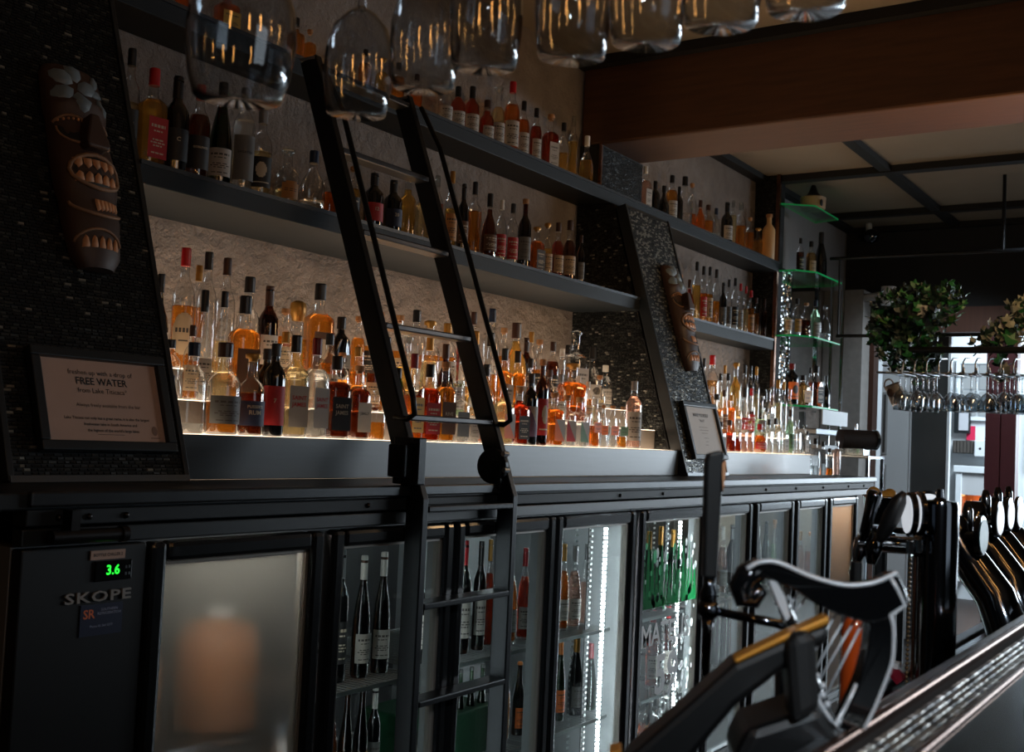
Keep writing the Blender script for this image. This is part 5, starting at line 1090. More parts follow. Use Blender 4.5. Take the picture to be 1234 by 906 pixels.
 ('squat_bottle', 4.544, 2.16, -1.045, 0.328, 0.0255, 'wide', 'r', 0.8, 'R', 'Pw', '', 'red-capped red squat bottle, second from left, lower shelf behind fifth fridge door', 'bottles on the lower shelf behind the fifth fridge door'),
 ('beer_bottle', 5.074, 2.16, -1.045, 0.374, 0.0199, 'beer', 'G', 0.9, 'S', '-', '', 'silver-capped green beer bottle, first from left, lower shelf behind sixth fridge door', 'bottles on the lower shelf behind the sixth fridge door'),
 ('beer_bottle', 5.185, 2.16, -1.045, 0.372, 0.0202, 'beer', 'G', 0.9, 'S', '-', '', 'silver-capped green beer bottle, second from left, lower shelf behind sixth fridge door', 'bottles on the lower shelf behind the sixth fridge door'),
 ('beer_bottle', 5.299, 2.16, -1.045, 0.371, 0.0205, 'beer', 'o', 0.9, 'R', 'Po', '', 'red-capped orange beer bottle with orange label, lower shelf behind sixth fridge door', 'bottles on the lower shelf behind the sixth fridge door'),
 ('beer_bottle', 5.418, 2.16, -1.045, 0.37, 0.0209, 'beer', 'o', 0.9, 'R', '-', '', 'red-capped orange beer bottle, lower shelf behind sixth fridge door', 'bottles on the lower shelf behind the sixth fridge door'),
 ('beer_bottle', 3.305, 2.16, -1.375, 0.306, 0.0201, 'beer', 'c', 0.3, 'S', '-', '', 'silver-capped clear beer bottle, third from left, bottom shelf behind third fridge door', 'bottles on the bottom shelf behind the third fridge door'),
 ('beer_bottle', 3.05, 2.16, -1.375, 0.322, 0.019, 'beer', 'c', 0.3, 'S', '-', '', 'silver-capped clear beer bottle, first from left, bottom shelf behind third fridge door', 'bottles on the bottom shelf behind the third fridge door'),
 ('beer_bottle', 3.135, 2.16, -1.375, 0.318, 0.0194, 'beer', 'c', 0.3, 'S', '-', '', 'silver-capped clear beer bottle, second from left, bottom shelf behind third fridge door', 'bottles on the bottom shelf behind the third fridge door'),
 ('square_bottle', 4.388, 2.16, -1.375, 0.326, 0.0424, 'square', 'o', 0.6, 'W', '-', '', 'white-capped orange square bottle, bottom shelf behind fifth fridge door', 'bottles on the bottom shelf behind the fifth fridge door'),
 ('square_bottle', 4.55, 2.16, -1.375, 0.311, 0.0363, 'square', 'w', 0.6, 'W', '-', '', 'white-capped pale pink square bottle, bottom shelf behind fifth fridge door', 'bottles on the bottom shelf behind the fifth fridge door'),
 ('spirit_bottle', 7.461, 2.66, 1.2, 0.245, 0.0257, 'std', 'd', 0.7, 'K', 'Pk', '', 'black-capped dark brown bottle with black label, second glass corner shelf', 'bottles on the second glass corner shelf'),
 ('spirit_bottle', 7.683, 2.66, 1.2, 0.26, 0.0351, 'std', 't', 0.8, 'K', 'Pc', '', 'black-capped tan bottle with cream label, second glass corner shelf', 'bottles on the second glass corner shelf'),
 ('champagne_bottle', 7.889, 2.66, 1.2, 0.361, 0.0449, 'champ', 'k', 0.9, 'K', '-', '', 'black-capped black champagne bottle, second glass corner shelf', 'bottles on the second glass corner shelf'),
 ('spirit_bottle', 7.262, 2.66, 0.76, 0.212, 0.0279, 'std', 'p', 0.6, 'S', 'Pc', '', 'silver-capped straw bottle with cream label, third glass corner shelf', 'bottles on the third glass corner shelf'),
 ('spirit_bottle', 7.436, 2.66, 0.76, 0.262, 0.0313, 'std', 'c', 0.5, 'K', 'Pt', '', 'black-capped clear bottle with kraft label, third glass corner shelf', 'bottles on the third glass corner shelf'),
 ('spirit_bottle', 7.622, 2.66, 0.76, 0.256, 0.0348, 'std', 'd', 0.6, 'C', '-', '', 'cork-topped dark brown bottle, third glass corner shelf', 'bottles on the third glass corner shelf'),
 ('spirit_bottle', 7.812, 2.66, 0.76, 0.298, 0.0355, 'std', 'n', 0.9, 'N', 'Pw', '', 'navy-capped pale green bottle with white label, third glass corner shelf', 'bottles on the third glass corner shelf'),
 ('round_bottle', 8.033, 2.66, 0.76, 0.289, 0.0424, 'round', 'c', 0.3, 'T', '-', '', 'glass-capped clear round-bellied bottle, third glass corner shelf', 'bottles on the third glass corner shelf'),
 ('tall_bottle', 7.214, 2.6, 0.29, 0.269, 0.0441, 'tall', 'k', 0.5, 'X', 'Lo', '', 'maroon-capped black slim bottle with orange label, fourth glass corner shelf', 'bottles on the fourth glass corner shelf'),
 ('square_bottle', 7.432, 2.6, 0.29, 0.207, 0.0423, 'square', 't', 0.9, 'K', 'Pt', '', 'black-capped tan square bottle with kraft label, fourth glass corner shelf', 'bottles on the fourth glass corner shelf'),
 ('spirit_bottle', 7.578, 2.6, 0.29, 0.269, 0.0229, 'std', 'c', 0.3, 'K', '-', '', 'black-capped clear bottle, fourth glass corner shelf', 'bottles on the fourth glass corner shelf'),
 ('square_bottle', 7.698, 2.6, 0.29, 0.29, 0.0436, 'square', 'd', 0.7, 'K', 'Pk', '', 'black-capped dark brown square bottle with black label, fourth glass corner shelf', 'bottles on the fourth glass corner shelf'),
 ('round_bottle', 7.92, 2.6, 0.29, 0.236, 0.0297, 'round', 'k', 0.5, 'K', '-', '', 'black-capped black round-bellied bottle, fourth glass corner shelf', 'bottles on the fourth glass corner shelf'),
 ('spirit_bottle', 6.244, 2.1, -0.152, 0.213, 0.0258, 'std', 'c', 0.3, 'K', '-', '', 'black-capped clear bottle, first from left, end of the counter', 'bottles on the end of the counter'),
 ('spirit_bottle', 6.376, 2.1, -0.152, 0.197, 0.0239, 'std', 'c', 0.4, 'K', '-', '', 'black-capped clear bottle, second from left, end of the counter', 'bottles on the end of the counter'),
 ('spirit_bottle', 6.499, 2.1, -0.152, 0.161, 0.0218, 'std', 'o', 0.3, 'K', '-', '', 'black-capped orange bottle, end of the counter', 'bottles on the end of the counter'),
 ('tall_bottle', 6.633, 2.1, -0.152, 0.208, 0.0222, 'tall', 'w', 0.9, 'T', '-', '', 'glass-capped pale pink slim bottle, end of the counter', 'bottles on the end of the counter'),
]
keg(2.23, 2.45, -.86, -.55, .115, TAN, 'tan plastic keg with white cap blurred behind the fogged door')
keg(2.30, 2.24, -1.385, -.90, .085, TAN, 'second tan keg lower right behind the fogged door')
keg(1.96, 2.45, -.86, -.60, .055, mat('brown_plastic', (150, 104, 72), 0.5), 'small brown keg at left behind the fogged door')
keg(2.00, 2.24, -1.385, -.93, .07, mat('pale_plastic', (196, 198, 196), 0.5), 'pale keg low at left behind the fogged door')
cr = B().box(1.86, 2.40, 2.34, 2.62, -.88, -.862)
for x_ in (1.86, 2.38):
    for y_ in (2.34, 2.60): cr.box(x_, x_+.02, y_, y_+.02, -1.39, -.88)
tag(obj('crate', cr, STEEL), 'steel shelf stand inside the fogged first fridge', 'stand')
tag(obj('drink_carton', B().box(2.80, 3.16, 2.12, 2.40, -1.045, -.895), mat('green_carton', (16, 70, 44), 0.5, noise=0.3, nscale=30), bevel=0.006), 'dark green drinks carton on a shelf behind ladder', 'carton')
tag(obj('drink_carton', B().box(3.98, 4.18, 2.2, 2.4, -1.045, -.90), mat('red_carton', (190, 26, 30), 0.5), bevel=0.006), 'red drinks carton behind the printed fridge door', 'carton')

# ---------------------------------------------------------------- printed film on the fifth door
t5 = [o for o in bpy.data.objects if o.name.startswith('glass_pane') and o.parent and abs(max(v.co.x for v in o.data.vertices) + WL[o.name][0] - (4.533-.041)) < .01][0]
def film(name, polys, m):
    b = B()
    for pl in polys:
        n = len(pl)
        b.add([(x, 2.0068, z) for x, z in pl], [tuple(range(n))])
    return obj(name, b, m, t5)
X0, X1 = 3.96, 4.485
random.seed(11)
grass = []
x = X0
while x < X1-.02:
    h = random.uniform(.16, .34); w_ = random.uniform(.025, .06)
    grass.append([(x, -.66), (x+w_, -.66), (x+w_*.75, -.66+h*.6), (x+w_*.45, -.66+h), (x+w_*.25, -.66+h*.55)])
    x += w_*.9
film('printed_reeds', grass, fogged('green_frosted_print', (24, 130, 70), 0.5, 0.95))['kind'] = 'stuff'
dots = []; gd = []
for k in range(210):
    cx, cz = random.uniform(X0+.01, X1-.015), random.uniform(-1.32, -.36)
    rx = random.uniform(.006, .016); rz = rx*random.uniform(1.0, 1.9)
    if cz > -.40 and random.random() < .7: continue
    if cx < 4.28 and -.98 < cz < -.68: continue
    pl = [(cx+rx*math.cos(a*math.pi/4), cz+rz*math.sin(a*math.pi/4)) for a in range(8)]
    (gd if (cz > -.66 and cx < 4.3 and random.random() < .7) else dots).append(pl)
DOTW = fogged('white_frosted_print', (236, 240, 242), 0.5, 0.9)
b = film('printed_drops', dots, DOTW); b['kind'] = 'stuff'
b2 = B()
for pl in gd: b2.add([(x, 2.0058, z) for x, z in pl], [tuple(range(len(pl)))])
obj('printed_drops', b2, fogged('mint_frosted_print', (120, 220, 165), 0.5, 0.9), t5, kind='stuff')
TXTW = mat('white_print', (232, 236, 238), 0.5)
text_on('MATEUS', 0.12, TXTW, t5, (4.20, 2.0055, -.77), FRONT, bold=True)
text_on('59', 0.22, TXTW, t5, (4.22, 2.0055, -.94), FRONT, bold=True)

# ---------------------------------------------------------------- bottles
def sq(e):
    def f(a, r, z):
        c, s_ = math.cos(a), math.sin(a)
        k = (abs(c)**e + abs(s_)**e)**(-1.0/e)
        return r*c*k, r*s_*k
    return f
# unit profiles (radius 1, height 1): outline, shoulder height, label band, cap (radius, from), section
PR = {
 'std':    dict(o=[(.9,0),(1,.015),(1,.56),(.97,.61),(.82,.67),(.56,.72),(.42,.76),(.38,.80),(.37,.93),(.42,.94),(.42,.955)], sh=.58, lb=(.12,.46), cap=(.43,.85), sec='r'),
 'bord':   dict(o=[(.9,0),(1,.015),(1,.58),(.95,.64),(.70,.70),(.46,.74),(.38,.78),(.36,.93),(.42,.94),(.42,.96)], sh=.6, lb=(.14,.46), cap=(.42,.78), sec='r'),
 'burg':   dict(o=[(.9,0),(1,.02),(1,.40),(.95,.48),(.76,.60),(.52,.70),(.38,.78),(.34,.93),(.40,.94),(.40,.96)], sh=.45, lb=(.12,.36), cap=(.40,.80), sec='r'),
 'champ':  dict(o=[(.9,0),(1,.02),(1,.38),(.95,.46),(.74,.60),(.50,.72),(.38,.80),(.36,.93),(.42,.94),(.42,.96)], sh=.42, lb=(.10,.36), cap=(.43,.70), sec='r'),
 'square': dict(o=[(.92,0),(1,.012),(1,.60),(.94,.645),(.70,.68),(.44,.71),(.39,.75),(.38,.93),(.42,.94),(.42,.955)], sh=.6, lb=(.10,.50), cap=(.44,.83), sec='s'),
 'flat':   dict(o=[(.92,0),(1,.012),(1,.58),(.9,.64),(.62,.69),(.34,.73),(.30,.93),(.34,.94),(.34,.955)], sh=.58, lb=(.30,.52), cap=(.36,.88), sec='f'),
 'round':  dict(o=[(.62,0),(.86,.04),(.99,.16),(1,.28),(.95,.42),(.78,.54),(.50,.63),(.34,.69),(.30,.76),(.30,.93),(.35,.94),(.35,.955)], sh=.46, lb=(.14,.38), cap=(.37,.80), sec='r'),
 'wide':   dict(o=[(.9,0),(1,.02),(1,.50),(.96,.57),(.78,.63),(.52,.67),(.40,.70),(.38,.92),(.44,.93),(.44,.95)], sh=.52, lb=(.12,.42), cap=(.46,.84), sec='r'),
 'disc':   dict(o=[(.40,0),(.62,.04),(.88,.16),(1,.34),(.94,.52),(.70,.66),(.40,.73),(.28,.76),(.28,.93),(.34,.94),(.34,.95)], sh=.5, lb=(.24,.44), cap=(.36,.82), sec='d'),
 'decant': dict(o=[(.96,0),(1,.015),(1,.50),(1,.515),(.40,.53),(.30,.56),(.28,.74),(.34,.75),(.34,.76)], sh=.5, lb=(.16,.36), cap=(.42,.76), sec='s'),
 'tall':   dict(o=[(.92,0),(1,.012),(1,.62),(.94,.68),(.66,.74),(.42,.78),(.38,.82),(.38,.94),(.42,.95),(.42,.96)], sh=.64, lb=(.12,.54), cap=(.44,.86), sec='r'),
 'beer':   dict(o=[(.9,0),(1,.02),(1,.46),(.94,.54),(.66,.66),(.46,.76),(.40,.86),(.38,.95),(.44,.955),(.44,.965)], sh=.5, lb=(.10,.38), cap=(.47,.955), sec='r'),
}
SEC = {'r': lambda a, r, z: (r*math.cos(a), r*math.sin(a)), 's': sq(5.0), 'f': None, 'd': None}
def section(p):
    P = PR[p]
    s_ = P['sec']
    if s_ == 'r': return lambda a, r, z: (r*math.cos(a), r*math.sin(a))
    if s_ == 's':
        f = sq(6.0)
        def g(a, r, z):
            x, y = f(a, r, z)
            if z > P['sh']+.04:
                x2, y2 = r*math.cos(a), r*math.sin(a)
                k = min(1, (z-P['sh']-.04)/.08)
                x, y = x*(1-k)+x2*k, y*(1-k)+y2*k
            return x, y
        return g
    def g(a, r, z):
        k = .55 if z < P['sh']+.1 else 1.0
        if z >= P['sh']+.1: return r*math.cos(a), r*math.sin(a)
        return r*math.cos(a), max(k*r, min(r, .30))*math.sin(a)
    return g
GM = {}
def gmesh(key, fn):
    if key not in GM: GM[key] = fn()
    return GM[key]
NS = 20
def outer(p):
    return gmesh(('o', p), lambda: B().lathe(PR[p]['o'], NS, 0, None, section(p)).mesh('glass_'+p, [CLEARGLASS], True))
def inner(p, fill):
    fill = round(fill*10)/10
    def mk():
        top = .035 + fill*(PR[p]['o'][-3][1]-.12)
        pr = [(PR[p]['o'][0][0]*.93, .03)]
        for r, z in PR[p]['o'][1:]:
            if z < .035: continue
            if z >= top: break
            pr.append((r*.95, z))
        # radius at the surface
        prev = PR[p]['o'][0]
        for r, z in PR[p]['o'][1:]:
            if z >= top:
                q = (top-prev[1])/(z-prev[1]); rr = prev[0]*(1-q)+r*q; break
            prev = (r, z)
        pr.append((rr*.95, top))
        return B().lathe(pr, NS, 0, None, section(p)).mesh('liquid_'+p, [CLEARGLASS], True)
    return gmesh(('i', p, fill), mk)
def capmesh(p, kind):
    def mk():
        r, z0 = PR[p]['cap']
        if p == 'decant':
            return B().lathe([(.30, .75), (.34, .80), (.42, .84), (.44, .90), (.40, .97), (.2, 1.0)], 16).mesh('stopper', [INK], True)
        if p == 'beer':
            return B().lathe([(.36, .955), (r, .957), (r*.97, .985), (r*.7, 1.0)], 16).mesh('crown_cap', [INK], True)
        if kind == 'C':
            return B().lathe([(r*.8, z0+.06), (r*.82, .925), (r*1.15, .93), (r*1.15, .995), (r*1.0, 1.0)], 16).mesh('cork', [INK], False)
        if kind in 'TD' and p in ('wide', 'round', 'square'):
            return B().lathe([(r*.7, .90), (r*.75, .93), (r*1.25, .94), (r*1.3, .985), (r*.9, 1.0)], 16).mesh('stopper', [INK], True)
        return B().lathe([(r, z0), (r, z0+.012), (r*.985, z0+.016), (r*.985, .985), (r*.9, 1.0)], 16).mesh('cap', [INK], False)
    return gmesh(('c', p, kind if p not in ('decant', 'beer') else ''), mk)
NX, NZ = 22, 28
LR = random.Random(21)
INKROWS = {j: (LR.uniform(.35, .8), LR.random()) for j in range(28)}
def labelmesh(p, style):
    def mk():
        P = PR[p]; sec = section(p)
        z0, z1 = P['lb']
        flat = P['sec'] != 'r'
        b = B()
        vs = []
        half = 1.15 if not flat else .80
        for j in range(NZ+1):
            z = z0+(z1-z0)*j/NZ
            for i in range(NX+1):
                u = -1+2*i/NX
                if flat:
                    xx = u*.86
                    y = -(sec(R_(90), 1.0, z)[1])*1.0
                    if P['sec'] == 'd':
                        rr = 1.0
                        vs.append((xx*.7, y-.03, z))
                    else: vs.append((xx, y-.03, z))
                else:
                    a = -math.pi/2 + u*half
                    rr = 1.0
                    for k in range(len(P['o'])-1):
                        (ra, za), (rb, zb) = P['o'][k], P['o'][k+1]
                        if za <= z <= zb and zb > za: rr = ra+(rb-ra)*(z-za)/(zb-za)
                    vs.append((rr*1.02*math.cos(a), rr*1.02*math.sin(a), z))
        fs = []; ms = []
        for j in range(NZ):
            for i in range(NX):
                u, v = -1+2*(i+.5)/NX, -1+2*(j+.5)/NZ
                if style == 'O' and u*u*1.2+v*v > 1: continue
                if style == 'T' and (abs(u) > .75 or (v > .8 and abs(u) > .45)): continue
                mi = 0
                if style == 'P':
                    if j in (21, 22) and abs(u) < .72 and i % 4 != 1: mi = 1
                    elif j in (18, 12, 10, 8, 3) and abs(u) < INKROWS[j][0] and (i*7+j*3) % 5 != 0: mi = 1
                if style == 'B' and j < 9: mi = 1
                if style == 'L' and (u*u*2.2+(v-.15)**2*1.6 < .42 or (j in (4,) and abs(u) < .7)): mi = 1
                if style == 'O' and ((j in (15, 16, 17) and abs(u) < .6 and i % 3) or (j == 9 and abs(u) < .4)): mi = 1
                if style == 'D' and (u + v*.9 > .1): mi = 1
                if style == 'T' and j in (15, 12) and i % 4 and abs(u) < .55: mi = 1
                n = NX+1
                fs.append((j*n+i, j*n+i+1, (j+1)*n+i+1, (j+1)*n+i)); ms.append(mi)
        b.v = vs; b.f = fs; b.m = ms
        return b.mesh('label_'+style, [PAPER, INK], True)
    return gmesh(('l', p, style), mk)
CAPC = dict(K=(18,18,20), R=(176,22,30), N=(24,40,66), C=(168,122,80), D=(170,124,56), W=(214,212,206), S=(128,130,132), M=(62,38,28), X=(110,22,30), O=(222,128,50))
def capmat(c):
    if c == 'T': return glass_thin('stopper_glass', (235, 240, 240), 0.03, 2.2)
    return mat('cap_'+{'K':'black','R':'red','N':'navy','C':'cork','D':'gold','W':'white','S':'silver','M':'brown','X':'maroon','O':'orange'}[c], CAPC[c], 0.7 if c == 'C' else 0.35, metal=0.5 if c in 'DS' else 0.0, noise=0.12, nscale=80)
LIQ = dict(a=('amber', (247, 202, 128)), g=('gold', (250, 226, 166)), p=('straw', (250, 240, 212)), c=('water', (246, 248, 248)), r=('red', (220, 128, 92)), o=('orange', (247, 184, 108)), d=('dark_rum', (176, 118, 82)), y=('yellow', (250, 222, 150)), t=('tan', (236, 206, 160)), w=('rose', (250, 224, 212)), n=('pale_green', (226, 246, 226)), B=('brown', (150, 104, 74)), G=('green', (110, 168, 124)), k=('black', (8, 8, 8)))
BROWNGLASS = glass_thin('brown_bottle_glass', (150, 98, 60), 0.03, 2.0, edge=.5)
GREENGLASS = glass_thin('green_bottle_glass', (92, 156, 108), 0.03, 2.0, edge=.5)
FROSTED = mat('frosted_tan_ceramic', (206, 164, 110), 0.4)
LABC = dict(c=(172,148,118), w=(158,153,146), k=(26,26,28), r=(168,30,34), n=(34,44,74), g=(98,98,96), b=(92,64,46), p=(98,78,104), o=(222,110,44), t=(186,134,78), e=(90,130,96), y=(204,160,70))
LABN = dict(c='cream', w='white', k='black', r='red', n='navy', g='grey', b='brown', p='purple', o='orange', t='kraft', e='green', y='yellow')
def labmat(c): return mat('label_'+LABN[c], LABC[c], 0.6, noise=0.08, nscale=60)
LIGHTINK = mat('pale_label_ink', (186, 176, 156), 0.6)
GREYINK = mat('soft_label_ink', (64, 58, 54), 0.6)
ORANGEINK = mat('amber_label_ink', (200, 110, 40), 0.6)
def setmat(o, mats):
    for i, m in enumerate(mats):
        o.material_slots[i].link = 'OBJECT'
        o.material_slots[i].material = m
def part(name, me, root, mats):
    o = link(name, me, root)
    setmat(o, mats)
    return o
def wrapped(txt, P, h, r, size, zc, m, root, flat):
    """lettering bent round a label: unit-space x,z scaled by the bottle"""
    me = text_mesh(txt, size, m, bold=True)
    for v in me.vertices:
        x, y = v.co.x, v.co.y
        z = zc + y/h
        if flat: v.co = Vector((x/r, -1.06, z))
        else:
            a = -math.pi/2 + x/r
            v.co = Vector((1.045*math.cos(a), 1.045*math.sin(a), z))
    return link('lettering', me, root)
random.seed(3)
def bottle(name, X, Y, z, h, r, prof, liq, fill, cap, lab, text, label, group):
    P = PR[prof]
    flat = P['sec'] != 'r'
    rz = -random.uniform(.25, .75) if not flat else -random.uniform(.08, .35)
    root = thing(name, label, 'decanter' if prof == 'decant' else 'bottle', (X, Y, z), (0, 0, rz), group)
    root.scale = (r, r, h)
    if liq == 'k': part('glass', outer(prof), root, [BLACKGLOSS])
    elif liq == 't' and prof == 'tall': part('glass', outer(prof), root, [FROSTED])
    else:
        gm = BROWNGLASS if liq == 'B' else GREENGLASS if liq == 'G' else CLEARGLASS
        part('glass', outer(prof), root, [gm])
        nm, c = LIQ[liq]
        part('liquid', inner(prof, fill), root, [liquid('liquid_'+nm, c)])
    part('stopper' if cap in 'TC' else 'cap', capmesh(prof, cap), root, [capmat(cap)])
    if lab != '-':
        s_, c = lab
        ink = LIGHTINK if c in 'knbpr' else (ORANGEINK if c in 'w' and s_ == 'D' else GREYINK if c in 'cwgtyoe' else INK)
        if s_ == 'D': ink = labmat('w')
        o = part('hang_tag' if s_ == 'T' else 'paper_label', labelmesh(prof, s_ if not text else 'X'), root, [labmat(c), ink])
        if text:
            ls = text.split('/')
            zm = (P['lb'][0]+P['lb'][1])/2
            n = len(ls)
            wmax = 1.5*r
            for i, s in enumerate(ls):
                size = min(.017, wmax/(max(len(s), 2)*.62))
                m = LIGHTINK if c in 'knbpr' else MATS['label_red'] if 'SAINT' in text and c == 'w' and 'label_red' in MATS else labmat('r') if c in 'w' else INK
                wrapped(s, P, h, r, size, zm + (n/2-.5-i)*size*1.15/h + .05, m, root, flat)
    return root
for row in BOTTLES: bottle(*row)
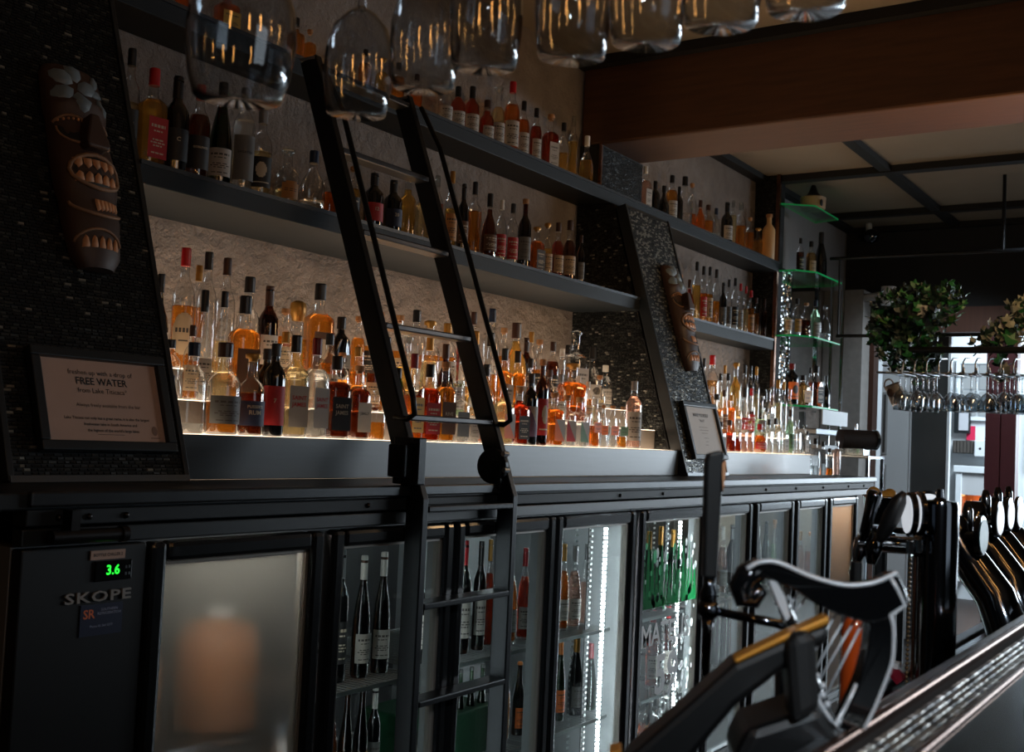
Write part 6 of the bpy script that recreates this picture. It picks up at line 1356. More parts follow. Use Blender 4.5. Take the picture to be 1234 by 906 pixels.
HARP = {
 'neck': [(0.9827, 0.3986, -0.1268), (0.9829, 0.3981, -0.1252), (0.9833, 0.3974, -0.1228), (0.9837, 0.3966, -0.1203), (0.9841, 0.3958, -0.118), (0.9844, 0.3953, -0.1161), (0.9846, 0.3949, -0.1144), (0.9849, 0.3943, -0.1127), (0.9855, 0.3933, -0.111), (0.9863, 0.3917, -0.1094), (0.9874, 0.3897, -0.1077), (0.9886, 0.3874, -0.1062), (0.9899, 0.385, -0.1049), (0.9912, 0.3825, -0.104), (0.9927, 0.3797, -0.1034), (0.9943, 0.3768, -0.103), (0.9958, 0.3739, -0.1029), (0.9972, 0.3712, -0.1033), (0.9987, 0.3685, -0.1039), (1.0001, 0.3657, -0.1049), (1.0018, 0.3626, -0.106), (1.0036, 0.3592, -0.1075), (1.0056, 0.3555, -0.1092), (1.0077, 0.3516, -0.111), (1.0098, 0.3476, -0.1127), (1.0119, 0.3435, -0.1142), (1.0142, 0.3393, -0.1156), (1.0164, 0.3351, -0.1169), (1.0187, 0.3308, -0.1179), (1.0209, 0.3267, -0.1189), (1.0231, 0.3225, -0.1197), (1.0253, 0.3183, -0.1202), (1.0275, 0.3142, -0.1204), (1.0298, 0.3099, -0.1202), (1.0322, 0.3055, -0.1195), (1.0344, 0.3014, -0.1187), (1.0363, 0.2978, -0.1178), (1.0378, 0.2949, -0.117), (1.039, 0.2926, -0.116), (1.0401, 0.2906, -0.115), (1.0411, 0.2887, -0.1141), (1.0421, 0.2868, -0.113), (1.043, 0.285, -0.1118), (1.0439, 0.2835, -0.1108), (1.0444, 0.2824, -0.1101), (1.0476, 0.2765, -0.1071), (1.0508, 0.2703, -0.1202), (1.0529, 0.2664, -0.133), (1.0449, 0.2815, -0.1458), (1.0443, 0.2826, -0.1465), (1.0435, 0.2841, -0.1476), (1.0426, 0.2859, -0.1488), (1.0416, 0.2878, -0.1498), (1.0405, 0.2898, -0.1507), (1.0394, 0.2919, -0.1516), (1.0381, 0.2943, -0.1522), (1.0367, 0.2969, -0.1526), (1.0352, 0.2998, -0.1524), (1.0335, 0.3029, -0.1519), (1.0317, 0.3063, -0.1512), (1.0299, 0.3097, -0.1503), (1.0281, 0.3132, -0.1494), (1.0262, 0.3168, -0.1483), (1.0242, 0.3205, -0.147), (1.022, 0.3245, -0.1454), (1.0196, 0.3291, -0.1434), (1.017, 0.334, -0.1411), (1.0144, 0.3389, -0.1386), (1.0121, 0.3432, -0.1362), (1.0101, 0.3471, -0.1337), (1.0082, 0.3505, -0.1312), (1.0065, 0.3537, -0.1289), (1.0051, 0.3565, -0.1271), (1.0039, 0.3587, -0.126), (1.0029, 0.3604, -0.1255), (1.0021, 0.3621, -0.1251), (1.0011, 0.364, -0.1244), (0.9999, 0.3662, -0.1233), (0.9986, 0.3687, -0.1219), (0.9973, 0.3711, -0.1207), (0.9961, 0.3734, -0.1197), (0.995, 0.3754, -0.1192), (0.994, 0.3773, -0.1188), (0.993, 0.3791, -0.1188), (0.9921, 0.3809, -0.1192), (0.9912, 0.3826, -0.12), (0.9902, 0.3844, -0.1213), (0.9894, 0.3859, -0.1229), (0.9887, 0.3872, -0.1249), (0.9882, 0.3882, -0.1278), (0.9879, 0.3888, -0.1312), (0.9876, 0.3893, -0.1345), (0.9874, 0.3896, -0.1368), (0.9842, 0.3957, -0.1351)],
 'pillar': [(1.0367, 0.2969, -0.1505), (1.0452, 0.281, -0.1445), (1.0455, 0.2803, -0.1462), (1.0461, 0.2793, -0.1486), (1.0466, 0.2783, -0.1514), (1.047, 0.2775, -0.1543), (1.0473, 0.2771, -0.1572), (1.0474, 0.2769, -0.1602), (1.0474, 0.2768, -0.1634), (1.0474, 0.2768, -0.1669), (1.0474, 0.2768, -0.1709), (1.0473, 0.2769, -0.1752), (1.0472, 0.2771, -0.1796), (1.0471, 0.2775, -0.1837), (1.0468, 0.278, -0.1871), (1.0464, 0.2787, -0.1903), (1.046, 0.2795, -0.1933), (1.0456, 0.2803, -0.1964), (1.0452, 0.281, -0.1995), (1.0448, 0.2817, -0.2025), (1.0444, 0.2825, -0.2057), (1.0438, 0.2836, -0.2092), (1.0432, 0.2848, -0.2131), (1.0424, 0.2862, -0.2174), (1.0416, 0.2878, -0.2218), (1.0407, 0.2895, -0.2264), (1.0395, 0.2916, -0.2315), (1.0382, 0.2941, -0.2372), (1.037, 0.2965, -0.2423), (1.0361, 0.2981, -0.2458), (1.0295, 0.3105, -0.2593), (1.0227, 0.3233, -0.2562), (1.025, 0.319, -0.2454), (1.0257, 0.3176, -0.2419), (1.0268, 0.3156, -0.2369), (1.028, 0.3134, -0.2313), (1.029, 0.3114, -0.226), (1.03, 0.3095, -0.2211), (1.031, 0.3077, -0.2162), (1.0319, 0.3061, -0.2113), (1.0327, 0.3046, -0.2066), (1.0333, 0.3033, -0.2022), (1.0339, 0.3023, -0.198), (1.0344, 0.3013, -0.1938), (1.0348, 0.3005, -0.1896), (1.0353, 0.2996, -0.1849), (1.0357, 0.2989, -0.18), (1.036, 0.2982, -0.1756), (1.0363, 0.2978, -0.1726)],
 'board': [(0.9941, 0.3771, -0.1194), (0.9982, 0.3693, -0.1195), (1.0022, 0.3619, -0.1328), (1.0069, 0.3529, -0.1534), (1.0127, 0.3421, -0.1758), (1.016, 0.3359, -0.2006), (1.0202, 0.328, -0.221), (1.0259, 0.3173, -0.2432), (1.024, 0.3208, -0.2466), (1.0174, 0.3332, -0.2298), (1.0127, 0.3421, -0.2095), (1.01, 0.3473, -0.1889), (1.0047, 0.3572, -0.1664), (0.9989, 0.368, -0.1438)],
 'edge_top': [(0.9855, 0.3933, -0.111), (0.9862, 0.3918, -0.1098), (0.9873, 0.3898, -0.1081), (0.9886, 0.3875, -0.1063), (0.9899, 0.385, -0.1049), (0.9912, 0.3825, -0.104), (0.9927, 0.3797, -0.1034), (0.9943, 0.3768, -0.103), (0.9958, 0.3739, -0.1029), (0.9972, 0.3712, -0.1033), (0.9987, 0.3685, -0.1039), (1.0001, 0.3657, -0.1049), (1.0018, 0.3626, -0.106), (1.0036, 0.3592, -0.1075), (1.0056, 0.3555, -0.1092), (1.0077, 0.3516, -0.111), (1.0098, 0.3476, -0.1127), (1.0119, 0.3435, -0.1142), (1.0142, 0.3393, -0.1156), (1.0164, 0.3351, -0.1169), (1.0187, 0.3308, -0.1179), (1.0209, 0.3267, -0.1189), (1.0231, 0.3225, -0.1197), (1.0253, 0.3183, -0.1202), (1.0275, 0.3142, -0.1204), (1.0298, 0.3099, -0.1202), (1.0322, 0.3055, -0.1195), (1.0344, 0.3014, -0.1187), (1.0363, 0.2978, -0.1178), (1.0378, 0.2949, -0.117), (1.039, 0.2926, -0.116), (1.0401, 0.2906, -0.115), (1.0411, 0.2887, -0.1141), (1.042, 0.287, -0.1131), (1.0429, 0.2854, -0.112), (1.0436, 0.2839, -0.111), (1.0444, 0.2824, -0.1101), (1.0453, 0.2808, -0.1092), (1.0462, 0.2791, -0.1083), (1.047, 0.2776, -0.1076), (1.0476, 0.2765, -0.1071)],
 'edge_right': [(1.0444, 0.2824, -0.1101), (1.0478, 0.2761, -0.1216), (1.051, 0.27, -0.1349), (1.0452, 0.281, -0.1445), (1.0454, 0.2805, -0.1462), (1.0458, 0.2798, -0.1487), (1.0462, 0.2791, -0.1515), (1.0465, 0.2786, -0.1544), (1.0466, 0.2783, -0.1572), (1.0468, 0.2781, -0.1602), (1.0468, 0.2779, -0.1634), (1.0468, 0.2779, -0.1669), (1.0468, 0.2779, -0.1709), (1.0468, 0.278, -0.1753), (1.0467, 0.2782, -0.1797), (1.0465, 0.2786, -0.1837), (1.0462, 0.2791, -0.1872), (1.0458, 0.2799, -0.1904), (1.0454, 0.2807, -0.1934), (1.0449, 0.2815, -0.1965), (1.0444, 0.2824, -0.1996), (1.044, 0.2833, -0.2027), (1.0434, 0.2843, -0.2058), (1.0429, 0.2854, -0.2093), (1.0422, 0.2866, -0.2133), (1.0415, 0.2879, -0.2175), (1.0407, 0.2894, -0.222), (1.0399, 0.2909, -0.2265), (1.0389, 0.2928, -0.2315), (1.0377, 0.295, -0.237), (1.0367, 0.297, -0.242), (1.0359, 0.2984, -0.2454)],
 'edge_inner': [(1.0136, 0.3403, -0.2062), (1.0174, 0.3333, -0.2257), (1.0215, 0.3256, -0.2387), (1.0245, 0.32, -0.2451), (1.029, 0.3114, -0.226), (1.0327, 0.3045, -0.2077)],
 'face': [(0.9949, 0.3756, -0.1201), (0.9978, 0.37, -0.1202), (1.0018, 0.3626, -0.1339), (1.0043, 0.358, -0.1516), (1.0026, 0.3612, -0.1556), (0.9992, 0.3675, -0.1417)],
 'scroll': [(0.9919, 0.3811, -0.1107), (0.9861, 0.3921, -0.1178), (0.9835, 0.397, -0.1288), (0.9855, 0.3933, -0.1381), (0.9889, 0.3868, -0.1387), (0.9908, 0.3833, -0.1321), (0.9892, 0.3862, -0.127)],
 'strings': [((1.0021, 0.3621, -0.1243), (1.0069, 0.3531, -0.147)), ((1.0051, 0.3565, -0.1271), (1.0033, 0.3598, -0.1401)), ((1.0081, 0.3508, -0.131), (1.0046, 0.3574, -0.1452)), ((1.0116, 0.3442, -0.1348), (1.0064, 0.3539, -0.1513)), ((1.02, 0.3283, -0.1432), (1.0122, 0.343, -0.178)), ((1.0245, 0.3199, -0.1472), (1.013, 0.3416, -0.1948)), ((1.0284, 0.3125, -0.1501), (1.0149, 0.338, -0.205)), ((1.0324, 0.3051, -0.1517), (1.0176, 0.3328, -0.2109)), ((1.0358, 0.2987, -0.1527), (1.0203, 0.3278, -0.2252))],
 'pegs': [(1.0131, 0.3414, -0.1811), (1.0134, 0.3407, -0.1926), (1.016, 0.3358, -0.2027), (1.0186, 0.331, -0.2108), (1.0187, 0.3308, -0.2192), (1.0208, 0.3269, -0.2272), (1.0259, 0.3173, -0.2411)],
 'body': [(0.9862, 0.3919, -0.2429), (0.9901, 0.3845, -0.2413), (1.0139, 0.3399, -0.2209), (1.0174, 0.3332, -0.2298), (1.0235, 0.3217, -0.2477), (1.0267, 0.3159, -0.2619), (1.028, 0.3132, -0.2908), (0.9842, 0.3957, -0.2979), (0.9807, 0.4022, -0.269)],
 'strap': [(0.999, 0.3679, -0.1661), (1.0026, 0.3611, -0.1582), (1.0089, 0.3492, -0.1542), (1.011, 0.3453, -0.1613), (1.0122, 0.3431, -0.1928), (1.0136, 0.3405, -0.2199), (1.0028, 0.3606, -0.2362), (1.0008, 0.3644, -0.2028)],
 'beam': [(1.0165, 0.335, -0.1504), (1.0171, 0.3339, -0.1661), (1.0082, 0.3506, -0.177), (0.9963, 0.3729, -0.1973), (0.9811, 0.4016, -0.2257), (0.971, 0.4205, -0.2534), (0.9609, 0.4395, -0.2812), (0.9334, 0.4912, -0.3267), (0.9311, 0.4955, -0.3009), (0.9395, 0.4798, -0.2733), (0.96, 0.4412, -0.2311), (0.9797, 0.4041, -0.1892), (0.9976, 0.3705, -0.1687)],
 'gold': [(1.0167, 0.3346, -0.1429), (1.0172, 0.3337, -0.1496), (0.9983, 0.3692, -0.1686), (0.9804, 0.4028, -0.1891), (0.9793, 0.4049, -0.1855), (0.9975, 0.3706, -0.1635)],
 'tip': [(0.9305, 0.4968, -0.2671), (0.9351, 0.4881, -0.2649), (0.9415, 0.476, -0.303), (0.9331, 0.4918, -0.3118)],
 'tipgold': [(0.9305, 0.4968, -0.2671), (0.9351, 0.4881, -0.2649), (0.9358, 0.4867, -0.2678), (0.9312, 0.4953, -0.2708)],
 'base': (1.0096, 0.3479, -0.2698),
 'beam_c': (0.974, 0.4149, -0.223),
 'n': (0.8829, 0.4695, 0.0),
}
# ---------------------------------------------------------------- hanging stemware above the bar (near)
def lathe_shell(prof, th=0.0012):
    """open vessel outline with an inner wall"""
    ins = [(max(0.0006, r-th), z) for r, z in prof]
    return prof + list(reversed(ins))
GLASSES = [(.858, .965, .365, .062, .30), (1.056, .966, .40, .044, .26), (1.044, .849, .415, .043, .25), (1.025, .746, .42, .043, .25), (1.041, .639, .42, .043, .25), (1.036, .545, .42, .042, .25), (1.022, .455, .42, .042, .25), (1.022, .368, .42, .042, .25)]
PLACE = ['large balloon glass hanging upside down at the left end of the near rack', 'stem glass hanging in front of the ladder top, second on the near rack', 'stem glass third from left on the near hanging rack', 'stem glass fourth from left on the near hanging rack, before the top shelf',
         'stem glass fifth from left, hanging above the pier on the near rack', 'stem glass sixth from left on the near hanging rack', 'stem glass seventh from left, hanging over the ceiling beam', 'stem glass at the right end of the near hanging rack']
RACKZ = .66
for (X, Y, z, r, h), lb in zip(GLASSES, PLACE):
    t = thing('wine_glass', lb, 'glass', (X, Y, z), None, 'stemware on the near hanging rack')
    k = RACKZ - z
    bowl = [(r*.86, 0), (r*.93, .02), (r, .05), (r*.98, .08), (r*.80, .11), (r*.45, .128), (.006, .138)]
    if h > .28: bowl = [(r*.80, 0), (r*.92, .025), (r, .065), (r*.96, .10), (r*.75, .135), (r*.4, .155), (.006, .165)]
    zb = bowl[-1][1]
    M = Matrix.Translation((X, Y, z))
    obj('bowl', B().lathe(lathe_shell(bowl), 32, 0, M), WINEGLASS, t, smooth=True)
    obj('stem', B().lathe([(.006, zb-.004), (.0042, zb+.02), (.0042, k-.015), (.007, k-.006)], 12, 0, M), WINEGLASS, t, smooth=True)
    obj('foot', B().lathe([(.007, k-.006), (.034, k-.001), (.035, k+.002), (.005, k+.003)], 24, 0, M), WINEGLASS, t, smooth=True)
t = thing('glass_rack', 'dark steel hanging rack holding the near stem glasses by their feet', 'rack', (1.03, .66, RACKZ))
for X in (1.015, 1.055): obj('rail', B().box(X-.006, X+.006, .25, 1.1, RACKZ-.008, RACKZ-.003), BLACKMETAL, t)
for X in (.84, .876): obj('rail', B().box(X-.006, X+.006, .25, 1.1, RACKZ-.008, RACKZ-.003), BLACKMETAL, t)
for Y in (.28, 1.07):
    obj('crossbar', B().box(.82, 1.08, Y-.01, Y+.01, RACKZ+.004, RACKZ+.02), BLACKMETAL, t)
    obj('hanger_rod', B().cyl((.95, Y, RACKZ+.02), (.95, Y, 1.93), .006), BLACKMETAL, t)

# tubular filament pendants over the bar (the warm streaks mirrored in the glasses)
for k, (X, Y, z) in enumerate(((.15, -.40, .75), (.75, -.45, .75), (1.35, -.40, .75), (2.0, -.35, .75), (-.45, .35, .72))):
    t = thing('pendant_tube', 'warm tubular filament pendant above the near bar, %s of five' % ('first', 'second', 'third', 'fourth', 'fifth')[k], 'lamp', (X, Y, z), None, 'pendant tubes over the bar')
    obj('bulb', B().lathe([(.003, .0), (.014, .015), (.014, .36), (.008, .38)], 14, 0, Matrix.Translation((X, Y, z))), emitter('filament_glow', (255, 178, 96), 26), t, smooth=True)
    obj('socket', B().cyl((X, Y, z+.37), (X, Y, z+.43), .014), BLACKPLASTIC, t)
    obj('cord', B().cyl((X, Y, z+.42), (X, Y, 1.93), .004), RUBBER, t)

# ---------------------------------------------------------------- the serving bar
ZB = -.25
t = thing('serving_bar', 'dark teal stone bar top with mosaic metal edge strip at lower right', 'bar', (2.5, 0, -1.5))
obj('stone_top', B().box(-.4, 6.5, -.36, .232, ZB-.05, ZB), STONE, t, bevel=0.004)
obj('edge_rail', B().box(-.4, 6.5, .232, .240, ZB-.02, ZB+.004).box(-.4, 6.5, .292, .302, ZB-.02, ZB+.006), COPPER, t, bevel=0.003)
obj('chrome_lip', B().box(-.4, 6.5, .302, .318, ZB-.05, ZB+.002), STEEL, t, bevel=0.004)
obj('tile_bed', B().box(-.4, 6.5, .240, .292, ZB-.03, ZB-.004), GROUT, t)
tiles('mosaic_tiles', (.70, .2405, ZB-.004), (1, 0, 0), (0, 1, 0), (0, 0, 1), 2.4, .0515, .020, .0086, .0016, .0014, t, [TILE_A, TILE_B], (2, 3), 0.06, singles=300)
obj('bar_front', B().box(-.4, 6.5, -.2, .25, -1.5, ZB-.052), BLACKWOOD, t)
tb = thing('drain_bench', 'black ribbed drain bench behind the bar edge under the beer towers', 'bench', (3.0, .6, -1.5))
obj('bench_top', B().box(1.15, 6.2, .32, .52, -.42, -.385), BLACKPLASTIC, tb, bevel=0.003)
obj('bench_front', B().box(1.15, 6.2, .48, .50, -1.5, -.42), BLACKPLASTIC, tb)
obj('bench_rim', B().box(1.15, 6.2, .495, .52, -.385, -.368), STEEL, tb, bevel=0.003)
k = 0
x = 1.1
while x < 2.9:
    if k < 300: obj('rib', B().box(x, x+.007, .34, .49, -.385, -.374), DARKCHROME, tb)
    x += .0155; k += 1
# ---------------------------------------------------------------- foreground taps
t = thing('harp_font', 'black harp-shaped beer font with silver edges and strings', 'beer font', HARP['base'])
HN = Vector(HARP['n']); 
def slab(name, poly, th, m, par, off=0.0, bevel=0.004, label=None):
    n = len(poly)
    P = [Vector(p) for p in poly]
    b = B()
    vs = [tuple(p + HN*(off-th/2)) for p in P] + [tuple(p + HN*(off+th/2)) for p in P]
    fs = [tuple(range(n)), tuple(reversed(range(n, 2*n)))] + [(i, n+i, n+(i+1) % n, (i+1) % n) for i in range(n)]
    b.add(vs, fs)
    return obj(name, b, m, par, bevel=bevel, label=label)
slab('neck', HARP['neck'], .030, BLACKGLOSS, t)
slab('pillar', HARP['pillar'], .030, BLACKGLOSS, t)
slab('soundboard', HARP['board'], .024, BLACKGLOSS, t)
nk = obj('silver_edge', B().tube([tuple(Vector(p)-HN*.014) for p in HARP['edge_top']], .0022, 8), SILVERP, t, smooth=True)
obj('silver_edge', B().tube([tuple(Vector(p)-HN*.014) for p in HARP['edge_right']], .0020, 8), SILVERP, t, smooth=True)
obj('silver_edge', B().tube([tuple(Vector(p)-HN*.012) for p in HARP['edge_inner']], .0024, 8), SILVERP, t, smooth=True)
obj('scroll', B().tube([tuple(Vector(p)-HN*.004) for p in HARP['scroll']], [.011, .012, .012, .011, .010, .009, .007], 10), BLACKGLOSS, t, smooth=True)
obj('silver_face', B().add([tuple(Vector(p)-HN*.0135) for p in HARP['face']], [tuple(range(len(HARP['face'])))]), SILVERP, t)
for a, b_ in HARP['strings']: obj('string', B().cyl(a, b_, .0011, n=6), SILVERP, t, smooth=True)
for p in HARP['pegs']: obj('peg', B().ball(tuple(Vector(p)-HN*.012), .0032, 8, 5), SILVERP, t, smooth=True)
slab('base_body', HARP['body'], .09, BLACKPLASTIC, t, -.01, .012)
slab('strap', HARP['strap'], .05, RUBBER, t, -.045, .008)
h = thing('tap_lever', 'black slanting tap lever with gold top edge in front of the harp', 'tap', HARP['beam_c'])
slab('lever_bar', HARP['beam'], .05, BLACKPLASTIC, h, -.03, .006)
slab('gold_edge', HARP['gold'], .024, GOLDM, h, -.042, .002)
slab('end_block', HARP['tip'], .03, BLACKPLASTIC, h, -.06, .006)
slab('gold_edge', HARP['tipgold'], .028, GOLDM, h, -.06, .001)
def lathe_at(b, axis0, axis1, prof, n=16):
    p0, p1 = Vector(axis0), Vector(axis1)
    d = p1-p0
    M = Matrix.Translation(p0) @ d.to_track_quat('Z', 'Y').to_matrix().to_4x4()
    L = d.length
    return b.lathe([(r, z*L) for r, z in prof], n, 0, M)
t = thing('beer_tap', 'tall black tap handle with copper side standing before the fridge doors', 'tap', (1.13, .49, -.385))
Xh, Yh = 1.125, .489
obj('handle', B().prism([(-.008, -.142), (.007, -.142), (.0095, -.03), (.0105, -.012), (.0085, -.006), (-.0075, -.010), (-.0095, -.02)], -.009, .009, 0, Matrix.Translation((Xh, Yh, 0)) @ Matrix.Rotation(R_(-56), 4, 'Z')), BLACKPLASTIC, t, bevel=0.003)
obj('side_strip', B().prism([(.0075, -.02), (.0112, -.016), (.0115, -.028), (.0095, -.05), (.008, -.036)], -.0105, .0085, 0, Matrix.Translation((Xh, Yh, 0)) @ Matrix.Rotation(R_(-56), 4, 'Z')), mat('copper_wood', (196, 140, 96), 0.5), t)
obj('ferrule', B().lathe([(.006, -.172), (.009, -.168), (.0095, -.158), (.0065, -.150), (.0065, -.14)], 16, 0, Matrix.Translation((Xh, Yh, 0))), DARKCHROME, t, smooth=True)
obj('faucet', B().lathe([(.008, -.185), (.012, -.178), (.011, -.168), (.006, -.166)], 16, 0, Matrix.Translation((Xh, Yh, 0))), DARKCHROME, t, smooth=True)
obj('spout', B().lathe([(.0045, -.245), (.005, -.20), (.0075, -.185)], 14, 0, Matrix.Translation((Xh, Yh, 0))), BLACKGLOSS, t, smooth=True)
obj('shank', B().cyl((Xh, Yh, -.176), (1.13, .40, -.182), .005, n=12), DARKCHROME, t, smooth=True)
obj('shank_post', B().cyl((1.13, .40, -.19), (1.13, .40, -.385), .014, n=16), BLACKGLOSS, t, smooth=True)

# chrome tower with side arms
t = thing('beer_tower', 'tall chrome cylinder beer tower with side arm and taps', 'beer tower', (1.89, .43, -.385))
obj('column', B().lathe([(.036, -.385), (.036, -.378), (.030, -.372), (.030, -.082), (.028, -.074), (.010, -.072), (.006, -.068), (.005, -.055), (.001, -.054)], 32, 0, Matrix.Translation((1.89, .43, 0))), DARKCHROME, t, auto=True)
obj('trim_rod', B().cyl((1.882, .463, -.385), (1.882, .463, -.15), .003), COPPER, t)
for k in range(30): 
    if k == 0: bd = B()
    bd.ball((1.876, .470, -.17-.0072*k), .0033, 6, 4)
obj('bead_chain', bd, mat('dull_brass', (112, 92, 64), 0.35, metal=0.9), t, smooth=True)
arm = obj('side_arm', B().cyl((1.885, .45, -.148), (1.84, .545, -.148), .014, n=18).cyl((1.885, .45, -.148), (1.876, .468, -.148), .018, n=18).cyl((1.852, .52, -.148), (1.844, .535, -.148), .018, n=18), CHROME, t, auto=True)
obj('drip_shelf', B().box(1.835, 1.865, .45, .54, -.128, -.118), CHROME, t, bevel=0.003)
def tap_badge(par, base, top, c, r, thick, axis, m_face):
    bb = B(); cx = Vector(c); ax = Vector(axis).normalized()
    lathe_at(bb, cx-ax*thick/2, cx+ax*thick/2, [(r*.86, 0), (r, .15), (r, .85), (r*.86, 1)], 28)
    rim = obj('badge', bb, DARKCHROME, par, auto=True)
    bf = B()
    lathe_at(bf, cx-ax*(thick/2+.001), cx-ax*(thick/2-.0005), [(r*.84, 0), (r*.84, 1)], 28)
    obj('badge_face', bf, m_face, rim)
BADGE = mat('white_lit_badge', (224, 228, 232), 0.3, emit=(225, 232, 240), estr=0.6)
TEALB = mat('teal_badge_print', (70, 120, 126), 0.3)
# two round badges and black handle on the side arm
h1 = obj('tap_handle', lathe_at(B(), (1.805, .500, -.140), (1.80, .463, -.060), [(.006, 0), (.010, .12), (.014, .5), (.011, .85), (.004, 1)], 16), BLACKPLASTIC, t, smooth=True)
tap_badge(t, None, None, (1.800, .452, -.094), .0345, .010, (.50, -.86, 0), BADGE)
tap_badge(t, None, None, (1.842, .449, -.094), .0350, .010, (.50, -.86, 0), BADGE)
for c in ((1.800, .452), (1.842, .449)): obj('badge_stem', B().cyl((c[0], c[1], -.135), (c[0], c[1], -.155), .006), CHROME, t)
obj('faucet', lathe_at(B(), (1.845, .535, -.135), (1.835, .550, -.20), [(.006, 0), (.012, .1), (.013, .4), (.008, .6), (.006, 1)], 14), CHROME, t, smooth=True)
obj('faucet', lathe_at(B(), (1.84, .515, -.13), (1.833, .520, -.18), [(.008, 0), (.014, .3), (.013, .6), (.007, 1)], 14), DARKCHROME, t, smooth=True)
t2 = thing('beer_tap', 'chrome slim tap handle at the left end of the tower arm', 'tap', (1.826, .528, -.14))
obj('handle', lathe_at(B(), (1.826, .532, -.142), (1.827, .514, -.062), [(.005, 0), (.0085, .15), (.010, .6), (.012, .9), (.010, 1)], 16), DARKCHROME, t2, smooth=True)
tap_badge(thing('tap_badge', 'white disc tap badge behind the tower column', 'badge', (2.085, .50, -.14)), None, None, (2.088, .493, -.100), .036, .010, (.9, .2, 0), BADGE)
badge_root = bpy.data.objects['tap_badge']
obj('badge_stem', B().lathe([(.004, -.30), (.012, -.20), (.006, -.14), (.005, -.125)], 14, 0, Matrix.Translation((2.09, .494, 0))).cyl((2.09, .494, -.385), (2.09, .494, -.295), .014), CHROME, badge_root, smooth=True)
# row of swan-necked chrome fonts with round badges
FONTS = [(2.357, .455, -.155, .040), (2.697, .486, -.137, .040), (3.035, .522, -.140, .042), (3.375, .556, -.150, .046)]
WHICH = ['nearest swan-necked chrome font with teal badge beside the tower', 'second swan-necked chrome font beyond the tower', 'third swan-necked chrome font beyond the tower', 'farthest swan-necked chrome font at the right picture edge']
for i, (X, Y, z, r) in enumerate(FONTS):
    t = thing('swan_font', WHICH[i], 'beer font', (X, Y, -.385), None, 'swan-necked fonts along the bar')
    pts = [(X, Y-.05, -.385), (X, Y-.05, -.33), (X+.01, Y-.025, -.27), (X+.02, Y+.02, -.215), (X+.02, Y+.045, -.18), (X+.02, Y+.055, z+.0), (X+.02, Y+.055, z+r*.9)]
    obj('swan_neck', B().tube(pts, [.042, .040, .038, .036, .032, .030, .020], 20), DARKCHROME, t, smooth=True)
    obj('base_ring', B().lathe([(.055, -.385), (.055, -.376), (.044, -.370)], 24, 0, Matrix.Translation((X, Y-.05, 0))), CHROME, t, auto=True)
    obj('badge_stem', B().cyl((X-.004, Y+.002, z), (X+.02, Y+.055, z-.01), .012), CHROME, t)
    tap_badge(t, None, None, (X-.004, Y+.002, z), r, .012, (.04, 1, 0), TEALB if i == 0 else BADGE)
    lv = obj('tap_lever', lathe_at(B(), (X+.03, Y+.03, z-.02), (X+.035, Y+.036, z+r*1.55), [(.006, 0), (.009, .3), (.011, .8), (.006, 1)], 14), BLACKGLOSS, t, smooth=True)
    obj('chrome_stripe', B().tube([(p[0]-.028, p[1]+.018, p[2]) for p in pts[1:5]], .004, 8), CHROME, t, smooth=True)
    obj('spout', lathe_at(B(), (X+.02, Y+.045, z-.03), (X+.015, Y+.07, z-.085), [(.010, 0), (.010, .5), (.006, 1)], 12), CHROME, t, smooth=True)
# black bucket with citrus
t = thing('fruit_bucket', 'black bucket with chrome rim standing beyond the beer taps', 'bucket', (3.262, .90, -.245))
obj('bucket', B().lathe([(.040, -.245), (.052, -.128), (.054, -.125), (.049, -.125), (.038, -.24)], 24, 0, Matrix.Translation((3.262, .90, 0))), BLACKGLOSS, t, auto=True)
obj('rim', B().lathe([(.053, -.130), (.056, -.127), (.053, -.123), (.050, -.126)], 24, 0, Matrix.Translation((3.262, .90, 0))), CHROME, t, smooth=True)
tag(obj('pedestal_stand', B().cyl((3.262, .90, -.275), (3.262, .90, -.246), .06, n=20).cyl((3.262, .90, -1.48), (3.262, .90, -.27), .02, n=12).cyl((3.262, .90, -1.5), (3.262, .90, -1.48), .12, n=20), BLACKMETAL), 'black pedestal stand behind the beer taps under the bucket', 'stand')
LEMON = mat('lemon_peel', (206, 150, 62), 0.5, bump=0.2, bscale=200)
for (x, y, zz), lb in zip(((3.242, .918, -.118), (3.278, .882, -.122), (3.262, .892, -.128)), ('lemon on top of the black bucket, left', 'lemon on top of the black bucket, right', 'half-hidden lemon low in the black bucket')):
    tag(obj('lemon', B().lathe([(.001, -.024), (.012, -.019), (.019, -.006), (.019, .006), (.012, .019), (.001, .024)], 14, 0, Matrix.Translation((x, y, zz)) @ Matrix.Rotation(1.2, 4, 'Y')), LEMON, smooth=True), lb, 'lemon', 'lemons in the bucket')
# amber bottle and packet on the bench
t = thing('syrup_bottle', 'amber-red syrup bottle standing behind the harp strings', 'bottle', (1.335, .395, -.385))
obj('glass', B().lathe([(.015, -.385), (.0165, -.38), (.0165, -.20), (.010, -.175), (.0065, -.16), (.0065, -.14)], 18, 0, Matrix.Translation((1.335, .395, 0))), CLEARGLASS, t, smooth=True)
obj('liquid', B().lathe([(.0145, -.383), (.0155, -.378), (.0155, -.205), (.010, -.185)], 18, 0, Matrix.Translation((1.335, .395, 0))), mat('syrup_amber', (196, 78, 24), 0.15, coat=0.5), t, smooth=True)
obj('cap', B().cyl((1.335, .395, -.152), (1.335, .395, -.13), .0075, n=14), BLACKPLASTIC, t)
t = thing('snack_packet', 'crumpled maroon and white packet on the drain bench', 'packet', (1.90, .50, -.368))
b = B()
pk = [(-.03, -.02, 0), (.0, -.024, .004), (.032, -.018, .002), (-.028, .002, .020), (.002, .0, .026), (.03, .004, .018), (-.03, .022, .004), (.0, .026, .010), (.03, .024, .006)]
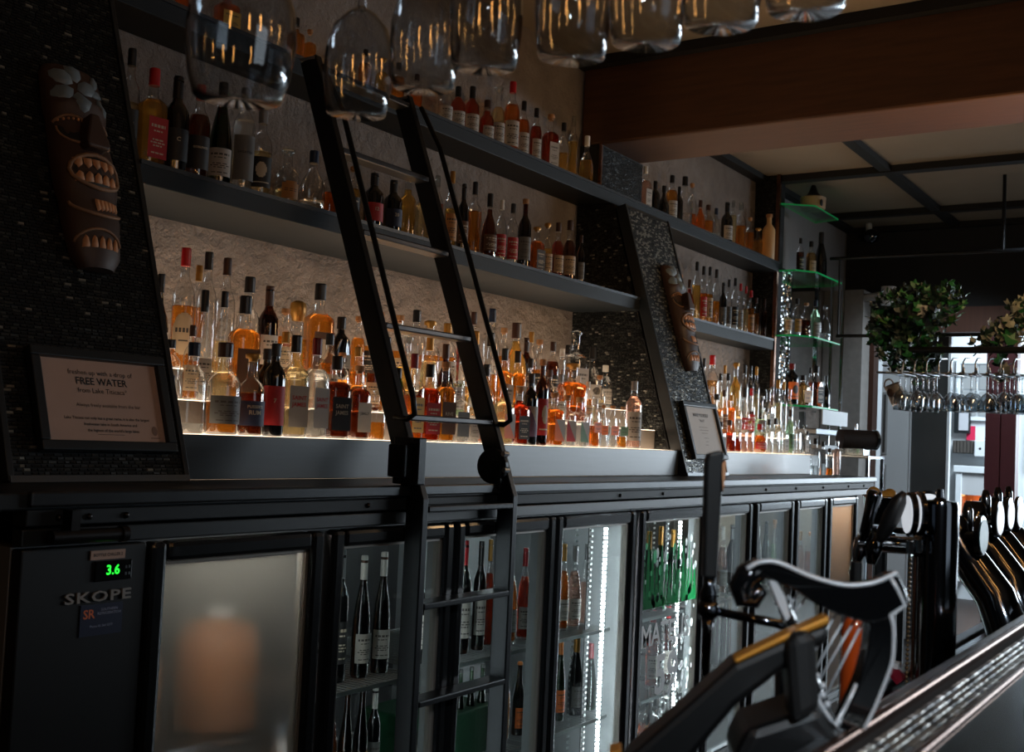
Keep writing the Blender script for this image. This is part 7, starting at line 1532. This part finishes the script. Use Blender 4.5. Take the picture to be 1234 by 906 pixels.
b.add([(1.90+x, .50+y, -.367+z) for x, y, z in pk], [(0,1,4,3),(1,2,5,4),(3,4,7,6),(4,5,8,7)])
o = obj('wrapper', b, mat('maroon_foil', (120, 18, 36), 0.3, noise=0.3), t); md = o.modifiers.new('solid', 'SOLIDIFY'); md.thickness = .006
obj('white_panel', B().box(1.89, 1.915, .488, .504, -.350, -.341), PAPERW, t)

# ---------------------------------------------------------------- glass corner shelves, mirror and mosaic at the far end
o = struct('wall_corner_mosaic', B().box(7.40, 7.95, WY-.012, WY, .30, 1.30), GROUT)
tiles('mosaic_tiles', (7.40, WY-.012, .30), (1, 0, 0), (0, 0, 1), (0, -1, 0), .55, 1.0, .022, .022, .0025, .003, o, [TILE_S, TILE_A], (3, 1), .5)
t = thing('wall_mirror', 'tall mirror behind the glass corner shelves at counter end', 'mirror', (8.2, WY, .3))
obj('mirror_glass', B().box(7.98, 8.55, WY-.014, WY-.004, .30, 1.25), MIRROR, t)
for x_ in (7.95, 8.55): obj('frame_side', B().box(x_, x_+.03, WY-.03, WY-.003, .28, 1.27), CHROME, t)
struct('wall_corner_side', B().box(7.40, 7.62, WY-.02, WY-.003, 1.30, 1.85), DARKWALL)
struct('wall_corner_grey', B().box(7.62, 9.24, WY-.008, WY-.002, 1.26, 1.85), GREYWALL)
obj_posts = thing('shelf_post', 'chrome post pair carrying the glass corner shelves', 'post', (8.15, 2.55, -.15))
for X, Y in ((8.12, 2.56), (8.30, 2.70)): obj('tube', B().cyl((X, Y, -1.5), (X, Y, 1.25), .012, n=14), CHROME, obj_posts, smooth=True)
ORD = ['topmost', 'second', 'third', 'fourth']
for i, z in enumerate((1.66, 1.20, .76, .29)):
    t = thing('glass_shelf', '%s green-edged glass corner shelf at the end of the bottle wall' % ORD[i], 'shelf', (7.7, 2.65, z))
    poly = [(7.27, 2.90), (7.27, 2.62), (7.40, 2.52), (7.95, 2.52), (8.06, 2.62), (8.06, 2.90)] if i else [(7.27, 2.74), (7.42, 2.55), (7.92, 2.55), (7.98, 2.74)]
    b = B(); n = len(poly)
    b.add([(x, y, z-.012) for x, y in poly]+[(x, y, z-.001) for x, y in poly], [tuple(reversed(range(n))), tuple(range(n, 2*n))])
    obj('pane', b, SHELFGLASS, t)
    b = B()
    b.add([(x, y, z-.012) for x, y in poly]+[(x, y, z-.001) for x, y in poly], [(k, (k+1) % n, n+(k+1) % n, n+k) for k in range(n)])
    obj('emissive_edge', b, GREENEDGE, t)
t = thing('speaker_pot', 'cream round pot with black cone lid on the topmost glass shelf', 'pot', (7.55, 2.62, 1.66))
Mp = Matrix.Translation((7.60, 2.63, 1.66))
obj('pot', B().lathe([(.07, 0), (.085, .015), (.088, .09), (.08, .095)], 24, 0, Mp), mat('cream_pot', (176, 150, 120), 0.5), t, auto=True)
obj('cone_lid', B().lathe([(.08, .095), (.05, .105), (.032, .13), (.022, .16), (.014, .18)], 20, 0, Mp), BLACKPLASTIC, t, auto=True)
obj('badge_mark', B().ball((7.56, 2.555, 1.705), .025, 10, 6, 0, (1, .3, 1)), MASKBLACK, t)
t = thing('till_stand', 'white stepped metal tray stand below the glass shelves', 'stand', (7.8, 2.6, -.15))
obj('tray', B().box(7.45, 8.1, 2.50, 2.85, .10, .14), STEEL, t, bevel=0.006)
obj('tray', B().box(7.42, 8.1, 2.45, 2.85, .00, .03), mat('white_enamel', (190, 194, 198), 0.3), t, bevel=0.006)
obj('upright', B().box(7.46, 7.5, 2.80, 2.84, -.6, .27).box(8.05, 8.09, 2.80, 2.84, -.6, .27), CHROME, t)
obj('sign_plate', B().box(7.5, 8.05, 2.48, 2.49, .17, .27), MATS['white_enamel'], t)
struct('trim_14', B().box(8.75, 8.95, 2.6, 2.91, -1.5, 1.26), mat('carved_grey_pilaster', (116, 112, 108), 0.6, noise=0.3, nscale=20, bump=0.8, bscale=30))
# barrel dispenser on a chrome stand
t = thing('barrel_dispenser', 'dark horizontal barrel with chrome ring on a chrome stand', 'barrel', (7.3, 2.18, -.2))
obj('barrel', B().cyl((7.22, 2.27, .075), (7.38, 2.10, .075), .062, n=24), mat('dark_barrel_wood', (54, 42, 36), 0.5, noise=0.3), t, auto=True)
bb = B(); lathe_at(bb, (7.375, 2.105, .075), (7.395, 2.085, .075), [(.045, 0), (.066, .2), (.066, .8), (.045, 1)], 24)
obj('chrome_ring', bb, CHROME, t, auto=True)
obj('bung', B().cyl((7.3, 2.19, .135), (7.3, 2.19, .175), .008), CHROME, t)
st = obj('stand', B().box(7.15, 7.5, 2.06, 2.34, -.045, -.03).box(7.15, 7.17, 2.06, 2.08, -.9, -.045).box(7.48, 7.5, 2.06, 2.08, -.9, -.045).box(7.15, 7.17, 2.32, 2.34, -.9, -.045).box(7.28, 7.30, 2.32, 2.34, .0, -.9), CHROME, t)
obj('stand_saddle', B().box(7.24, 7.38, 2.12, 2.28, -.03, .02), CHROME, t, bevel=.005)
tag(obj('side_table', B().box(7.08, 7.9, 1.98, 2.9, -.93, -.9).box(7.1, 7.14, 2.0, 2.04, -1.5, -.93).box(7.84, 7.88, 2.0, 2.04, -1.5, -.93).box(7.1, 7.14, 2.84, 2.88, -1.5, -.93).box(7.84, 7.88, 2.84, 2.88, -1.5, -.93), BLACKWOOD), 'black low side table at the end of the counter', 'table')
# wall lamp, camera, rails at the far end
t = thing('security_camera', 'small dome security camera at the far ceiling corner', 'camera', (9.1, 2.66, 1.75))
obj('dome', B().ball((9.05, 2.64, 1.735), .06, 16, 10), DARKCHROME, t, smooth=True)
obj('mount', B().cyl((9.06, 2.66, 1.75), (9.1, 2.68, 1.85), .025), WHITEWALL, t)
t = thing('wall_spotlight', 'white cylinder spotlight on the grey pilaster at far end', 'spotlight', (8.9, 2.6, 1.23))
obj('shade', B().cyl((8.72, 2.40, 1.13), (8.72, 2.40, 1.27), .055, n=20), mat('dull_white', (150, 146, 144), 0.5), t, auto=True)
obj('arm', B().cyl((8.72, 2.44, 1.20), (8.8, 2.62, 1.20), .03), mat('dull_white', (150, 146, 144), 0.5), t)
tag(obj('hanging_rail', B().cyl((7.8, -1.2, 1.35), (7.8, 2.56, 1.35), .012, n=10).cyl((7.8, 1.42, 1.35), (7.8, 1.42, 1.85), .012, n=10), BLACKMETAL, auto=True), 'thin dark rail hanging on a rod below the far ceiling', 'rail')
tag(obj('hanging_rail', B().cyl((7.8, -1.2, .80), (7.8, 2.5, .80), .012, n=10).cyl((7.8, 2.49, .80), (7.8, 2.49, 1.35), .008, n=8), BLACKMETAL, auto=True), 'thin dark lower rail level with the ivy', 'rail')

# ---------------------------------------------------------------- far hanging rack with stemware, mug and ivy
t = thing('stemware_rack', 'pale steel hanging rack holding rows of small stem glasses at right', 'rack', (5.5, 1.2, .38))
obj('bar', B().cyl((5.5, .6, .372), (5.5, 1.56, .385), .006), STEEL, t)
obj('bar', B().cyl((5.62, .6, .50), (5.62, 1.45, .505), .016), BLACKMETAL, t)
random.seed(5)
HY = [.90+.055*k for k in range(11)]
for y in HY:
    obj('hook', B().tube([(5.72, y, .47), (5.60, y, .46), (5.56, y, .44), (5.55, y, .39)], .004, 6), STEEL, t, smooth=True)
    obj('fork', B().tube([(5.30, y+.012, .372), (5.62, y+.012, .378)], .004, 6).tube([(5.38, y+.012, .372), (5.37, y+.012, .40)], .004, 6), STEEL, t, smooth=True)
obj('drop_rod', B().cyl((5.62, .65, .50), (5.62, .65, 1.85), .006), BLACKMETAL, t)
SG = glass_thin('small_stem_glass', (236, 240, 242), 0.05, 3.5, edge=.6)
gb = B().lathe(lathe_shell([(.026, -.165), (.030, -.14), (.030, -.11), (.022, -.085), (.005, -.072)], .0012), 18).mesh('small_bowl', [SG], True)
gs = B().lathe([(.005, -.074), (.0035, -.05), (.0035, -.012), (.006, -.006), (.028, -.002), (.028, 0)], 14).mesh('small_stem', [SG], True)
cb = B().lathe(lathe_shell([(.040, -.165), (.041, -.15), (.036, -.115), (.020, -.09), (.005, -.078)], .0012), 18).mesh('coupe_bowl', [SG], True)
clusters = [(1.40, 4, 0), (1.32, 4, 0), (1.235, 1, 1), (1.17, 3, 1), (1.085, 2, 1), (1.015, 3, 1), (.945, 4, 0), (.89, 2, 1)]
PH = ['first cluster beside the mug', 'second cluster from the mug', 'lone wide glass third from the mug', 'fourth cluster from the mug', 'fifth cluster from the mug', 'sixth cluster from the mug', 'seventh cluster from the mug', 'last cluster at picture edge']
for ci, (y, n, kind) in enumerate(clusters):
    for k in range(n):
        X = 5.36+.072*k
        r_ = thing('stem_glass', ('%s upside-down %s glass of the far rack\'s %s' % (('front', 'second', 'third', 'rear')[k], 'coupe' if kind else 'stem', PH[ci].replace(' glass', ''))), 'glass', (X, y-.012*k*.6+.012, .366), None, 'stem glasses of the %s' % PH[ci])
        link('bowl', cb if kind else gb, r_)
        link('stem', gs, r_)
t = thing('hanging_mug', 'brown printed enamel mug hanging from the left end of the far rack', 'mug', (5.5, 1.475, .30))
Mg = Matrix.Translation((5.48, 1.46, .285)) @ Matrix.Rotation(R_(160), 4, 'X') @ Matrix.Rotation(R_(15), 4, 'Y')
obj('cup', B().lathe(lathe_shell([(.036, -.045), (.038, -.04), (.040, .045)], .003), 22, 0, Mg), mat('mug_enamel', (126, 116, 106), 0.4), t, auto=True)
obj('print_patch', B().ball((5.44, 1.475, .285), .018, 10, 6, 0, (.4, 1, 1.2)), mat('mug_print', (60, 40, 30), 0.5), t)
obj('handle', B().tube([tuple(Vector((5.50, 1.50, .29))+Vector((0, .0+.022*math.sin(a), .035+.028*math.cos(a)))) for a in [i*math.pi/5 for i in range(10)]], .004, 6, 0, True), mat('mug_enamel', (126, 116, 106), 0.4), t, smooth=True)
# ivy
LEAF1 = mat('ivy_leaf_green', (28, 88, 44), 0.45, noise=0.4, nscale=8)
LEAF2 = mat('ivy_leaf_bright', (58, 96, 44), 0.45, noise=0.3, nscale=8)
LEAF3 = mat('ivy_leaf_dark', (12, 34, 24), 0.5, noise=0.3, nscale=8)
LEAFG = mat('dusty_grey_leaf', (124, 126, 112), 0.55, noise=0.3, nscale=8)
def leaf(b, c, s, mi, rnd):
    M = Matrix.Translation(c) @ Matrix.Rotation(rnd.uniform(0, 6.3), 4, 'Z') @ Matrix.Rotation(rnd.uniform(-1.2, 1.2), 4, 'X') @ Matrix.Rotation(rnd.uniform(-.8, .8), 4, 'Y') @ Matrix.Scale(s, 4)
    vs = [(0, 0, 0), (-.35, -.02, .25), (-.5, 0, .6), (-.2, .02, .62), (0, -.06, 1.0), (.2, .02, .62), (.5, 0, .6), (.35, -.02, .25), (0, .08, .5)]
    b.add(vs, [(0,1,8),(1,2,8),(2,3,8),(3,4,8),(4,5,8),(5,6,8),(6,7,8),(7,0,8)], mi, M)
def ivy(name, label, blobs, n, singles, mats, probs, ls, base):
    rnd = random.Random(hash(label) % 1000 if False else len(label))
    t = thing(name, label, 'plant', base)
    b = B()
    pts = []
    for k in range(n):
        (c, s_) = rnd.choices(blobs, [q[1][0]*q[1][1]*q[1][2] for q in blobs])[0]
        while True:
            d = Vector((rnd.uniform(-1, 1), rnd.uniform(-1, 1), rnd.uniform(-1, 1)))
            if d.length < 1: break
        pts.append(Vector((c[0]+d.x*s_[0], c[1]+d.y*s_[1], c[2]+d.z*s_[2])))
    near = sorted(pts, key=lambda p: p.length)
    for i, p in enumerate(near):
        mi = rnd.choices(range(len(mats)), probs)[0]
        if i < singles:
            q = B(); leaf(q, p, ls*rnd.uniform(.9, 1.4), 0, rnd)
            obj('leaf', q, mats[mi], t)
        else: leaf(b, p, ls*rnd.uniform(.6, 1.2), mi, rnd)
    o = obj('foliage', b, mats, t); o['kind'] = 'stuff'
    for k in range(7):
        c, s_ = blobs[k % len(blobs)]
        pp = [(c[0]+rnd.uniform(-.3, .3)*s_[0], c[1]+rnd.uniform(-.8, .8)*s_[1], c[2]+s_[2]*.8), (c[0], c[1]+rnd.uniform(-.6, .6)*s_[1], c[2]), (c[0]+rnd.uniform(-.4, .4)*s_[0], c[1]+rnd.uniform(-.8, .8)*s_[1], c[2]-s_[2]*1.0)]
        obj('vine', B().tube(pp, .003, 5), mat('vine_stem', (60, 58, 36), 0.6), t)
    return t
t = ivy('hanging_ivy', 'large green hanging ivy above the far stemware rack', [((5.7, 1.45, .68), (.16, .22, .15)), ((5.7, 1.56, .60), (.14, .12, .10)), ((5.7, 1.46, .50), (.12, .16, .12)), ((5.7, 1.27, .76), (.1, .07, .09)), ((5.68, 1.40, .42), (.08, .07, .10))], 1100, 60, [LEAF1, LEAF3, LEAF2], (5, 6, 1), .045, (5.7, 1.4, .45))
obj('basket', B().lathe([(.06, .60), (.11, .66), (.12, .72), (.11, .72)], 16, 0, Matrix.Translation((5.7, 1.44, 0))), BLACKWOOD, t)

t = ivy('trailing_plant', 'dusty grey-leaved trailing plant at the right picture edge', [((5.7, 1.02, .58), (.08, .10, .10)), ((5.7, .95, .66), (.08, .08, .10)), ((5.68, 1.10, .52), (.05, .09, .04)), ((5.68, 1.02, .42), (.05, .04, .10)), ((5.7, .86, .72), (.08, .09, .06))], 260, 50, [LEAFG, LEAF3, LEAF1], (3, 4, 1), .05, (5.7, 1.0, .45))


# ---------------------------------------------------------------- lift everything from eye level to floor level
for o in bpy.data.objects:
    if o.parent is None and o.type != 'CAMERA':
        o.location.z += EYE
